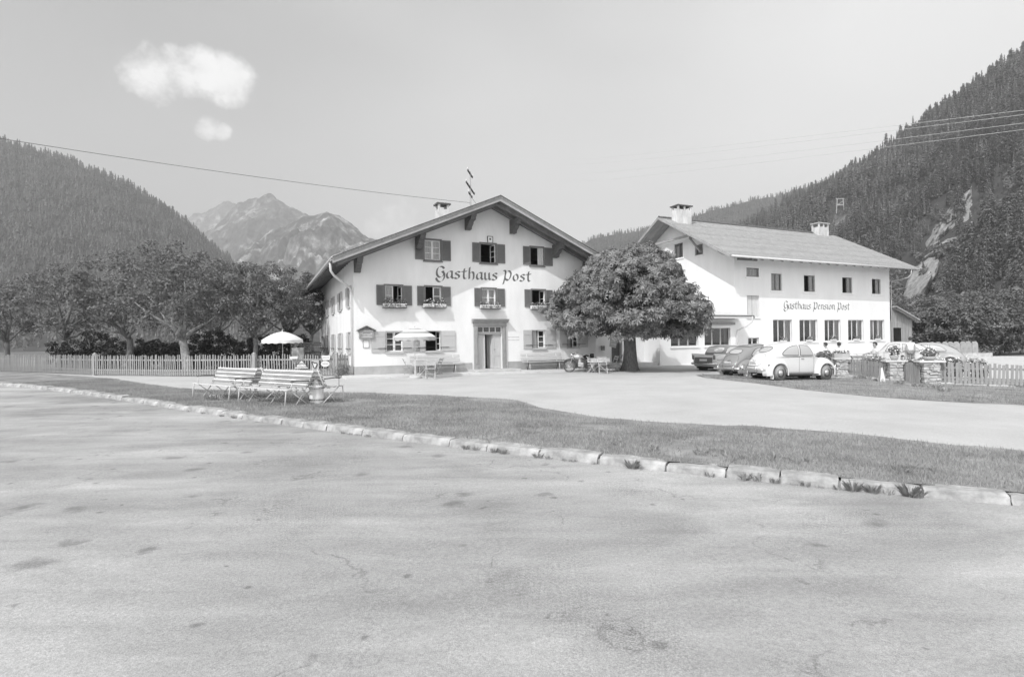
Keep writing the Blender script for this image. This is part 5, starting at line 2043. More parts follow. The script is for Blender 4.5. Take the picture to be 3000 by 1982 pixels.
BT = Hull([(-1.97, .38, .20, .45, .50, .8), (-1.93, .34, .30, .50, .62, .8), (-1.80, .30, .42, .60, .80, .75), (-1.6, .28, .52, .70, .985, .72), (-1.35, .27, .60, .78, 1.17, .70), (-1.1, .26, .645, .84, 1.305, .66),
           (-.8, .25, .67, .88, 1.415, .60), (-.4, .25, .675, .90, 1.485, .56), (0, .25, .675, .90, 1.50, .55), (.25, .25, .67, .90, 1.485, .55), (.45, .25, .66, .89, 1.435, .56), (.60, .25, .64, .87, 1.29, .58), (.75, .25, .615, .84, 1.10, .62),
           (.88, .26, .58, .79, 1.0, .66), (1.15, .27, .50, .70, .935, .68), (1.4, .30, .42, .62, .855, .70), (1.62, .34, .32, .54, .745, .74), (1.78, .38, .22, .47, .60, .78), (1.86, .42, .12, .44, .48, .8)])
def beetle(name, loc, heading, body, label, sunroof=None, group=None, wall=None, full=True):
    T = empty(name, loc, heading, label, 'car', group)
    pm = paint('paint_' + name + str(int(body * 100)), body)
    b = BT.build('body', pm, T)
    side = lambda sg: (lambda x, z, o: (x, sg * (BT.ys(x, z) + o), z))
    DW = [(-.10, .985), (.60, .985), (.55, 1.10), (.45, 1.26), (.34, 1.35), (.15, 1.375), (-.10, 1.38)]
    QW = [(-.20, .985), (-.20, 1.375), (-.42, 1.35), (-.66, 1.28), (-.86, 1.17), (-.98, 1.06), (-.97, 1.0), (-.90, .985)]
    for sg in (-1, 1):
        for poly in (DW, QW):
            g_ = loft_patch(poly, side(sg), .022).build('side_window', car_glass, T, True)
            rim_strip(poly, side(sg), .016, .014).build('window_trim', trim_d, g_)
        q = MB()
        q.tube([side(sg)(x, .93 - .02 * abs(x), .006) for x in np.linspace(-1.3, 1.0, 18)], .010, 4)
        q.build('belt_trim', chrome, b)
        q = MB()
        q.box((.02, sg * .685, .86), (.15, .03, .03))
        q.build('door_handle', chrome, b)
        q = MB()
        for xx in (-.145, .66):
            q.tube([side(sg)(xx, z, .002) for z in np.linspace(.34, .97, 6)], .006, 4)
        q.build('door_gap', trim_d, b)
    rear = lambda y, z, o: (BT.xs(y, z, -1.97, -.5) - o, y, z + o * .5)
    RW = ovalpoly(0, 1.20, .33, .105)
    g_ = loft_patch(RW, rear, .006).build('rear_window', car_glass, T, True)
    rim_strip(RW, rear, .008, .012).build('window_trim', trim_d, g_)
    front = lambda y, z, o: (BT.xs(y, z, .98, .2) + o, y, z + o * .4)
    FW = ovalpoly(0, 1.205, .50, .15, 20, .5)
    loft_patch(FW, front, .006).build('windscreen', car_glass, T, True)
    # engine lid seam, plate and lamp
    lid = ovalpoly(0, .80, .40, .26, 20, .7)
    rim_strip(lid, rear, .003, .006).build('engine_lid_seam', trim_d, b)
    q = MB()
    q.box((-1.935, 0, .70), (.03, .34, .11), Matrix.Rotation(-.5, 3, 'Y'))
    q.build('number_plate', plate_m, T)
    q = MB()
    q.box((-1.86, 0, .80), (.09, .12, .05), Matrix.Rotation(-.5, 3, 'Y'))
    q.build('plate_lamp', pm, T)
    # wings
    for sg in (-1, 1):
        for ax, nm in ((-1.15, 'rear_wing'), (1.25, 'front_wing')):
            V, F = [], []
            na, prof = 20, [(.60, .44), (.585, .53), (.53, .64), (.47, .72), (.41, .76), (.365, .77), (.355, .755)]
            for i in range(na + 1):
                a = math.radians(-16 + 212 * i / na)
                for (R, y) in prof:
                    ex = 1.10 if (ax > 0) == (math.cos(a) > 0) else 1.0
                    V.append((ax + R * math.cos(a) * ex, sg * y, max(.20, .33 + R * math.sin(a) * .96)))
            m_ = len(prof)
            for i in range(na):
                for k in range(m_ - 1):
                    F.append((i * m_ + k, i * m_ + k + 1, (i + 1) * m_ + k + 1, (i + 1) * m_ + k))
            mb = MB()
            mb.add(V, F)
            mb.build(nm, pm, T, True)
            q = MB()
            q.lathe([(.355, sg * .44), (.352, sg * .575)], 20, (ax, 0, .33), 'y')
            q.build('wheel_arch', under_m, T)
            wheel(T, ax, sg * .66, .315, .15, sg, pm if full else chrome, wall)
        q = MB()
        q.boxb(-.72, .78, sg * .70 - .08, sg * .70 + .07, .235, .275)
        q.build('running_board', trim_d, T)
        q = MB()
        q.lathe([(.001, -.02), (.05, 0), (.055, .08), (.001, .12)], 10, (-1.66, sg * .62, .60), 'x')
        q.build('tail_lamp', tail_m, T, True)
        q = MB()
        q.lathe([(.10, -.12), (.098, .0), (.06, .03), (.001, .04)], 16, (1.66, sg * .57, .64), 'x')
        q.build('headlamp', lamp_m, T, True)
    for xx, sgn in ((-2.08, -1), (1.98, 1)):
        q = MB()
        q.tube([(xx - sgn * .16, -.76, .44), (xx - sgn * .03, -.6, .44), (xx, -.3, .44), (xx, .3, .44), (xx - sgn * .03, .6, .44), (xx - sgn * .16, .76, .44)], .045, 8)
        bp = q.build('bumper', chrome, T, True)
        for yy in (-.42, .42):
            q = MB()
            q.tube([(xx + sgn * .03, yy, .34), (xx + sgn * .06, yy, .48), (xx + sgn * .02, yy, .58)], .035, 6)
            q.build('overrider', chrome, bp, True)
        q = MB()
        q.tube([(xx + sgn * .02, -.42, .57), (xx + sgn * .02, .42, .57)], .014, 6)
        q.build('bumper_tube', chrome, bp)
    if sunroof:
        V, F = [], []
        xs_, n = np.linspace(-.75, .30, 10), 8
        for x in xs_:
            for k in range(n + 1):
                y = -.43 + .86 * k / n
                V.append((x, y, BT.zsec(x, y) + .018 + .012 * math.sin(x * 14) * (1 - abs(y) / .6)))
        for i in range(9):
            for k in range(n):
                a = i * (n + 1) + k
                F.append((a, a + n + 1, a + n + 2, a + 1))
        mb = MB()
        mb.add(V, F)
        mb.tube([(.32, -.44, BT.zsec(.32, .44) + .05), (.32, 0, BT.zsec(.32, 0) + .06), (.32, .44, BT.zsec(.32, .44) + .05)], .045, 6)
        mb.build('folding_roof', mat('roof_cloth', sunroof, .9, .1, 8), T, True)
    q = MB()
    q.boxb(-1.6, 1.5, -.5, .5, .16, .262)
    q.build('underbody', under_m, T)
    if full:
        for sg in (-1, 1):
            q = MB()
            q.box((-1.52, sg * .66, .17), (.02, .2, .16))
            q.build('mud_flap', plate_m, T)
        for sg in (-1, 1):
            q = MB()
            q.tube([(-1.9, sg * .22, .26), (-2.1, sg * .22, .25)], .02, 6)
            q.build('exhaust_pipe', chrome, T)
    return T
def car_at(px, Y):
    x = (px - CXP) / FPX * Y
    return Vector((x, Y, g(x)))
# white saloon: rear wheel and front wheel stand where they do in the picture
rw_, fw_ = G(2284, 1116.5), G(2425, 1119.5)
hd = math.radians(20)
u_ = (2284 - CXP) / FPX
cx_ = rw_.x + math.cos(hd) * 1.15
base = Vector((rw_.x + 1.15 * math.cos(hd) - .66 * math.sin(hd) * -1 * -1, rw_.y + 1.15 * math.sin(hd) + .66 * math.cos(hd), 0))
base.z = g(base.x)
c1 = beetle('rounded_car', base, hd, .72, 'white rounded two-door car with its tail to the forecourt beside the stone pillar', None, None, mat('tyre_side', .34, .8))
c1.rotation_euler = (0, math.radians(1.4), hd)
c1.scale = (1.03, 1.03, 1.10)
p2 = G(2168, 1103)
h2 = math.radians(38)
b2 = Vector((p2.x + 1.35 * math.cos(h2) - .25 * math.sin(h2), p2.y + 1.35 * math.sin(h2) + .25 * math.cos(h2), 0))
b2.z = g(b2.x)
c2 = beetle('rounded_car', b2, h2, .26, 'dark grey rounded two-door car with folding cloth roof between the other parked cars', .30)
# cars beyond the terrace
def cpos(px, py_ground_h, Y):
    return car_at(px, Y)
c3 = beetle('rounded_car', car_at(2628, 31.0) + Vector((0, 0, .28)), math.radians(152), .60, 'white rounded car behind the terrace flowers by the shed', None, None, None, False)
c4 = beetle('rounded_car', car_at(2712, 33.0) + Vector((0, 0, .28)), math.radians(146), .42, 'pale grey rounded car parked behind the person in white', None, None, None, False)

# saloon with tail fins and dark roof
SB_ = Hull([(-2.22, .40, .60, .62, .72, .6), (-2.16, .34, .74, .74, .84, .5), (-2.0, .28, .79, .80, .90, .45), (-1.2, .25, .81, .82, .93, .42), (0, .25, .82, .82, .95, .42), (1.0, .25, .81, .80, .94, .42), (1.6, .26, .79, .76, .89, .45), (2.0, .30, .74, .68, .82, .5), (2.15, .36, .62, .58, .70, .6)])
CB_ = Hull([(-1.38, .86, .50, .90, .93, .5), (-1.2, .86, .62, .93, 1.10, .42), (-1.0, .86, .66, .95, 1.30, .38), (-.8, .86, .68, .96, 1.41, .34), (-.3, .86, .69, .97, 1.45, .32), (.2, .86, .69, .97, 1.44, .32), (.45, .86, .68, .96, 1.38, .34), (.65, .86, .65, .94, 1.20, .40), (.85, .86, .56, .91, .96, .5)])
def saloon(loc, heading, label):
    T = empty('saloon_car', loc, heading, label, 'car')
    pm = paint('paint_saloon', .66)
    pr_ = paint('paint_saloon_roof', .20)
    b = SB_.build('body', pm, T)
    CB_.build('roof', pr_, T)
    side = lambda sg: (lambda x, z, o: (x, sg * (CB_.ys(x, z) + o), z))
    for sg in (-1, 1):
        for poly in ([(-.12, 1.0), (.60, 1.0), (.44, 1.30), (.30, 1.34), (-.12, 1.35)], [(-.20, 1.0), (-.20, 1.35), (-.62, 1.34), (-.84, 1.27), (-1.02, 1.02)]):
            g_ = loft_patch(poly, side(sg), .02).build('side_window', mat('car_glass_bright', .62, .08, spec=.8), T, True)
            rim_strip(poly, side(sg), .016, .016).build('window_trim', chrome, g_)
        # fins
        q = MB()
        prof = [(-2.20, .78), (-2.24, 1.0), (-1.9, .99), (-.9, .92), (-.9, .80)]
        q.prism(prof, sg * .80 - .03 * sg, sg * .70, 'xz')
        q.build('tail_fin', pm, T, bevel=.015)
        q = MB()
        q.boxb(-2.245, -2.2, sg * .70 - .07, sg * .70 + .06, .70, .92)
        q.build('tail_lamp', tail_m, T, bevel=.01)
        q = MB()
        q.boxb(-2.1, 1.9, sg * .818 - .012, sg * .818 + .012, .66, .69)
        q.build('side_trim', chrome, b)
        for ax in (-1.25, 1.3):
            q = MB()
            q.lathe([(.37, sg * .6), (.368, sg * .822)], 20, (ax, 0, .33), 'y')
            q.build('wheel_arch', under_m, T)
            wheel(T, ax, sg * .76, .32, .16, sg)
    rear = lambda y, z, o: (CB_.xs(y, z, -1.38, -.6) - o, y, z + o * .4)
    RW = ovalpoly(0, 1.19, .56, .14, 20, .4)
    loft_patch(RW, rear, .007).build('rear_window', MATS['car_glass_bright'], T, True)
    q = MB()
    q.boxb(-2.235, -2.20, -.58, .58, .50, .80)
    q.build('rear_panel', paint('paint_rear_panel', .17), T, bevel=.01)  # dark colour paints in the shade on the car's tail
    q = MB()
    q.boxb(-2.26, -2.236, -.24, .24, .60, .71)
    q.build('number_plate', plate_m, T)
    q = MB()
    q.tube([(-2.12, -.86, .46), (-2.3, -.7, .46), (-2.34, 0, .46), (-2.3, .7, .46), (-2.12, .86, .46)], .06, 8)
    q.build('bumper', chrome, T, True)
    q = MB()
    q.tube([(2.1, -.84, .46), (2.24, -.6, .46), (2.28, 0, .46), (2.24, .6, .46), (2.1, .84, .46)], .06, 8)
    q.build('bumper', chrome, T, True)
    q = MB()
    q.boxb(-1.9, 1.9, -.7, .7, .17, .262)
    q.build('underbody', under_m, T)
    return T
h3 = math.radians(40)
p3 = G(2062, 1086)
b3 = Vector((p3.x + 2.2 * math.cos(h3) + .0, p3.y + 2.2 * math.sin(h3), 0))
b3.z = g(b3.x)
saloon(b3, h3, 'two-tone saloon with tail fins and dark roof parked beside the annexe')
# ================================================================== FENCES, BENCHES, TABLES AND SMALL THINGS
slat_w = mat('slat_white', .66, .6, .08, 4.0)
slat_g = mat('slat_grey', .30, .7, .12, 4.0)
tube_m = mat('painted_tube', .62, .45, .06, 6.0)
arm_m = mat('arm_wood', .13, .6, .2, 6.0)
picket_m = mat('picket_wood', .34, .9, .22, 3.0, .3, 20, stretch=(3, 3, .5))
picket_d = mat('picket_wood_dark', .31, .9, .25, 3.0, .3, 20, stretch=(3, 3, .5))
cloth_w = mat('white_cloth', .82, .95, .03, 3.0)
rnd = random.Random(21)

def picket_mesh(w, h, t, m, point=True):
    q = MB()
    prof = [(-w / 2, 0), (w / 2, 0), (w / 2, h - w * .9), (0, h), (-w / 2, h - w * .9)] if point else [(-w / 2, 0), (w / 2, 0), (w / 2, h), (-w / 2, h)]
    q.prism(prof, -t / 2, t / 2, 'xz')
    o = q.build('picket', m)
    me = o.data
    bpy.data.objects.remove(o)
    return me
def picket_fence(name, pts, label, h, pitch, w, m, post_every=0, posts=(), rails=(.25, .75), z0=.06, cat='fence', jitter=.035, point=True, group=None, rail_off=.03, base=None):
    """pickets, rails and posts along a polyline of ground points"""
    root = empty(name, (pts[0][0], pts[0][1], 0), 0, label, cat, group)
    O = Vector((pts[0][0], pts[0][1], 0))
    me = [picket_mesh(w, h * k, .022, m, point) for k in (1.0, .97, 1.03)]
    bz = base or (lambda p: g(p.x))
    for a, b in zip(pts[:-1], pts[1:]):
        A_, B_ = Vector((a[0], a[1], 0)), Vector((b[0], b[1], 0))
        d = B_ - A_
        L = d.length
        ang = math.atan2(d.y, d.x)
        nrm_ = Vector((-d.y, d.x, 0)).normalized()
        for rz_ in rails:
            q = MB()
            a3, b3 = A_ + nrm_ * rail_off - O, B_ + nrm_ * rail_off - O
            q.bar((a3.x, a3.y, bz(A_) + z0 + h * rz_), (b3.x, b3.y, bz(B_) + z0 + h * rz_), .035, .075)
            q.build('rail', m, root)
        n = int(L / pitch)
        for i in range(n + 1):
            p = A_ + d * (i + .3) / (n + 1)
            o = bpy.data.objects.new('picket', rnd.choice(me))
            col.objects.link(o)
            o.parent = root
            o.location = (p.x - O.x, p.y - O.y, bz(p) + z0 + rnd.uniform(-.015, .015))
            o.rotation_euler = (rnd.uniform(-.02, .02), rnd.uniform(-jitter, jitter), ang)
    for px_, py_ in posts:
        q = MB()
        x, y = px_ - O.x, py_ - O.y
        gz = bz(Vector((px_, py_, 0)))
        q.boxb(x - .075, x + .075, y - .02, y + .13, gz - .1, gz + h + .10)
        q.add([(x - .09, y - .035, gz + h + .10), (x + .09, y - .035, gz + h + .10), (x + .09, y + .145, gz + h + .10), (x - .09, y + .145, gz + h + .10), (x, y + .055, gz + h + .2)], ((0, 1, 4), (1, 2, 4), (2, 3, 4), (3, 0, 4), (3, 2, 1, 0)))
        q.build('post', m, root)
    return root
f0, f1 = G(525, 1103), G(984, 1101)
pl_ = [(-46, 41.0), (-31.5, 33.2), (-24.5, 29.4), (f0.x, f0.y), (f1.x, f1.y)]
po = [G(743, 1103), G(1000, 1101), G(330, 1106)]
picket_fence('picket_fence', pl_, 'grey weathered picket fence along the orchard behind the slatted benches', 1.02, .131, .05, picket_m, posts=[(po[0].x, po[0].y), (f1.x, f1.y + .02), (-24.5, 29.45)])
gt = FA.world(-.25, 3.5)
picket_fence('fence_return', [(f1.x + .12, f1.y + .15), (f1.x + .62, f1.y + 1.5), (gt.x - .6, gt.y)], 'short picket fence running from the orchard corner to the inn side wall', 1.0, .13, .06, picket_m)

# ---- slatted park benches, back to back in two pairs
def bench_tree():
    T = empty('slatted_bench', (0, 0, 0))
    L = 2.25
    def slat(nm, y, z, w, t, tilt, m, ln=L):
        q = MB()
        q.box((0, 0, 0), (ln, w, t))
        o = q.build(nm, m, T, bevel=.006)
        o.location = (0, y, z)
        o.rotation_euler = (tilt, 0, 0)
    for i in range(6):
        slat('seat_slat', -.50 + i * .085, .455 - .006 * i, .058, .024, 0, slat_w if i % 2 == 0 else slat_g)
    for i in range(8):
        slat('back_slat', .02 + i * .026, .50 + i * .054, .044, .024, 1.13, slat_g if i % 2 == 0 else slat_w)
    for s in (-1, 1):
        for xx in ((s * (L / 2 - .06)),):
            q = MB()
            q.tube([(xx, -.56, .0), (xx, -.54, .25), (xx, -.52, .43), (xx, -.48, .445), (xx, 0, .435), (xx, .04, .47), (xx, .24, .93)], .015, 6)
            q.build('end_frame', tube_m, T, True)
            q = MB()
            q.tube([(xx, -.40, .43), (xx, .12, .0)], .013, 6)
            q.build('leg', tube_m, T, True)
            q = MB()
            q.tube([(xx, .0, .43), (xx, -.30, .0)], .013, 6)
            q.build('leg', tube_m, T, True)
        q = MB()
        q.tube([(s * (L / 2 - .02), .12, .66), (s * (L / 2 - .02), -.25, .68), (s * (L / 2 - .02), -.42, .66)], .018, 6)
        q.build('armrest', arm_m, T, True)
        q = MB()
        q.tube([(s * (L / 2 - .02), -.38, .665), (s * (L / 2 - .05), -.40, .445)], .012, 6)
        q.build('arm_support', tube_m, T, True)
    q = MB()
    q.tube([(0, -.40, .43), (0, .12, .0)], .013, 6)
    q.build('leg', tube_m, T, True)
    q = MB()
    q.tube([(0, .0, .43), (0, -.32, .0)], .013, 6)
    q.build('leg', tube_m, T, True)
    return T
bax = Vector((.84, -.545, 0)).normalized()
bang = math.atan2(bax.y, bax.x)
b0 = Vector((-10.7, 17.4, 0))
bproto = bench_tree()
blabels = {(0, 0): 'white slatted bench facing the road, farther from the metal bin', (1, 0): 'white slatted bench facing the road beside the metal bin',
           (0, 1): 'slatted bench facing the picket fence, back to back with the bench farther from the bin', (1, 1): 'slatted bench facing the picket fence, back to back with the bench beside the bin'}
first = True
for (i, r), lb in blabels.items():
    o = bproto if first else copy_tree(bproto)
    first = False
    c = b0 + bax * (1.35 + 2.62 * i + .12 * r)
    nrm_ = Vector((-bax.y, bax.x, 0))
    c = c + nrm_ * (-.25 if r == 0 else .27)
    o.location = (c.x, c.y, g(c.x) + .03)
    o.rotation_euler = (0, 0.010, bang + (PI if r else 0) + (.02 if i else -.015))
    tag(o, lb, 'bench', 'slatted benches on the verge')
# ---- perforated metal bin
bp = G(928, 1188)
T = empty('litter_bin', (bp.x, bp.y, bp.z + .05), 0, 'perforated metal litter bin on the grass beside the slatted bench', 'bin')
q = MB()
q.lathe([(.165, 0), (.172, .02), (.175, .16), (.178, .17), (.175, .18), (.175, .40), (.180, .405), (.178, .43), (.19, .47), (.185, .50), (.165, .49), (.16, .1), (.001, .1)], 28)
q.build('drum', mat('galvanised', .74, .5, .08, 3), T, True)
q = MB()
for k in range(26):
    t = 2 * PI * k / 26
    for z in (.115, .42):
        q.box((.1765 * math.cos(t), .1765 * math.sin(t), z), (.02, .02, .022), Matrix.Rotation(t, 3, 'Z'))
q.build('drum_holes', under_m, T)['kind'] = 'stuff'
q = MB()
q.tube([(-.17, 0, .46), (-.1, 0, .62), (.0, 0, .66), (.1, 0, .62), (.17, 0, .46)], .008, 5)
q.build('handle', iron, T, True)
q = MB()
for k in range(5):
    q.box((rnd.uniform(-.06, .06), rnd.uniform(-.06, .06), .5 + .05 * k), (.10, .012, .22), Matrix.Rotation(k * 1.3, 3, 'Z') @ Matrix.Rotation(.25, 3, 'X'))
q.build('waste_paper', cloth_w, T)

# ---- signs hung on the picket fence
def fence_sign(name, px, py, poly, m, label, border=None, deco=None, dy=-.05):
    Y = 27.78
    c = AT(px, py, Y)
    sc_ = Y / FPX
    T = empty(name, (c.x, c.y + dy, c.z), 0, label, 'sign')
    q = MB()
    P = [((a - px) * sc_, (py - b) * sc_) for a, b in poly]
    q.prism(P[::-1], -.012, .012, 'xz')
    q.build('board', m, T)
    if border:
        pts = [(a, -.016, b) for a, b in P]
        q = MB()
        q.tube(pts + [pts[0]], .018, 5)
        q.build('border', border, T)
    if deco:
        deco(T, sc_)
    return T
def scrib(T, x0, x1, z, h, m, n=7):
    q = MB()
    for i in range(n):
        x = x0 + (x1 - x0) * i / n
        q.boxb(x, x + (x1 - x0) / n * .55, -.018, -.0125, z, z + h * rnd.uniform(.6, 1))
    q.build('lettering', m, T)
fence_sign('gable_sign', 885, 1066, [(868, 1076), (870, 1069), (876, 1063), (885, 1055), (893, 1062), (899, 1069), (901, 1076)], mat('sign_mid', .30, .8, .15), 'gable-shaped lettered sign on the picket fence', mat('sign_dark', .12, .8),
           lambda T, s: (scrib(T, -13 * s, 13 * s, -7 * s, 6 * s, white_paint), MB().boxb(-19 * s, 19 * s, -.035, .02, -12 * s, -9.5 * s).build('ledge', slat_w, T), MB().prism([(-8 * s, 4 * s), (8 * s, 4 * s), (0, 10 * s)], -.019, -.0125, 'xz').build('crest', slat_w, T)))
fence_sign('square_board', 925, 1068, [(914, 1054), (936, 1054), (936, 1082), (914, 1082)], mat('sign_pale', .42, .8, .1), 'square board with dark-rimmed ear-shaped badge on the picket fence', None,
           lambda T, s: (MB().prism([(a * s, b * s) for a, b in ((-9, 9), (-5, 8), (-2, 5), (3, 6), (6, 3), (5, -2), (3, -5), (2, -9), (-2, -10), (-5, -5), (-7, 2))][::-1], -.03, -.0125, 'xz').build('badge', slat_w, T),
                         MB().tube([(a * s, -.033, b * s) for a, b in ((-9, 9), (-5, 8), (-2, 5), (3, 6), (6, 3), (5, -2), (3, -5), (2, -9), (-2, -10), (-5, -5), (-7, 2), (-9, 9))], .022, 5).build('badge_rim', iron, T)))
fence_sign('oval_sign', 955, 1065, [(955 + 12.5 * math.cos(t), 1065 + 9 * math.sin(t)) for t in np.linspace(0, 2 * PI, 20, False)], slat_w, 'white oval sign hung near the fence corner', None, lambda T, s: scrib(T, -8 * s, 8 * s, -1 * s, 2.5 * s, slat_g), -.08)
fence_sign('rectangular_sign', 957, 1048, [(944, 1041), (969, 1041), (967, 1054), (947, 1054)], slat_w, 'white rectangular sign above the oval one at the fence corner', None, lambda T, s: scrib(T, -9 * s, 9 * s, 0, 3 * s, slat_g), -.06)
fence_sign('paper_notice', 863, 1048, [(850, 1044), (874, 1043), (873, 1050), (851, 1051)], slat_w, 'small pale paper strip pinned to the picket fence', None, None)

# ---- sunshades
def sunshade(loc, R, h, drop, label, m1, m2=None, base_stone=False, tilt=0.0, n=8):
    T = empty('sunshade', loc, 0, label, 'sunshade')
    T.rotation_euler = (tilt, tilt * .4, 0)
    q = MB()
    q.tube([(0, 0, 0), (0, 0, h + .02)], .022, 8)
    q.build('pole', slat_w, T)
    bands = 5
    for b in range(bands):
        V, F = [], []
        sub = 3
        for j in range(sub + 1):
            t = (b + j / sub) / bands
            for k in range(n * 4):
                a = 2 * PI * k / (n * 4)
                sag = 1 - .045 * (1 - abs(math.cos(a * n / 2))) * t
                V.append((R * t * math.cos(a) * sag, R * t * math.sin(a) * sag, h - drop * t ** 1.7))
        m_ = n * 4
        for j in range(sub):
            for k in range(m_):
                F.append((j * m_ + k, j * m_ + (k + 1) % m_, (j + 1) * m_ + (k + 1) % m_, (j + 1) * m_ + k))
        q = MB()
        q.add(V, F)
        q.build('canopy_band', m1 if (b % 2 == 0 or not m2) else m2, T, True)
    V, F = [], []
    m_ = 64
    for k in range(m_):
        a = 2 * PI * k / m_
        sag = 1 - .045 * (1 - abs(math.cos(a * n / 2)))
        V += [(R * math.cos(a) * sag, R * math.sin(a) * sag, h - drop), (R * 1.01 * math.cos(a) * sag, R * 1.01 * math.sin(a) * sag, h - drop - .15 - .03 * (k % 4 in (1, 2)))]
    for k in range(m_):
        a, b = 2 * k, 2 * ((k + 1) % m_)
        F.append((a, a + 1, b + 1, b))
    q = MB()
    q.add(V, F)
    q.build('valance', m2 or m1, T)
    for k in range(n):
        a = 2 * PI * k / n
        q = MB()
        q.tube([(0, 0, h - .02)] + [(R * t * math.cos(a), R * t * math.sin(a), h - drop * t ** 1.7 - .012) for t in (.33, .66, .98)], .007, 4)
        q.build('rib', tube_m, T)
    q = MB()
    q.lathe([(.03, h), (.035, h + .05), (.02, h + .09), (.001, h + .12)], 8)
    q.build('finial', slat_w, T)
    q = MB()
    if base_stone:
        q.lathe([(.30, -.02), (.30, .06), (.24, .13), (.05, .16), (.04, .35), (.001, .35)], 20)
        q.build('base', concrete, T, True)
    else:
        q.lathe([(.22, -.02), (.22, .05), (.04, .08), (.001, .08)], 16)
        q.build('base', concrete, T, True)
    return T
ub = G(1217, 1108)
stripe = mat('canopy_stripe', .42, .9, .05)
sunshade(Vector((ub.x, ub.y, ub.z)), .95, 2.32, .42, 'striped fringed sunshade standing in front of the inn windows', cloth_w, stripe, True)
lb = gpt(828, 31.3)
sunshade(lb, 1.06, 2.28, .45, 'plain white sunshade open behind the orchard fence', cloth_w, None, False, .03)

# ---- folding garden furniture
def fold_table(loc, rz_, label, w=.9, d=.7, h=.74, cloth=False, name='folding_table', group=None):
    T = empty(name, loc, rz_, label, 'table', group)
    if cloth:
        q = MB()
        n = 20
        V, F = [], []
        pts = []
        for k in range(n):
            pass
        q.boxb(-w / 2, w / 2, -d / 2, d / 2, h, h + .012)
        for (a, b) in (((-w / 2, -d / 2), (w / 2, -d / 2)), ((w / 2, -d / 2), (w / 2, d / 2)), ((w / 2, d / 2), (-w / 2, d / 2)), ((-w / 2, d / 2), (-w / 2, -d / 2))):
            for i in range(8):
                t0, t1 = i / 8, (i + 1) / 8
                p0 = (a[0] + (b[0] - a[0]) * t0, a[1] + (b[1] - a[1]) * t0)
                p1 = (a[0] + (b[0] - a[0]) * t1, a[1] + (b[1] - a[1]) * t1)
                o0, o1 = 1.02 + .03 * (i % 2), 1.02 + .03 * ((i + 1) % 2)
                q.quad((p0[0], p0[1], h + .006), (p1[0], p1[1], h + .006), (p1[0] * o1, p1[1] * o1, h - .2), (p0[0] * o0, p0[1] * o0, h - .2))
        q.build('tablecloth_top', cloth_w, T)
    for i in range(6):
        q = MB()
        x0 = -w / 2 + w * i / 6
        q.boxb(x0 + .006, x0 + w / 6 - .006, -d / 2 + .01, d / 2 - .01, h - .025, h - .003)
        q.build('top_slat', slat_w, T)
    for s in (-1, 1):
        for a, b in ((-1, 1), (1, -1)):
            q = MB()
            q.tube([(a * w * .40, s * d * .40, 0), (b * w * .34, s * d * .40, h - .03)], .016, 6)
            q.build('leg', slat_w, T)
    return T
chair_m = mat('chair_wood', .44, .8, .12, 4.0)
def fold_chair_tree():
    T = empty('folding_chair', (0, 0, 0))
    for s in (-1, 1):
        q = MB()
        q.bar((s * .20, -.24, 0), (s * .20, .20, .86), .022, .035, (1, 0, 0))
        q.build('back_leg', chair_m, T)
        q = MB()
        q.bar((s * .18, .22, 0), (s * .18, -.20, .46), .022, .035, (1, 0, 0))
        q.build('front_leg', chair_m, T)
    for i in range(5):
        q = MB()
        q.boxb(-.20, .20, -.21 + i * .078, -.21 + i * .078 + .06, .445, .463)
        q.build('seat_slat', chair_m, T)
    for z in (.66, .78):
        q = MB()
        y = -.24 + .44 * z / .86
        q.boxb(-.215, .215, y - .03, y - .012, z - .035, z + .045)
        q.build('back_slat', chair_m, T)
    q = MB()
    q.tube([(-.2, -.13, .22), (.2, -.13, .22)], .01, 5)
    q.build('stretcher', chair_m, T)
    return T
chp = fold_chair_tree()
chfirst = [True]
def chair(px, py, rz_, label, group, lift=0.0):
    o = chp if chfirst[0] else copy_tree(chp)
    chfirst[0] = False
    p = G(px, py)
    o.location = (p.x, p.y, p.z + .012 + lift)
    o.rotation_euler = (0, 0, rz_)
    return tag(o, label, 'chair', group)
tb = G(1243, 1104)
fold_table(Vector((tb.x, tb.y, tb.z + .012)), .45, 'folding table with white cloth under the striped sunshade', .95, .7, .74, True)
chair(1192, 1102, 1.9, 'pale folding chair beside the striped sunshade pole, turned to the table', 'folding chairs at the inn front')
chair(1285, 1101, -1.0, 'pale folding chair between the clothed table and the long wall bench', 'folding chairs at the inn front')
chair(1262, 1110, .15, 'pale folding chair with its back to the forecourt at the clothed table', 'folding chairs at the inn front')
tb = G(1752, 1090)
fold_table(Vector((tb.x, tb.y, tb.z + .012)), .2, 'slatted folding table with a cloth under the chestnut tree', 1.1, .7, .74, True)
chair(1766, 1094, .1, 'pale folding chair drawn up to the table under the chestnut', 'folding chairs under the chestnut')
chair(1800, 1088, -1.2, 'pale folding chair between the chestnut trunk and the slatted table', 'folding chairs under the chestnut')
chair(1815, 1082, -1.6, 'folding chair close against the chestnut trunk', 'folding chairs under the chestnut')
chair(1733, 1092, 1.3, 'folding chair between the motorcycle and the slatted table', 'folding chairs under the chestnut')

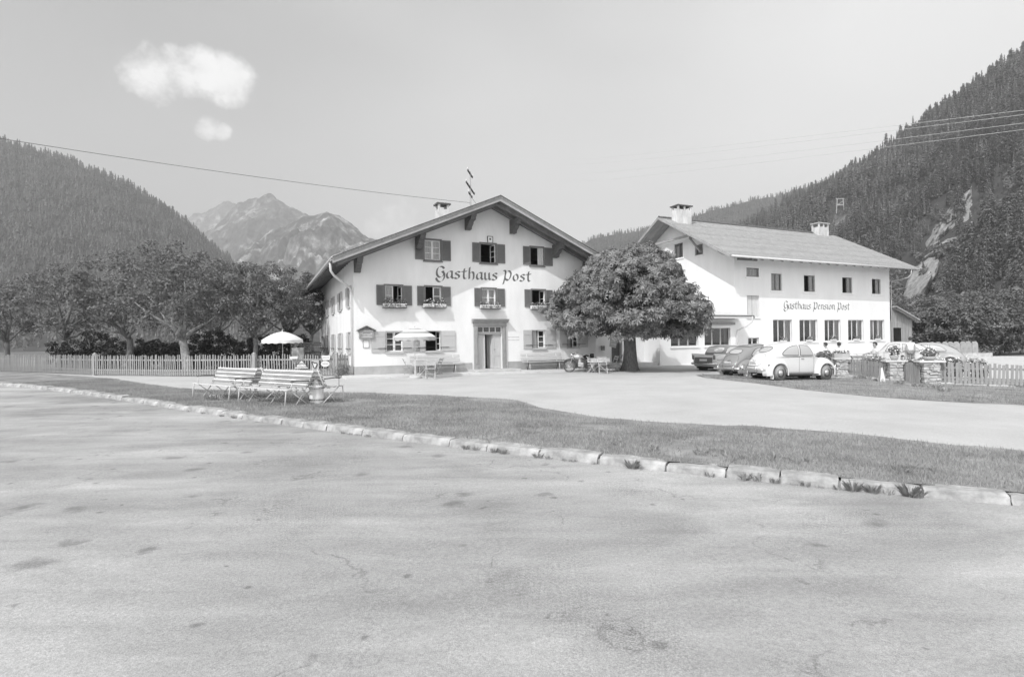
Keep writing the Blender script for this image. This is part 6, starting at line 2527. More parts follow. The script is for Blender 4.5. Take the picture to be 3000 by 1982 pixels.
# ---- long benches on the house wall
def wall_bench(px0, px1, label):
    a = FA.front(px0, 1080, -.55)[0]
    b = FA.front(px1, 1080, -.55)[0]
    c = FA.world((a + b) / 2, -.42)
    T = empty('long_bench', (c.x, c.y, g(c.x) + .10), FA.a, label, 'bench', 'long benches on the inn wall')
    L = (b - a)
    for nm, y, z, w_, t, rx in (('seat_plank', -.26, .45, .17, .035, 0), ('seat_plank', -.07, .45, .17, .035, 0), ('back_plank', .10, .63, .16, .03, 1.25), ('back_plank', .165, .83, .14, .03, 1.25)):
        q = MB()
        q.box((0, 0, 0), (L, w_, t))
        o = q.build(nm, mat('bench_plank', .50, .8, .12, 3.0, stretch=(.5, 4, 4)), T, bevel=.006)
        o.location = (0, y, z)
        o.rotation_euler = (rx, 0, 0)
    for x in (-L * .36, L * .36):
        q = MB()
        q.tube([(x, -.30, 0), (x, -.27, .42), (x, .02, .43), (x, .09, .55), (x, .17, .88)], .018, 6)
        q.build('bracket', slat_w, T, True)
        q = MB()
        q.tube([(x + .02, .12, 0), (x + .02, -.10, .42)], .016, 6)
        q.build('leg', iron, T)
    return T
wall_bench(1205, 1352, 'long plank bench on the inn wall behind the striped sunshade')
wall_bench(1532, 1652, 'long plank bench on the inn wall between the doorway and the motorcycle')

# ---- flowers
def blooms(par, P, N, leaf, bloom, lsize, bsize, nb, seed, lm, bm):
    rng = np.random.default_rng(seed)
    V, F = leaf_quads(P, N, lsize, rng, .7, .6)
    npmesh('foliage', V, F, lm, par)
    k = rng.choice(len(P), min(nb, len(P)), False)
    V, F = leaf_quads(P[k] + N[k] * lsize * .5, N[k] + np.array([0, -.6, .3]), bsize, rng, 1.0, .3)
    npmesh('blossom', V, F, bm, par)
plant_m = leaf_mat('geranium_leaf', .20, .4, 6, .25)
bloom_m = mat('pale_blossom', .70, .8)
bloom_g = mat('grey_blossom', .45, .8)
def box_flowers(T, x0, x1, y0, y1, z, h, seed, n=260, trail=0.0):
    rng = np.random.default_rng(seed)
    P = np.stack([rng.uniform(x0, x1, n), rng.uniform(y0, y1, n), z + h * rng.random(n) ** .8 * (.55 + .45 * np.sin(np.linspace(0, 9, n)) ** 2)], 1)
    if trail:
        k = rng.random(n) < .25
        P[k, 1] = y0 - rng.uniform(0, .08, k.sum())
        P[k, 2] = z - rng.uniform(0, trail, k.sum())
    N = unit(rng.normal(0, .6, (n, 3)) + np.array([0, -.5, .7]))
    blooms(T, P, N, None, None, .075, .06, n // 5, seed, plant_m, bloom_m if seed % 2 else bloom_g)
for i, k in enumerate(('M1', 'M2', 'M3', 'M4')):
    a, b, c, d = OP[k]
    o = FA.world((a + b) / 2, -.02, c - .12)
    T = empty('flower_box', o, FA.a, ('white flower box with tall trailing plants on the first-floor window nearest the downpipe', 'white flower box under the lettering, on the window with one dark open half', 'white flower box on the first-floor window above the front door', 'white flower box on the first-floor window beside the chestnut crown')[i], 'flower box', 'flower boxes on the inn')
    W = (b - a) / 2 + .16
    q = MB()
    q.boxb(-W, -.012, -.30, -.09, -.02, .17)
    q.build('trough', slat_w, T, bevel=.008)
    q = MB()
    q.boxb(.012, W, -.30, -.09, -.02, .17)
    q.build('trough', slat_w, T, bevel=.008)
    q = MB()
    q.boxb(-W, W, -.32, -.02, -.055, -.025)
    q.build('bracket', dark_wood, T)
    box_flowers(T, -W, W, -.30, -.08, .12, .34 if i < 2 else .26, 40 + i, 300, .10)
for i, k in enumerate(('L1', 'L2', 'L3', 'L4', 'L5')):
    a, b, c, d = hB[k]
    o = FB.world((a + b) / 2, -.02, c + .0)
    T = empty('window_pot', o, FB.a, 'white flower trough on the sill of a large ground-floor guest house window', 'flower box', 'flower troughs on the guest house sills')
    q = MB()
    q.boxb(-.32, .32, -.12, .06, .0, .16)
    q.build('trough', slat_w, T, bevel=.01)
    box_flowers(T, -.30, .30, -.12, .06, .15, .30, 51 + 2 * i, 120)
def tub(px, py, label, r=.27, h=.30, name='flower_tub', fl=.3, loc=None):
    p = loc or G(px, py)
    T = empty(name, (p.x, p.y, p.z + .09 if loc is None else p.z), 0, label, 'flower tub')
    n = 14
    for k in range(n):
        t = 2 * PI * (k + .5) / n
        q = MB()
        w = 2 * PI * r / n * .92
        mrot = Matrix.Rotation(t, 3, 'Z') @ Matrix.Rotation(-.12, 3, 'Y')
        q.box((r * math.cos(t), r * math.sin(t), h / 2), (.03, w, h), mrot)
        q.build('stave', mid_wood, T)
    for z in (.25, .75):
        q = MB()
        rr = r * 1.02 + .02 + (z - .5) * .045
        q.lathe([(rr, h * z - .02), (rr + .008, h * z), (rr, h * z + .02)], 20)
        q.build('hoop', iron, T, True)
    q = MB()
    q.lathe([(r * .92, h * .8), (.001, h * .85)], 14)
    q.build('soil', under_m, T)
    rng = np.random.default_rng(int(px))
    P = np.stack([rng.normal(0, r * .45, 220), rng.normal(0, r * .45, 220), h * .85 + fl * rng.random(220)], 1)
    N = unit(P * np.array([1, 1, 0]) * 2 + np.array([0, 0, .5]))
    blooms(T, P, N, None, None, .10, .06, 40, int(px), plant_m, bloom_m)
    return T
tub(1382, 1083, 'wooden flower tub left of the front door beside the long bench')
tub(1507, 1075, 'wooden flower tub between the front door and the far long bench')

# ---- the motorcycle by the inn wall
def motorcycle():
    p = G(1702, 1090)
    T = empty('motorcycle', (p.x, p.y, p.z + .01), math.radians(168), 'old motorcycle with deep mudguards parked at the end of the inn wall', 'motorcycle')
    dk = mat('bike_enamel', .06, .4, coat=.4)
    for x, nm in ((.62, 'front_wheel'), (-.62, 'rear_wheel')):
        V, F = [], []
        q = MB()
        ring = []
        n = 26
        for k in range(n + 1):
            t = 2 * PI * k / n
            ring.append((x + .30 * math.cos(t), 0, .33 + .30 * math.sin(t)))
        q.tube(ring, .042, 6)
        wv = q.build(nm, mat('bike_tyre', .10, .85), T, True)
        q = MB()
        for k in range(12):
            t = 2 * PI * k / 12
            q.tube([(x, .02 * (-1) ** k, .33), (x + .27 * math.cos(t), 0, .33 + .27 * math.sin(t))], .004, 3)
        q.build('spokes', chrome, wv)
        q = MB()
        q.lathe([(.07, -.05), (.07, .05)], 14, (x, 0, .33), 'y')
        q.build('hub', chrome, wv)
        q = MB()
        a0, a1 = (20, 200) if x > 0 else (-25, 165)
        V, F = [], []
        for k in range(15):
            a = math.radians(a0 + (a1 - a0) * k / 14)
            for yy, R in ((-.075, .34), (-.06, .385), (0, .40), (.06, .385), (.075, .34)):
                V.append((x + R * math.cos(a), yy, .33 + R * math.sin(a)))
        for k in range(14):
            for j in range(4):
                F.append((k * 5 + j, k * 5 + j + 1, k * 5 + 6 + j, k * 5 + 5 + j))
        q.add(V, F)
        q.build('mudguard', dk, T, True)
    q = MB()
    for s in (-1, 1):
        q.tube([(.62, s * .08, .33), (.42, s * .09, .80), (.36, s * .09, .95)], .022, 6)
    q.build('fork', chrome, T, True)
    q = MB()
    q.tube([(.36, 0, .93), (.05, 0, .78), (-.30, 0, .62), (-.62, 0, .33)], .03, 6)
    q.tube([(.38, 0, .85), (.18, 0, .32), (-.22, 0, .28), (-.3, 0, .6)], .028, 6)
    q.build('frame', dk, T, True)
    q = MB()
    q.lathe([(.001, -.26), (.09, -.22), (.13, -.05), (.13, .12), (.08, .24), (.001, .27)], 14, (.12, 0, .84), 'x')
    q.build('fuel_tank', mat('tank_enamel', .62, .3, coat=.5), T, True)
    q = MB()
    q.lathe([(.001, -.17), (.10, -.15), (.13, .0), (.07, .14), (.001, .17)], 12, (-.30, 0, .80), 'x')
    q.build('saddle', under_m, T, True)
    q = MB()
    q.lathe([(.001, -.10), (.12, -.08), (.12, .10), (.001, .13)], 12, (-.62, 0, .86), 'x')
    q.build('pillion', under_m, T, True)
    q = MB()
    q.box((-.02, 0, .40), (.30, .22, .22))
    q.lathe([(.09, .0), (.10, .05), (.07, .24)], 12, (.04, 0, .48))
    q.build('engine', zinc, T, bevel=.02)
    q = MB()
    q.tube([(.12, -.12, .40), (.0, -.16, .26), (-.35, -.16, .26), (-1.0, -.16, .30)], .032, 8)
    q.build('exhaust', chrome, T, True)
    q = MB()
    q.tube([(.20, -.36, 1.02), (.32, -.2, 1.05), (.36, 0, .98), (.32, .2, 1.05), (.20, .36, 1.02)], .014, 6)
    q.build('handlebar', chrome, T, True)
    q = MB()
    q.lathe([(.001, -.13), (.07, -.08), (.10, .03), (.095, .05), (.001, .07)], 14, (.47, 0, .92), 'x')
    q.build('headlamp', chrome, T, True)
    for s in (-1, 1):
        q = MB()
        q.box((-.72, s * .18, .56), (.34, .13, .28))
        q.build('pannier', mat('canvas_bag', .66, .9, .1, 5), T, bevel=.03)
    q = MB()
    q.tube([(-.1, .1, .3), (-.15, .24, .0)], .012, 5)
    q.build('side_stand', chrome, T)
motorcycle()

# ---- on the walls: roofed sign board, paper, mailbox, hanging flag board
def roof_sign():
    a, b, c, d = FA.fr(*r1(420, 1146, 524, 1205))
    top = FA.front(*R1(472, 1112))[1]
    o = FA.world((a + b) / 2, -.05, c)
    T = empty('roofed_sign', o, FA.a, 'small roofed sign board with two lines of lettering on the inn corner', 'sign')
    W, H = (b - a) / 2, d - c
    q = MB()
    q.boxb(-W + .05, W - .05, -.03, .04, .04, H - .03)
    q.build('panel', mat('sign_panel', .66, .8, .06), T)
    for x0, x1, z0, z1 in ((-W, -W + .06, 0, H), (W - .06, W, 0, H), (-W + .06, W - .06, 0, .07), (-W + .06, W - .06, H - .05, H + .02)):
        q = MB()
        q.boxb(x0, x1, -.09, .04, z0, z1)
        q.build('frame_board', mid_wood, T)
    for s in (-1, 1):
        q = MB()
        q.bar((0, -.04, H + (top - d) - .02), (s * (W + .10), -.04, H - .01), .20, .045, (0, 0, 1))
        q.build('roof_board', dark_wood, T)
    q = MB()
    q.prism([(-W + .06, H + .021), (W - .06, H + .021), (0, H + (top - d) - .07)], -.02, .02, 'xz')
    q.build('gable_panel', mid_wood, T)
    for z, x0, x1, hh in ((H * .66, -.16, .20, .07), (H * .40, -.26, .28, .085)):
        n = 6 if hh < .08 else 9
        for i in range(n):
            q = MB()
            x = x0 + (x1 - x0) * i / n
            ww = (x1 - x0) / n * .6
            q.boxb(x, x + .014, -.038, -.031, z - hh / 2, z + hh / 2)
            q.boxb(x + ww - .014, x + ww, -.038, -.031, z - hh / 2, z + hh / 2)
            if i % 2:
                q.boxb(x + .014, x + ww - .014, -.038, -.031, z + hh * .25, z + hh / 2)
            else:
                q.boxb(x + .014, x + ww - .014, -.038, -.031, z - hh * .1, z + hh * .1)
            q.build('letter', mid_wood, T)
roof_sign()
a, b, c, d = FA.fr(*r1(452, 1219, 490, 1267))
T = empty('menu_frame', FA.world((a + b) / 2, -.02, c), FA.a, 'small framed paper on the inn wall below the roofed sign', 'notice')
q = MB()
q.boxb(-(b - a) / 2, (b - a) / 2, -.012, .018, 0, d - c)
q.build('sheet', white_paint, T)
for x0, x1, z0, z1 in ((-(b - a) / 2 - .02, -(b - a) / 2, -.02, d - c + .02), ((b - a) / 2, (b - a) / 2 + .02, -.02, d - c + .02), (-(b - a) / 2, (b - a) / 2, d - c, d - c + .02), (-(b - a) / 2, (b - a) / 2, -.02, 0)):
    q = MB()
    q.boxb(x0, x1, -.022, .018, z0, z1)
    q.build('frame_strip', slat_g, T)
a, b, c, d = FB.fr(1760, 1014, 1769, 1026, YL)
T = empty('letter_box', FB.world((a + b) / 2, YL - .08, c), FB.a, 'grey letter box on the wall between inn corner and dark doorway', 'letter box')
q = MB()
q.boxb(-(b - a) / 2, (b - a) / 2, -.07, .078, 0, d - c)
q.build('case', slat_g, T, bevel=.012)
q = MB()
q.boxb(-(b - a) * .32, (b - a) * .32, -.085, -.071, (d - c) * .62, (d - c) * .74)
q.build('slot', iron, T)
q = MB()
q.prism([(-.10, (d - c) + .002), (.07, (d - c) + .05), (.078, (d - c) + .002)], -(b - a) / 2 - .01, (b - a) / 2 + .01, 'yz')
q.build('lid', slat_g, T)
# board hanging from an arm beside the dark doorway
p0 = FB.world(FB.front(1832, 985, YL - .9)[0], YL - .9, FB.front(1832, 982, YL - .9)[1])
pz = AT(1806, 974, p0.y)
T = empty('hanging_board', p0 + Vector((-.15, 0, -.22)), FB.a, 'lettered board hanging slantwise from an arm beside the chestnut trunk', 'sign')
q = MB()
q.tube([(.25, .0, -.03), (-.95, 0, .20)], .014, 6)
q.build('arm', iron, T)
q = MB()
poly = [(-.42, .08), (-.98, .19), (-1.08, -.50), (-.60, -.62)]
q.prism(poly[::-1], -.012, .012, 'xz')
q.build('board', mat('board_grey', .40, .8, .1), T)
q = MB()
q.prism([(-.47, .05), (-.95, .15), (-.97, .0), (-.50, -.09)][::-1], -.020, -.0125, 'xz')
q.build('title_band', slat_w, T)
for i in range(5):
    q = MB()
    x = -.90 + i * .085
    q.boxb(x, x + .05, -.026, -.0205, .045 - i * .018, .115 - i * .018)
    q.build('letter', iron, T)
for z in (-.2, -.42):
    q = MB()
    q.prism([(-.56, z + .03), (-1.0, z + .12), (-1.0, z + .09), (-.56, z)][::-1], -.016, -.0125, 'xz')
    q.build('stripe', slat_w, T)
# dark pot by the step
pp = G(1876, 1062)
T = empty('dark_pot', (pp.x, pp.y, pp.z + .13), 0, 'dark bucket standing on the step right of the chestnut trunk', 'bucket')
q = MB()
q.lathe([(.10, 0), (.135, .28), (.14, .30), (.12, .29), (.09, .04), (.001, .04)], 16)
q.build('pail', iron, T, True)
q = MB()
q.tube([(-.13, 0, .28), (-.08, 0, .40), (0, 0, .43), (.08, 0, .40), (.13, 0, .28)], .008, 5)
q.build('handle', iron, T)

# ---- roof mast, cable, hillside pylon and wires
mz = rz + .2
mo = FA.world(RIDGE, 3.0, mz)
top_z = AT(1383, 503, mo.y).z
T = empty('service_mast', mo, FA.a, 'thin electricity mast with crossed arms on the inn ridge', 'mast')
H = top_z - mz
q = MB()
q.tube([(0, 0, -.3), (0, 0, H)], [.055, .035], 8)
q.build('pole', zinc, T)
for z, L in ((H - .12, .35), (H - .95, .62), (H - 1.35, .25)):
    q = MB()
    q.bar((-L * .75, -L, z + L * .25), (L * .75, L, z - L * .25), .06, .09)
    q.build('cross_arm', iron, T)
    for s in (-1, 1):
        q = MB()
        q.lathe([(.045, -.02), (.05, .03), (.03, .09), (.001, .11)], 8, (s * L * .72, s * L * .96, z - s * L * .24 + .06))
        q.build('insulator', slat_w, T, True)
q = MB()
q.tube([(.1, .1, H * .42), (1.3, .0, -.4)], .008, 4)
q.build('stay_wire', wire_m, T)
def wire(name, a, b, sag, r, m, label, group=None):
    a, b = Vector(a), Vector(b)
    pts = []
    for i in range(25):
        t = i / 24
        p = a.lerp(b, t)
        p.z -= sag * 4 * t * (1 - t)
        pts.append(p - a)
    q = MB()
    q.tube(pts, r, 5)
    o = q.build(name, m)
    o.location = a
    return tag(o, label, 'wire', group)
wire('service_cable', AT(1380, 594, mo.y), AT(-700, 290, 17.0), .25, .011, wire_m, 'single dark cable running from the inn mast across the sky')
# ends at a pole beyond the picture
for i, (ya, lb) in enumerate(((341, 'uppermost'), (353, 'second from the top'), (377, 'third from the top'), (395, 'lowest'))):
    wire('overhead_wire', AT(3350, ya - 60, 56), AT(1640, ya + 125 + 4 * i, 620), 2.0, .028, white_wire, lb + ' of four pale overhead wires crossing the wooded hillside', 'overhead wires')
u, t = hill_uv(right_hill, 2462, 622)
x, y, z = right_hill(u, t)
sc_ = y / FPX
T = empty('timber_pylon', (x, y, z + .6), 0, 'pale timber frame pylon standing in the hillside clearing', 'pylon')
hh, ww = 40 * sc_, 10 * sc_
pyl = mat('pylon_timber', .62, .9)
for s in (-1, 1):
    q = MB()
    q.tube([(s * ww * 1.15, 0, -1), (s * ww * .85, 0, hh)], .26, 6)
    q.build('post', pyl, T)
for z_, k in ((hh * .98, 1.25), (hh * .55, 1.0), (hh * .5, 1.0)):
    q = MB()
    q.bar((-ww * k, 0, z_), (ww * k, 0, z_), .3, .36)
    q.build('cross_beam', pyl, T)
q = MB()
q.tube([(-ww, 0, hh * .5), (ww * .9, 0, hh * .8)], .16, 5)
q.build('brace', pyl, T)

# ---- hut and timber behind the orchard fence
hp = gpt(598, 47)
T = empty('orchard_hut', hp, .5, 'small dark board hut under the forked fruit tree', 'hut')
for i in range(11):
    q = MB()
    x0 = -.9 + i * .165
    q.boxb(x0, x0 + .155, -.7, -.67, 0, 2.3)
    q.build('board', mat('hut_board', .22, .9, .3, 3, stretch=(4, 4, .5)), T)
q = MB()
q.boxb(-.9, -.87, -.66, .7, 0, 2.25)
q.boxb(.88, .91, -.66, .7, 0, 2.25)
q.boxb(-.86, .87, .67, .7, 0, 2.25)
q.build('side_wall', dark_wood, T)
q = MB()
q.prism([(-1.15, 2.3), (0, 3.0), (1.15, 2.3), (1.15, 2.38), (0, 3.1), (-1.15, 2.38)], -.95, .95, 'xz')
q.build('roof', dark_wood, T)
wp = gpt(910, 36.5)
T = empty('timber_stack', wp, .35, 'dark stack of sawn boards beside the inn side wall', 'timber stack')
for i in range(14):
    for j in range(2):
        q = MB()
        q.boxb(-.62 + j * .63 + rnd.uniform(-.02, .02), -.02 + j * .63 + rnd.uniform(-.02, .02), -.9 + rnd.uniform(-.05, .05), .9, .1 + i * .115, .1 + i * .115 + .085)
        q.build('board', dark_wood, T)
for x in (-.5, .5):
    q = MB()
    q.boxb(x - .06, x + .06, -.8, .8, 0, .098)
    q.build('bearer', dark_wood, T)
wp = gpt(872, 35)
T = empty('board_screen', wp, .1, 'pale panel screen between the white sunshade and the timber stack', 'screen')
q = MB()
q.boxb(-.36, .36, -.02, .02, .35, 1.35)
q.build('panel', mat('screen_cloth', .42, .9, .25, 3), T)
for x in (-.39, .39):
    q = MB()
    q.boxb(x - .03, x + .03, -.03, .03, 0, 1.42)
    q.build('post', dark_wood, T)
# ================================================================== TERRACE AT THE RIGHT: wall pillars, fence panels, flowers, people
stone_m = mat('field_stone', .50, .95, .28, 4.0, .6, 16.0, .1)
mortar_m = mat('mortar', .34, .95, .2, 5.0)
q = MB()
tz = .02
tp = [(14.6, 28.6), (33, 22.5), (36, 40), (22, 47.5), (13.2, 43.0)]
q.add([(x, y, tz) for x, y in tp] + [(x, y, -.6) for x, y in tp], [tuple(range(5))] + [(i, 5 + i, 5 + (i + 1) % 5, (i + 1) % 5) for i in range(5)])
tag(q.build('terrace', mat('terrace_gravel', .52, .95, .15, 1.0, .4, 18)), kind='structure')

def pillar(p, rz_, label, w=.52, d=.5, h=.80, cap=(.70, .66), seed=0):
    r = random.Random(seed)
    T = empty('stone_pillar', (p.x, p.y, p.z), rz_, label, 'pillar', 'stone pillars of the terrace')
    q = MB()
    q.boxb(-w / 2 + .03, w / 2 - .03, -d / 2 + .03, d / 2 - .03, -.2, h)
    q.build('core', mortar_m, T)
    z = -.12
    while z < h - .03:
        hh = min(r.choice((.05, .07, .09, .12, .15)) * r.uniform(.85, 1.15), h - z)
        xs_ = [-w / 2 + r.uniform(-.02, .01)]
        while xs_[-1] < w / 2 - .16:
            xs_.append(xs_[-1] + r.uniform(.09, .32))
        if w / 2 - xs_[-1] < .08:
            xs_[-1] = w / 2
        else:
            xs_.append(w / 2 + r.uniform(-.01, .02))
        for a, b in zip(xs_[:-1], xs_[1:]):
            q = MB()
            j = lambda s: r.uniform(-s, s) * 1.6
            y0 = -d / 2 + r.uniform(-.05, .03)
            vs = [(a + .008 + j(.01), y0 + j(.015), z + .008 + j(.01)), (b - .008 + j(.01), y0 + j(.015), z + .008 + j(.012)), (b - .006, d / 2 + j(.02), z + .006), (a + .006, d / 2 + j(.02), z + .006),
                  (a + .008 + j(.012), y0 + j(.015), z + hh - .008 + j(.01)), (b - .008 + j(.012), y0 + j(.015), z + hh - .008 + j(.01)), (b - .006, d / 2 + j(.02), z + hh - .004), (a + .006, d / 2 + j(.02), z + hh - .004)]
            q.add(vs, ((0, 3, 2, 1), (4, 5, 6, 7), (0, 1, 5, 4), (1, 2, 6, 5), (2, 3, 7, 6), (3, 0, 4, 7)))
            q.build('stone', stone_m, T, bevel=.012)
        z += hh
    q = MB()
    q.boxb(-cap[0] / 2, cap[0] / 2, -cap[1] / 2, cap[1] / 2, h + .002, h + .075)
    q.build('cap_slab', mat('cap_concrete', .62, .9, .1, 3, .3), T, bevel=.01)
    return T
pp1, pp2, pp3 = G(2465, 1104), G(2621, 1118), G(2724, 1126)
prz = math.atan2(pp2.y - pp1.y, pp2.x - pp1.x)
prz = math.radians(-12)
pillar(pp1, prz, 'stone pillar carrying the wooden planter, beside the white car bonnet', .52, .5, .86, (.76, .62), 3)
pillar(pp2, prz, 'stone pillar carrying a round flower pot, beside the leaning white board', .54, .5, .86, (.86, .62), 4)
pillar(pp3, prz, 'stone pillar carrying a flower bowl, past the arched gate', .60, .5, .90, (.95, .66), 5)
def off(p, dx, dy=0.0):
    return (p.x + dx, p.y + dy)
fb = lambda p: g(p.x)
picket_fence('board_fence', [off(pp1, .33, .06), off(pp2, -.33, .10)], 'weathered board fence panel between the planter pillar and the flower-pot pillar', .72, .122, .068, picket_d, rails=(.22, .78), z0=.12, group='terrace fence panels', point=False, rail_off=.04)
picket_fence('board_fence', [off(pp1, -1.9, 1.2), off(pp1, -.32, .08)], 'board fence panel half hidden behind the white car bonnet', .74, .12, .068, picket_d, z0=.12, group='terrace fence panels', point=False, rail_off=.04)
picket_fence('board_fence', [off(pp3, .38, -.04), off(pp3, 2.4, -1.1), off(pp3, 6.0, -2.6)], 'board fence panel leading away beyond the flower-bowl pillar', .80, .14, .09, picket_d, z0=.1, group='terrace fence panels', point=False, rail_off=.04)
# low footing under the fence: single stones
T = empty('footing_wall', (pp1.x, pp1.y, 0), 0, 'low rough stone footing under the terrace fence', 'wall')
r = random.Random(8)
def footing(a, b):
    A_, B_ = Vector((a[0], a[1], 0)), Vector((b[0], b[1], 0))
    L = (B_ - A_).length
    d = (B_ - A_) / L
    s_ = 0
    while s_ < L:
        l = r.uniform(.18, .42)
        p = A_ + d * (s_ + l / 2)
        q = MB()
        hh = r.uniform(.09, .15)
        q.box((p.x - pp1.x, p.y - pp1.y + r.uniform(-.04, .04), g(p.x) + hh / 2 - .02), (l - .02, r.uniform(.22, .34), hh), Matrix.Rotation(math.atan2(d.y, d.x) + r.uniform(-.1, .1), 3, 'Z'))
        q.build('stone', stone_m, T, bevel=.025)
        s_ += l
footing(off(pp1, .2, -.02), off(pp2, -.2, 0))
footing(off(pp3, .3, -.1), off(pp3, 2.4, -1.2))
# arched gate
gx0, gx1 = Vector((pp2.x + .32, pp2.y - .05, 0)), Vector((pp3.x - .36, pp3.y + .05, 0))
d = gx1 - gx0
L = d.length
T = empty('arched_gate', (gx0.x, gx0.y, 0), math.atan2(d.y, d.x), 'arched board gate between the flower-pot pillar and the flower-bowl pillar', 'gate')
n = 8
gz = g(gx0.x)
for i in range(n):
    x0 = L * i / n
    q = MB()
    t = (i + .5) / n
    hh = .70 + .16 * math.sin(PI * t)
    q.boxb(x0 + .012, x0 + L / n - .012, -.012, .012, gz + .02 + r.uniform(-.01, .01), gz + hh)
    q.build('board', picket_d, T)
for z in (.2, .62):
    q = MB()
    q.boxb(0, L, .013, .045, gz + z, gz + z + .08)
    q.build('rail', picket_d, T)
# white board leaning on the fence
wl_ = G(2588, 1121)
T = empty('leaning_board', wl_, .15, 'white tapered board leaning against the fence by the flower-pot pillar', 'board')
q = MB()
vs = []
for y in (0, .035):
    vs += [(-.13, y, 0), (.13, y, 0), (.155, y + .22, .62), (.09, y + .22, .60)]
q.add(vs, ((0, 1, 2, 3), (7, 6, 5, 4), (0, 4, 5, 1), (1, 5, 6, 2), (2, 6, 7, 3), (3, 7, 4, 0)))
q.build('panel', slat_w, T, bevel=.01)
q = MB()
q.bar((-.22, .01, 0), (.05, .24, .62), .025, .03)
q.build('prop', slat_g, T)
# planter, pots and bowls on the caps
def planter_box(p, rz_, w, d, h, label):
    T = empty('wooden_planter', p, rz_, label, 'planter')
    for (x0, x1, y0, y1) in ((-w / 2, w / 2, -d / 2, -d / 2 + .025), (-w / 2, w / 2, d / 2 - .025, d / 2), (-w / 2, -w / 2 + .025, -d / 2 + .026, d / 2 - .026), (w / 2 - .025, w / 2, -d / 2 + .026, d / 2 - .026)):
        q = MB()
        k = 1.10
        vs = [(x * s, y * s, z) for z, s in ((0, 1), (h, k)) for x, y in ((x0, y0), (x1, y0), (x1, y1), (x0, y1))]
        q.add(vs, ((0, 3, 2, 1), (4, 5, 6, 7), (0, 1, 5, 4), (1, 2, 6, 5), (2, 3, 7, 6), (3, 0, 4, 7)))
        q.build('side_board', pale_wood, T)
    q = MB()
    q.boxb(-w / 2 + .03, w / 2 - .03, -d / 2 + .03, d / 2 - .03, 0, h - .04)
    q.build('soil', under_m, T)
    box_flowers(T, -w / 2, w / 2, -d / 2, d / 2, h - .04, .16, 61, 220)
    return T
planter_box(Vector((pp1.x, pp1.y, pp1.z + .94)), prz, .66, .34, .22, 'pale wooden planter trough on the pillar by the white car')
def pot(p, rr, hh, fl, label, seed, bowl=False):
    T = empty('flower_bowl' if bowl else 'flower_pot', p, 0, label, 'flower pot')
    q = MB()
    q.lathe([(rr * .55, 0), (rr * .8, hh * .4), (rr, hh), (rr * .93, hh), (rr * .7, hh * .5), (.001, hh * .5)] if not bowl else [(rr * .35, 0), (rr * .75, hh * .35), (rr, hh), (rr * .94, hh), (rr * .6, hh * .6), (.001, hh * .6)], 18)
    q.build('vessel', plinth_m, T, True)
    rng = np.random.default_rng(seed)
    n = 360
    dd = ell(rng, n)
    P = dd * np.array([rr * 1.25, rr * 1.1, fl * .55]) * (rng.random((n, 1)) ** .4) + np.array([0, 0, hh + fl * .45])
    blooms(T, P, unit(dd + np.array([0, -.3, .5])), None, None, .10, .07, 60, seed, plant_m, bloom_m)
    return T
pot(Vector((pp2.x + .0, pp2.y, pp2.z + .937)), .19, .20, .42, 'round flower pot full of blossoms on the pillar by the leaning board', 71)
pot(Vector((pp3.x - .02, pp3.y, pp3.z + .977)), .28, .17, .34, 'shallow bowl of flowers on the pillar past the arched gate', 72, True)
jp = Vector((pp2.x + .42, pp2.y + .02, pp2.z + .937))
T = empty('lantern', (pp2.x + .33, pp2.y - .05, pp2.z + .937), 0, 'small dark lantern on the edge of the flower-pot pillar', 'lantern')
q = MB()
q.boxb(-.05, .05, -.05, .05, 0, .015)
q.boxb(-.045, .045, -.045, .045, .15, .165)
for a in (-1, 1):
    for b in (-1, 1):
        q.boxb(a * .042 - .008, a * .042 + .008, b * .042 - .008, b * .042 + .008, .015, .15)
q.add([(-.055, -.055, .165), (.055, -.055, .165), (.055, .055, .165), (-.055, .055, .165), (0, 0, .22)], ((0, 1, 4), (1, 2, 4), (2, 3, 4), (3, 0, 4)))
q.build('frame', iron, T)
q = MB()
q.boxb(-.032, .032, -.032, .032, .016, .149)
q.build('glass', slat_w, T)
# bushes and flower beds
def bed(px, Y, z0, rx, ry, h, n, label, seed, name='garden_shrub', ls=.13, nb=40):
    x = (px - CXP) / FPX * Y
    T = empty(name, (x, Y, z0), 0, label, 'shrub')
    rng = np.random.default_rng(seed)
    dd = ell(rng, n)
    P = dd * np.array([rx, ry, h / 2]) * (rng.random((n, 1)) ** .45) + np.array([0, 0, h * .5])
    blooms(T, P, unit(dd + np.array([0, -.3, .6])), None, None, ls, ls * .6, nb, seed, plant_m, bloom_m)
    q = MB()
    for k in range(5):
        t = 2 * PI * k / 5
        q.tube([(.04 * math.cos(t), .04 * math.sin(t), 0), (rx * .5 * math.cos(t), ry * .5 * math.sin(t), h * .6)], .012, 4)
    q.build('stems', bark_m, T)
    return T
bed(2418, 29.0, g(13.7), .62, .5, 1.25, 1100, 'large-leaved shrub behind the white car bonnet', 81, ls=.22)
bed(2392, 29.3, g(13.4), .45, .4, 1.1, 600, 'leafy shrub between the white car roof and the large-leaved shrub', 82, ls=.20)
bed(2545, 27.6, g(14), .55, .35, .95, 700, 'flowering bush behind the board fence panel, by the seated person', 83)
bed(2585, 27.0, g(14), .5, .35, .95, 650, 'flowering bush between the seated person and the round flower pot', 84)
bed(2668, 24.2, g(14.5), .42, .3, 1.05, 700, 'climbing plants hanging over the arched gate', 85)
bed(2700, 25.5, g(15), .55, .4, .98, 800, 'flower bed bush behind the arched gate, next to the flower bowl', 86)
bed(2745, 25.0, g(16), .55, .4, 1.0, 800, 'flower bush behind the fence panel past the flower bowl', 87)
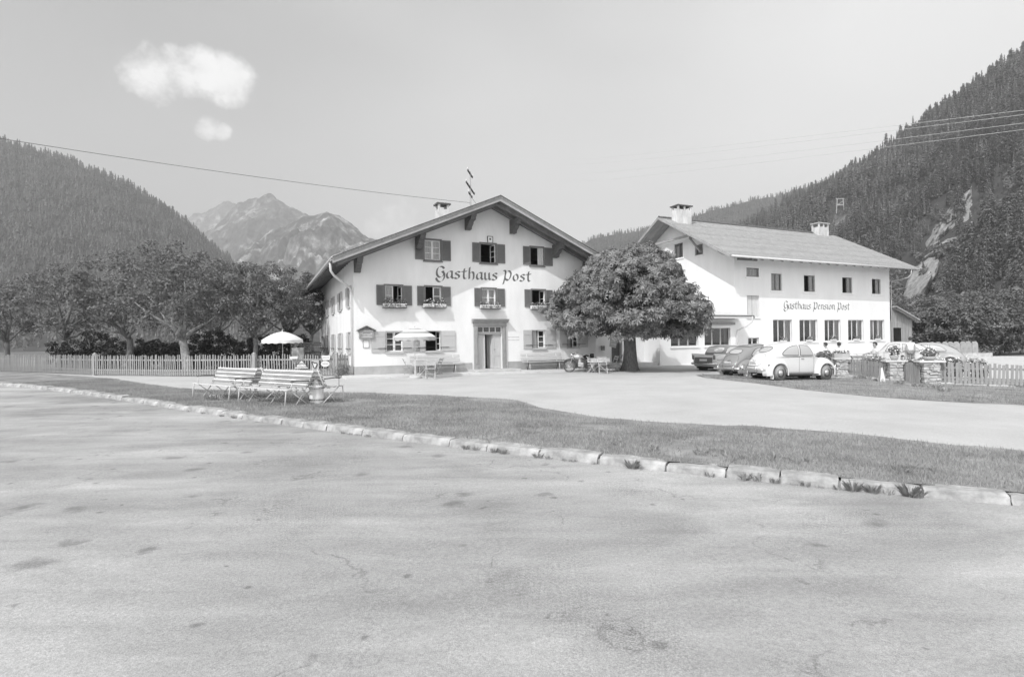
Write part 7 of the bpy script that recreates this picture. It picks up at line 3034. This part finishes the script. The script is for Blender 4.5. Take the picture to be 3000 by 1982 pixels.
bed(2790, 25.5, g(17), .6, .4, 1.05, 700, 'flower bush farther along the terrace fence', 88)
bed(2860, 25.0, g(18), .6, .4, 1.05, 700, 'last flower bush along the terrace fence', 89)
# grey low wall with slab behind the fence
wp_ = AT(2525, 1042, 29.2)
T = empty('low_wall', (wp_.x, wp_.y, 0), -.2, 'short rubble wall with dark slab between the seated people', 'wall')
q = MB()
q.boxb(-.5, .45, -.14, .14, 0, wp_.z - .04)
q.build('core', mortar_m, T)
for i in range(5):
    for j in range(4):
        q = MB()
        q.box((-.42 + j * .23 + (i % 2) * .06, -.15, .15 + i * .115), (.2, .06, .09), Matrix.Rotation(r.uniform(-.06, .06), 3, 'Y'))
        q.build('stone', stone_m, T, bevel=.012)
q = MB()
q.boxb(-.55, .5, -.2, .2, wp_.z - .04, wp_.z + .01)
q.build('slab', slat_g, T)
# rounded slabs in a row behind the parked cars
for i in range(8):
    x0 = (2732 + i * 17.5 - CXP) / FPX * 41
    q = MB()
    w_ = .20
    prof = [(-w_, 0), (w_, 0), (w_, .55)] + [(w_ * math.cos(t), .55 + .30 * math.sin(t)) for t in np.linspace(.15, PI - .15, 8)] + [(-w_, .55)]
    q.prism(prof, -.07, .07, 'xz')
    o = q.build('rounded_slab', mat('slab_stone', .33, .95, .25, 4), None, bevel=.02)
    o.location = (x0, 41, .30)
    o.rotation_euler = (r.uniform(-.05, .05), r.uniform(-.05, .05), r.uniform(-.1, .1))
    tag(o, 'round-topped pale stone slab in the row behind the parked cars', 'stone slab', 'round-topped slabs in a row')
q = MB()
q.boxb(-.3, 4.3, -.12, .12, 0, .3)
o = q.build('slab_kerb', stone_m, None, bevel=.02)
o.location = ((2732 - CXP) / FPX * 41, 41, .001)
tag(o, 'low stone kerb carrying the row of round-topped slabs', 'kerb')

# ---- people
skin_m = mat('skin', .36, .6)
hair_m = mat('dark_hair', .05, .6, .3, 30)
trouser_m = mat('grey_trousers', .22, .9, .1, 8)
def skin_obj(name, joints, edges, radii, m, par, root=0, sub=1):
    me = bpy.data.meshes.new(name)
    me.from_pydata(joints, edges, [])
    o = link(name, me, m, par)
    md = o.modifiers.new('skin', 'SKIN')
    md.use_smooth_shade = True
    for i, rd in enumerate(radii):
        sv = me.skin_vertices[0].data[i]
        sv.radius = (rd, rd) if not isinstance(rd, tuple) else rd
        sv.use_root = (i == root)
    sd = o.modifiers.new('subdivision', 'SUBSURF')
    sd.levels = sd.render_levels = sub
    return o
def person(loc, rz_, pose, label, shirt=.80, lean=.08, head_turn=0.0, arms='table', scale=1.0, bare=True):
    T = empty('person', loc, rz_, label, 'person')
    T.scale = (scale,) * 3
    sit = pose == 'sit'
    hz_ = .47 if sit else .92
    J, E, Rr = [], [], []
    def add(p, rd, par=None):
        J.append(p)
        Rr.append(rd)
        if par is not None:
            E.append((par, len(J) - 1))
        return len(J) - 1
    # faces -y ; torso leans forward by lean
    def tz_(h):
        return (0, -lean * h, hz_ + h)
    pel = add((0, 0, hz_ + .03), (.15, .11))
    wa = add(tz_(.20), (.13, .095), pel)
    ch_ = add(tz_(.38), (.155, .105), wa)
    nk = add(tz_(.52), (.07, .07), ch_)
    n2 = add(tz_(.585), (.052, .052), nk)
    hd_ = add((0, -lean * .66 - .015, hz_ + .66), (.072, .088), n2)
    h2 = add((0, -lean * .74 - .005, hz_ + .755), (.080, .098), hd_)
    h3_ = add((0, -lean * .80, hz_ + .815), (.055, .065), h2)
    for s in (-1, 1):
        hip = add((s * .09, 0, hz_ - .01), .085, pel)
        if sit:
            kn = add((s * .12, -.43, hz_ + .01), .062, hip)
            an = add((s * .12, -.42, .09), .042, kn)
        else:
            kn = add((s * .10, -.02, .50), .06, hip)
            an = add((s * .10, .02, .09), .042, kn)
        add((s * .12, an and J[an][1] - .13, .035), .035, an)
        sh = add((s * .17, -lean * .48, hz_ + .485), .058, ch_)
        if arms == 'table':
            el = add((s * .22, -lean * .3 - .16, hz_ + .24), .042, sh)
            wr = add((s * .13, -lean * .3 - .40, hz_ + .27), .030, el)
            dr = Vector((-s * .25, -1, 0)).normalized()
        else:
            el = add((s * .235, -lean * .3 - .02, hz_ + .20), .042, sh)
            wr = add((s * .225, -lean * .3 - .12, hz_ - .04), .030, el)
            dr = Vector((0, -.3, -1)).normalized()
        w0 = Vector(J[wr])
        pm_ = add(tuple(w0 + dr * .07), (.036, .016), wr)
        sd_ = Vector((1, 0, 0)) if arms == 'table' else Vector((0, 1, 0))
        for k in range(4):
            f1_ = w0 + dr * .13 + sd_ * (k - 1.5) * .022
            f2_ = f1_ + dr * (.045 - .008 * abs(k - 1.3)) + Vector((0, 0, -.015))
            a_ = add(tuple(f1_), .009, pm_)
            add(tuple(f2_), .008, a_)
        t1 = add(tuple(w0 + dr * .06 + sd_ * (-s) * .045), .010, pm_)
        add(tuple(w0 + dr * .10 + sd_ * (-s) * .06), .009, t1)
    body = skin_obj('body', J, E, Rr, skin_m, T, pel, 1)
    # shirt over torso and upper arms
    S = [(0, 0, hz_ + .0), tz_(.20), tz_(.39), tz_(.50)]
    SE = [(0, 1), (1, 2), (2, 3)]
    SR = [(.172, .135), (.155, .122), (.182, .132), (.09, .088)]
    for s in (-1, 1):
        i0 = len(S)
        S += [(s * .175, -lean * .48, hz_ + .485), (s * .215, -lean * .3 - .10, hz_ + .32)]
        SE += [(2, i0), (i0, i0 + 1)]
        SR += [.075, .068]
    skin_obj('shirt', S, SE, SR, mat('shirt%d' % int(shirt * 100), shirt, .9, .05, 6), T, 0, 1)
    # trousers
    S, SE, SR = [(0, 0.01, hz_ + .02)], [], [(.168, .135)]
    for s in (-1, 1):
        i0 = len(S)
        if sit:
            S += [(s * .095, 0, hz_), (s * .12, -.43, hz_ + .01), (s * .12, -.42, .14)]
        else:
            S += [(s * .095, 0, hz_ - .04), (s * .10, -.02, .50), (s * .10, .02, .12)]
        SE += [(0, i0), (i0, i0 + 1), (i0 + 1, i0 + 2)]
        SR += [.098, .074, .058]
    skin_obj('trousers', S, SE, SR, trouser_m, T, 0, 1)
    # hair cap, ears, eyes, nose and mouth
    hc = Vector((0, -lean * .76 + .016, hz_ + .755))
    q = MB()
    V, F = [], []
    na, nb_ = 14, 7
    for i in range(nb_ + 1):
        t = (PI * .74) * i / nb_
        for k in range(na):
            a = 2 * PI * k / na
            fr_ = math.sin(a)
            tt = t * (1.0 if fr_ > -.1 else .52)
            V.append((hc.x + .108 * math.sin(tt) * math.cos(a), hc.y + .128 * math.sin(tt) * math.sin(a), hc.z + .125 * math.cos(tt)))
    for i in range(nb_):
        for k in range(na):
            F.append((i * na + k, (i + 1) * na + k, (i + 1) * na + (k + 1) % na, i * na + (k + 1) % na))
    q.add(V, F)
    q.build('hair', hair_m, T, True)
    fy = -lean * .70 - .105
    q = MB()
    for s in (-1, 1):
        q.lathe([(.001, -.006), (.012, 0), (.001, .006)], 8, (s * .033, fy + .012, hz_ + .715), 'y')
    q.build('eyes', hair_m, body)
    q = MB()
    q.add([(-.014, fy + .006, hz_ + .67), (.014, fy + .006, hz_ + .67), (0, fy - .020, hz_ + .672), (0, fy + .004, hz_ + .72)], ((0, 1, 2), (0, 2, 3), (1, 3, 2)))
    q.build('nose', skin_m, body)
    q = MB()
    q.boxb(-.022, .022, fy + .004, fy + .014, hz_ + .640, hz_ + .648)
    q.build('mouth', mat('lip', .3, .7), body)
    for s in (-1, 1):
        q = MB()
        q.lathe([(.001, -.006), (.024, -.004), (.026, .004), (.001, .008)], 8, (s * .086, -lean * .72 + .005, hz_ + .70), 'x')
        q.build('ear', skin_m, body, True)
    return T
def stool(p, rz_, label):
    T = empty('garden_stool', p, rz_, label, 'stool', 'terrace stools')
    for i in range(4):
        q = MB()
        q.boxb(-.2, .2, -.2 + i * .1, -.2 + i * .1 + .085, .42, .445)
        q.build('seat_slat', slat_w, T)
    for a in (-1, 1):
        for b in (-1, 1):
            q = MB()
            q.tube([(a * .17, b * .17, .42), (a * .2, b * .2, 0)], .016, 6)
            q.build('leg', slat_w, T)
def at_terr(px, Y):
    return Vector(((px - CXP) / FPX * Y, Y, tz + .002))
pa = at_terr(2566, 29.4)
person(pa, math.radians(-80), 'sit', 'dark-haired person in a white blouse seated on the terrace', .82, .10)
stool(pa + Vector((0, 0, 0)), .2, 'slatted stool under the person in the white blouse')
pa = at_terr(2428, 31.5)
person(pa, math.radians(-120), 'sit', 'dark-haired person seated behind the large-leaved shrub, leaning over', .55, .26)
stool(pa, .1, 'slatted stool under the leaning person behind the shrub')
pa = at_terr(2458, 32.0)
person(pa, math.radians(178), 'sit', 'dark-haired person seated behind the planter, seen from the back', .72, .04)
stool(pa, -.1, 'slatted stool under the person behind the planter')
pa = at_terr(2667, 29.6)
person(pa, math.radians(150), 'stand', 'person in a white shirt bending over near the parked cars', .82, .22, arms='down', scale=.88)
tb_ = at_terr(2535, 30.2)
fold_table(tb_, .3, 'slatted table on the terrace in front of the person in the white blouse', .9, .8, .72)
tb_ = at_terr(2443, 31.0)
fold_table(tb_, .1, 'slatted table on the terrace between the two dark-haired people', .8, .7, .70)
# ================================================================== GRASS, WEEDS, LOOSE STONES
grass_m = leaf_mat('grass_blade', .36, .4, .8, .35)
def blade_field(name, xs_, ys_, zs_, hgt, wid, seed, label, m=grass_m):
    rng = np.random.default_rng(seed)
    n = len(xs_)
    P = np.stack([xs_, ys_, zs_], 1)
    a = rng.uniform(0, 2 * PI, n)
    d = np.stack([np.cos(a), np.sin(a), np.zeros(n)], 1)
    ln = rng.normal(0, .45, (n, 3))
    ln[:, 2] = 1
    ln = unit(ln)
    h = (hgt * rng.uniform(.5, 1.35, n))[:, None]
    w = (wid * rng.uniform(.7, 1.3, n))[:, None]
    V = np.stack([P - d * w, P + d * w, P + ln * h], 1).reshape(-1, 3)
    return tag(npmesh(name, V, np.arange(3 * n).reshape(-1, 3), m), label, 'grass', None, 'stuff')
rng = np.random.default_rng(77)
N = 150000
Y = []
X = []
while len(X) < N:
    x = rng.uniform(-22, 14, N)
    lo = np.array([yk(v) for v in x[:N]]) if False else np.interp(x, np.linspace(-22, 14, 400), [yk(v) + .17 for v in np.linspace(-22, 14, 400)])
    hi = np.interp(x, np.linspace(-22, 14, 400), [yv(v) for v in np.linspace(-22, 14, 400)])
    t = rng.random(N)
    y = lo + (hi - lo) * t
    # sparser towards the gravel and in worn spots, thinned with distance
    worn = np.array([mnoise.noise(Vector((a * .8, b * .8, 2.0))) for a, b in zip(x, y)])
    keep = (rng.random(N) < np.clip((hi - lo) / 6.5, .05, 1) * np.clip((1.02 - t) * 4, 0, 1)) & (rng.random(N) < np.clip((worn + .62) * 2.2, .12, 1)) & (np.abs(x) < y * 1.1 + 1)
    X.extend(x[keep])
    Y.extend(y[keep])
X, Y = np.array(X[:N]), np.array(Y[:N])
lo = np.interp(X, np.linspace(-22, 14, 400), [yk(v) + .17 for v in np.linspace(-22, 14, 400)])
hi = np.interp(X, np.linspace(-22, 14, 400), [yv(v) for v in np.linspace(-22, 14, 400)])
T_ = np.clip((Y - lo) / (hi - lo), 0, 1)
Z = np.array([zverge(a, b, c) for a, b, c in zip(X, Y, T_)]) - .004
blade_field('verge_grass', X, Y, Z, .055, .0055, 1, 'short worn grass on the verge between road and forecourt')
M_ = 45000
x = rng.uniform(rp[0][0] - 1, 24, M_)
y0 = np.array([yr(v) for v in np.linspace(rp[0][0] - 1.2, 25, 200)])
lo = np.interp(x, np.linspace(rp[0][0] - 1.2, 25, 200), y0)
hi = np.maximum(lo + .1, 26.5 - .15 * (x - 9))
t = rng.random(M_)
y = lo + (hi - lo) * t
z = np.array([g(v) for v in x]) + .02
blade_field('patch_grass', x, y, z, .085, .009, 2, 'rough grass in front of the terrace fence')
# tufts along the foot of the fence and house corner
def tuft(px, py, h, n, label, group, seed, w=.002, spread=.10, loc=None, lm=None, name='grass_tuft', cat='grass tuft'):
    p = loc or G(px, py)
    if loc is None and py > 1190:
        p = Vector((p.x, yk(p.x) - .03, g(p.x)))
    rng = np.random.default_rng(seed)
    V = []
    for i in range(n):
        a = rng.uniform(0, 2 * PI)
        r0 = rng.uniform(0, spread * .5)
        b = np.array([r0 * math.cos(a), r0 * math.sin(a), 0])
        le = rng.uniform(.05, .9)
        hh = h * rng.uniform(.25, 1.15)
        d = np.array([math.cos(a) * le, math.sin(a) * le, 1.0])
        d /= np.linalg.norm(d)
        e = np.array([-math.sin(a), math.cos(a), 0]) * w
        m1 = b + d * hh * .6
        V += [b - e, b + e, m1 + e * .8, b + d * hh + np.array([math.cos(a), math.sin(a), -.3]) * hh * .18, m1 - e * .8]
    F = np.arange(5 * n).reshape(-1, 5)
    o = npmesh(name, np.array(V), F, lm or leaf_mat('tuft_leaf', .55, .4, 3, .5))
    o.location = (p.x, p.y, p.z)
    return tag(o, label, cat, group)
tl = [(648, 1224, .10, 26), (700, 1226, .12, 30), (1020, 1268, .09, 20), (1040, 1270, .08, 16), (1065, 1272, .08, 18), (1090, 1277, .10, 22), (1375, 1309, .12, 26), (1400, 1314, .11, 22), (1455, 1318, .14, 26), (1480, 1322, .15, 30),
      (1580, 1337, .12, 24), (1610, 1342, .09, 20), (1655, 1348, .07, 20), (1680, 1350, .07, 16), (1740, 1360, .06, 18), (1845, 1364, .20, 46), (1870, 1370, .10, 20), (2075, 1394, .10, 22), (2262, 1414, .11, 22), (2315, 1420, .06, 14),
      (2345, 1420, .10, 16), (2400, 1432, .05, 20), (2460, 1440, .09, 20), (2495, 1441, .20, 40), (2550, 1446, .18, 36), (2590, 1448, .11, 14), (2650, 1452, .22, 60), (2670, 1454, .14, 30), (560, 1208, .07, 18), (610, 1213, .08, 20)]
for i, (px, py, h, n) in enumerate(tl):
    tuft(px, py - 4, h * .68, int(n * 2.0), 'grass tuft growing in the joint between kerb and road', 'grass tufts along the kerb', 300 + i)
# broad-leaved weeds
weed_m = leaf_mat('weed_leaf', .40, .4, 4, .45)
tuft(2165, 1396, .12, 12, 'broad-leaved dock plant growing against the kerb', None, 401, .018, .08, None, weed_m, 'dock_plant', 'weed')
tuft(2203, 1398, .14, 7, 'small leaning weed on the kerb beside the broad-leaved dock plant', None, 402, .022, .10, None, weed_m, 'kerb_weed', 'weed')
rngw = random.Random(4)
for i in range(46):
    px = rngw.choice((rngw.uniform(1780, 1930), rngw.uniform(2020, 2150), rngw.uniform(2250, 2400), rngw.uniform(2640, 2790), rngw.uniform(2050, 2400)))
    py = np.interp(px, [1741, 1954, 2257, 2459, 2783], [1322, 1345, 1375, 1396, 1423]) - rngw.uniform(3, 26)
    p = G(px, py + 12)
    p = Vector((p.x, p.y + .25, 0))
    tt = max(0, min(1, (p.y - yk(p.x) - .27) / (yv(p.x) - yk(p.x) - .27)))
    p.z = zverge(p.x, p.y, tt)
    tuft(0, 0, .05 + .04 * rngw.random(), 9, 'low leafy weed rosette in the verge grass by the kerb', 'weed rosettes in the verge', 500 + i, .012, .09, p, weed_m, 'weed_rosette', 'weed')
# stone with a plant on the verge near the benches
p = G(630, 1176)
me = MB()
rr = random.Random(2)
V, F = [], []
n, m_ = 10, 6
for i in range(m_ + 1):
    t = PI / 2 * i / m_
    for k in range(n):
        a = 2 * PI * k / n
        q = 1 + rr.uniform(-.10, .10)
        V.append((.26 * math.cos(a) * math.cos(t) * q, .19 * math.sin(a) * math.cos(t) * q, .17 * math.sin(t) * q - .02))
for i in range(m_):
    for k in range(n):
        F.append((i * n + k, i * n + (k + 1) % n, (i + 1) * n + (k + 1) % n, (i + 1) * n + k))
me.add(V, F)
o = me.build('boulder', stone_k, None, True)
o.location = (p.x, p.y, p.z + .06)
tag(o, 'pale boulder lying in the verge grass in front of the slatted benches', 'stone')
tuft(0, 0, .20, 40, 'leafy weed clump in front of the pale boulder on the verge', None, 411, .020, .4, Vector((p.x + .1, p.y - .3, p.z + .08)), weed_m, 'weed_clump', 'weed')
# shrubby growth at the inn corner by the downpipe
c = FA.world(-.5, .4)
T = empty('corner_bush', (c.x, c.y, g(c.x)), 0, 'dusty bush growing between the fence end and the inn downpipe', 'shrub')
rg = np.random.default_rng(9)
dd = ell(rg, 900)
P = dd * np.array([.5, .4, .42]) * (rg.random((900, 1)) ** .45) + np.array([0, 0, .25])
V, F = leaf_quads(P, unit(dd + np.array([0, 0, .5])), .07, rg, .5, .6)
npmesh('foliage', V, F, leaf_mat('dusty_leaf', .26, .35, 3, .3), T)
q = MB()
for k in range(5):
    q.tube([(0, 0, -.05), (.25 * math.cos(k * 1.26), .2 * math.sin(k * 1.26), .4)], .01, 4)
q.build('stems', bark_m, T)
for i, (px, py) in enumerate(((2540, 1112), (2575, 1120), (2640, 1128), (2690, 1136), (2740, 1140), (2770, 1150), (2510, 1110))):
    tuft(px, py, .22, 50, 'tall grass tuft at the foot of the terrace fence', 'grass tufts along the terrace fence', 430 + i, .008, .35)
# ================================================================== THE AIR
hz = MB()
hz.boxb(-3100, 2400, -120, 2750, -9, 690)
hm = bpy.data.materials.new('haze_air')
hm.use_nodes = True
hm.node_tree.nodes.clear()
ho = hm.node_tree.nodes.new('ShaderNodeOutputMaterial')
hv = hm.node_tree.nodes.new('ShaderNodeVolumePrincipled')
hv.inputs['Color'].default_value = (.96, .96, .96, 1)
hv.inputs['Density'].default_value = 0.00045
hv.inputs['Anisotropy'].default_value = 0.0
hm.node_tree.links.new(hv.outputs[0], ho.inputs['Volume'])
haze = hz.build('haze', hm)
tag(haze, 'thin summer haze in the valley air', 'haze', None, 'stuff')
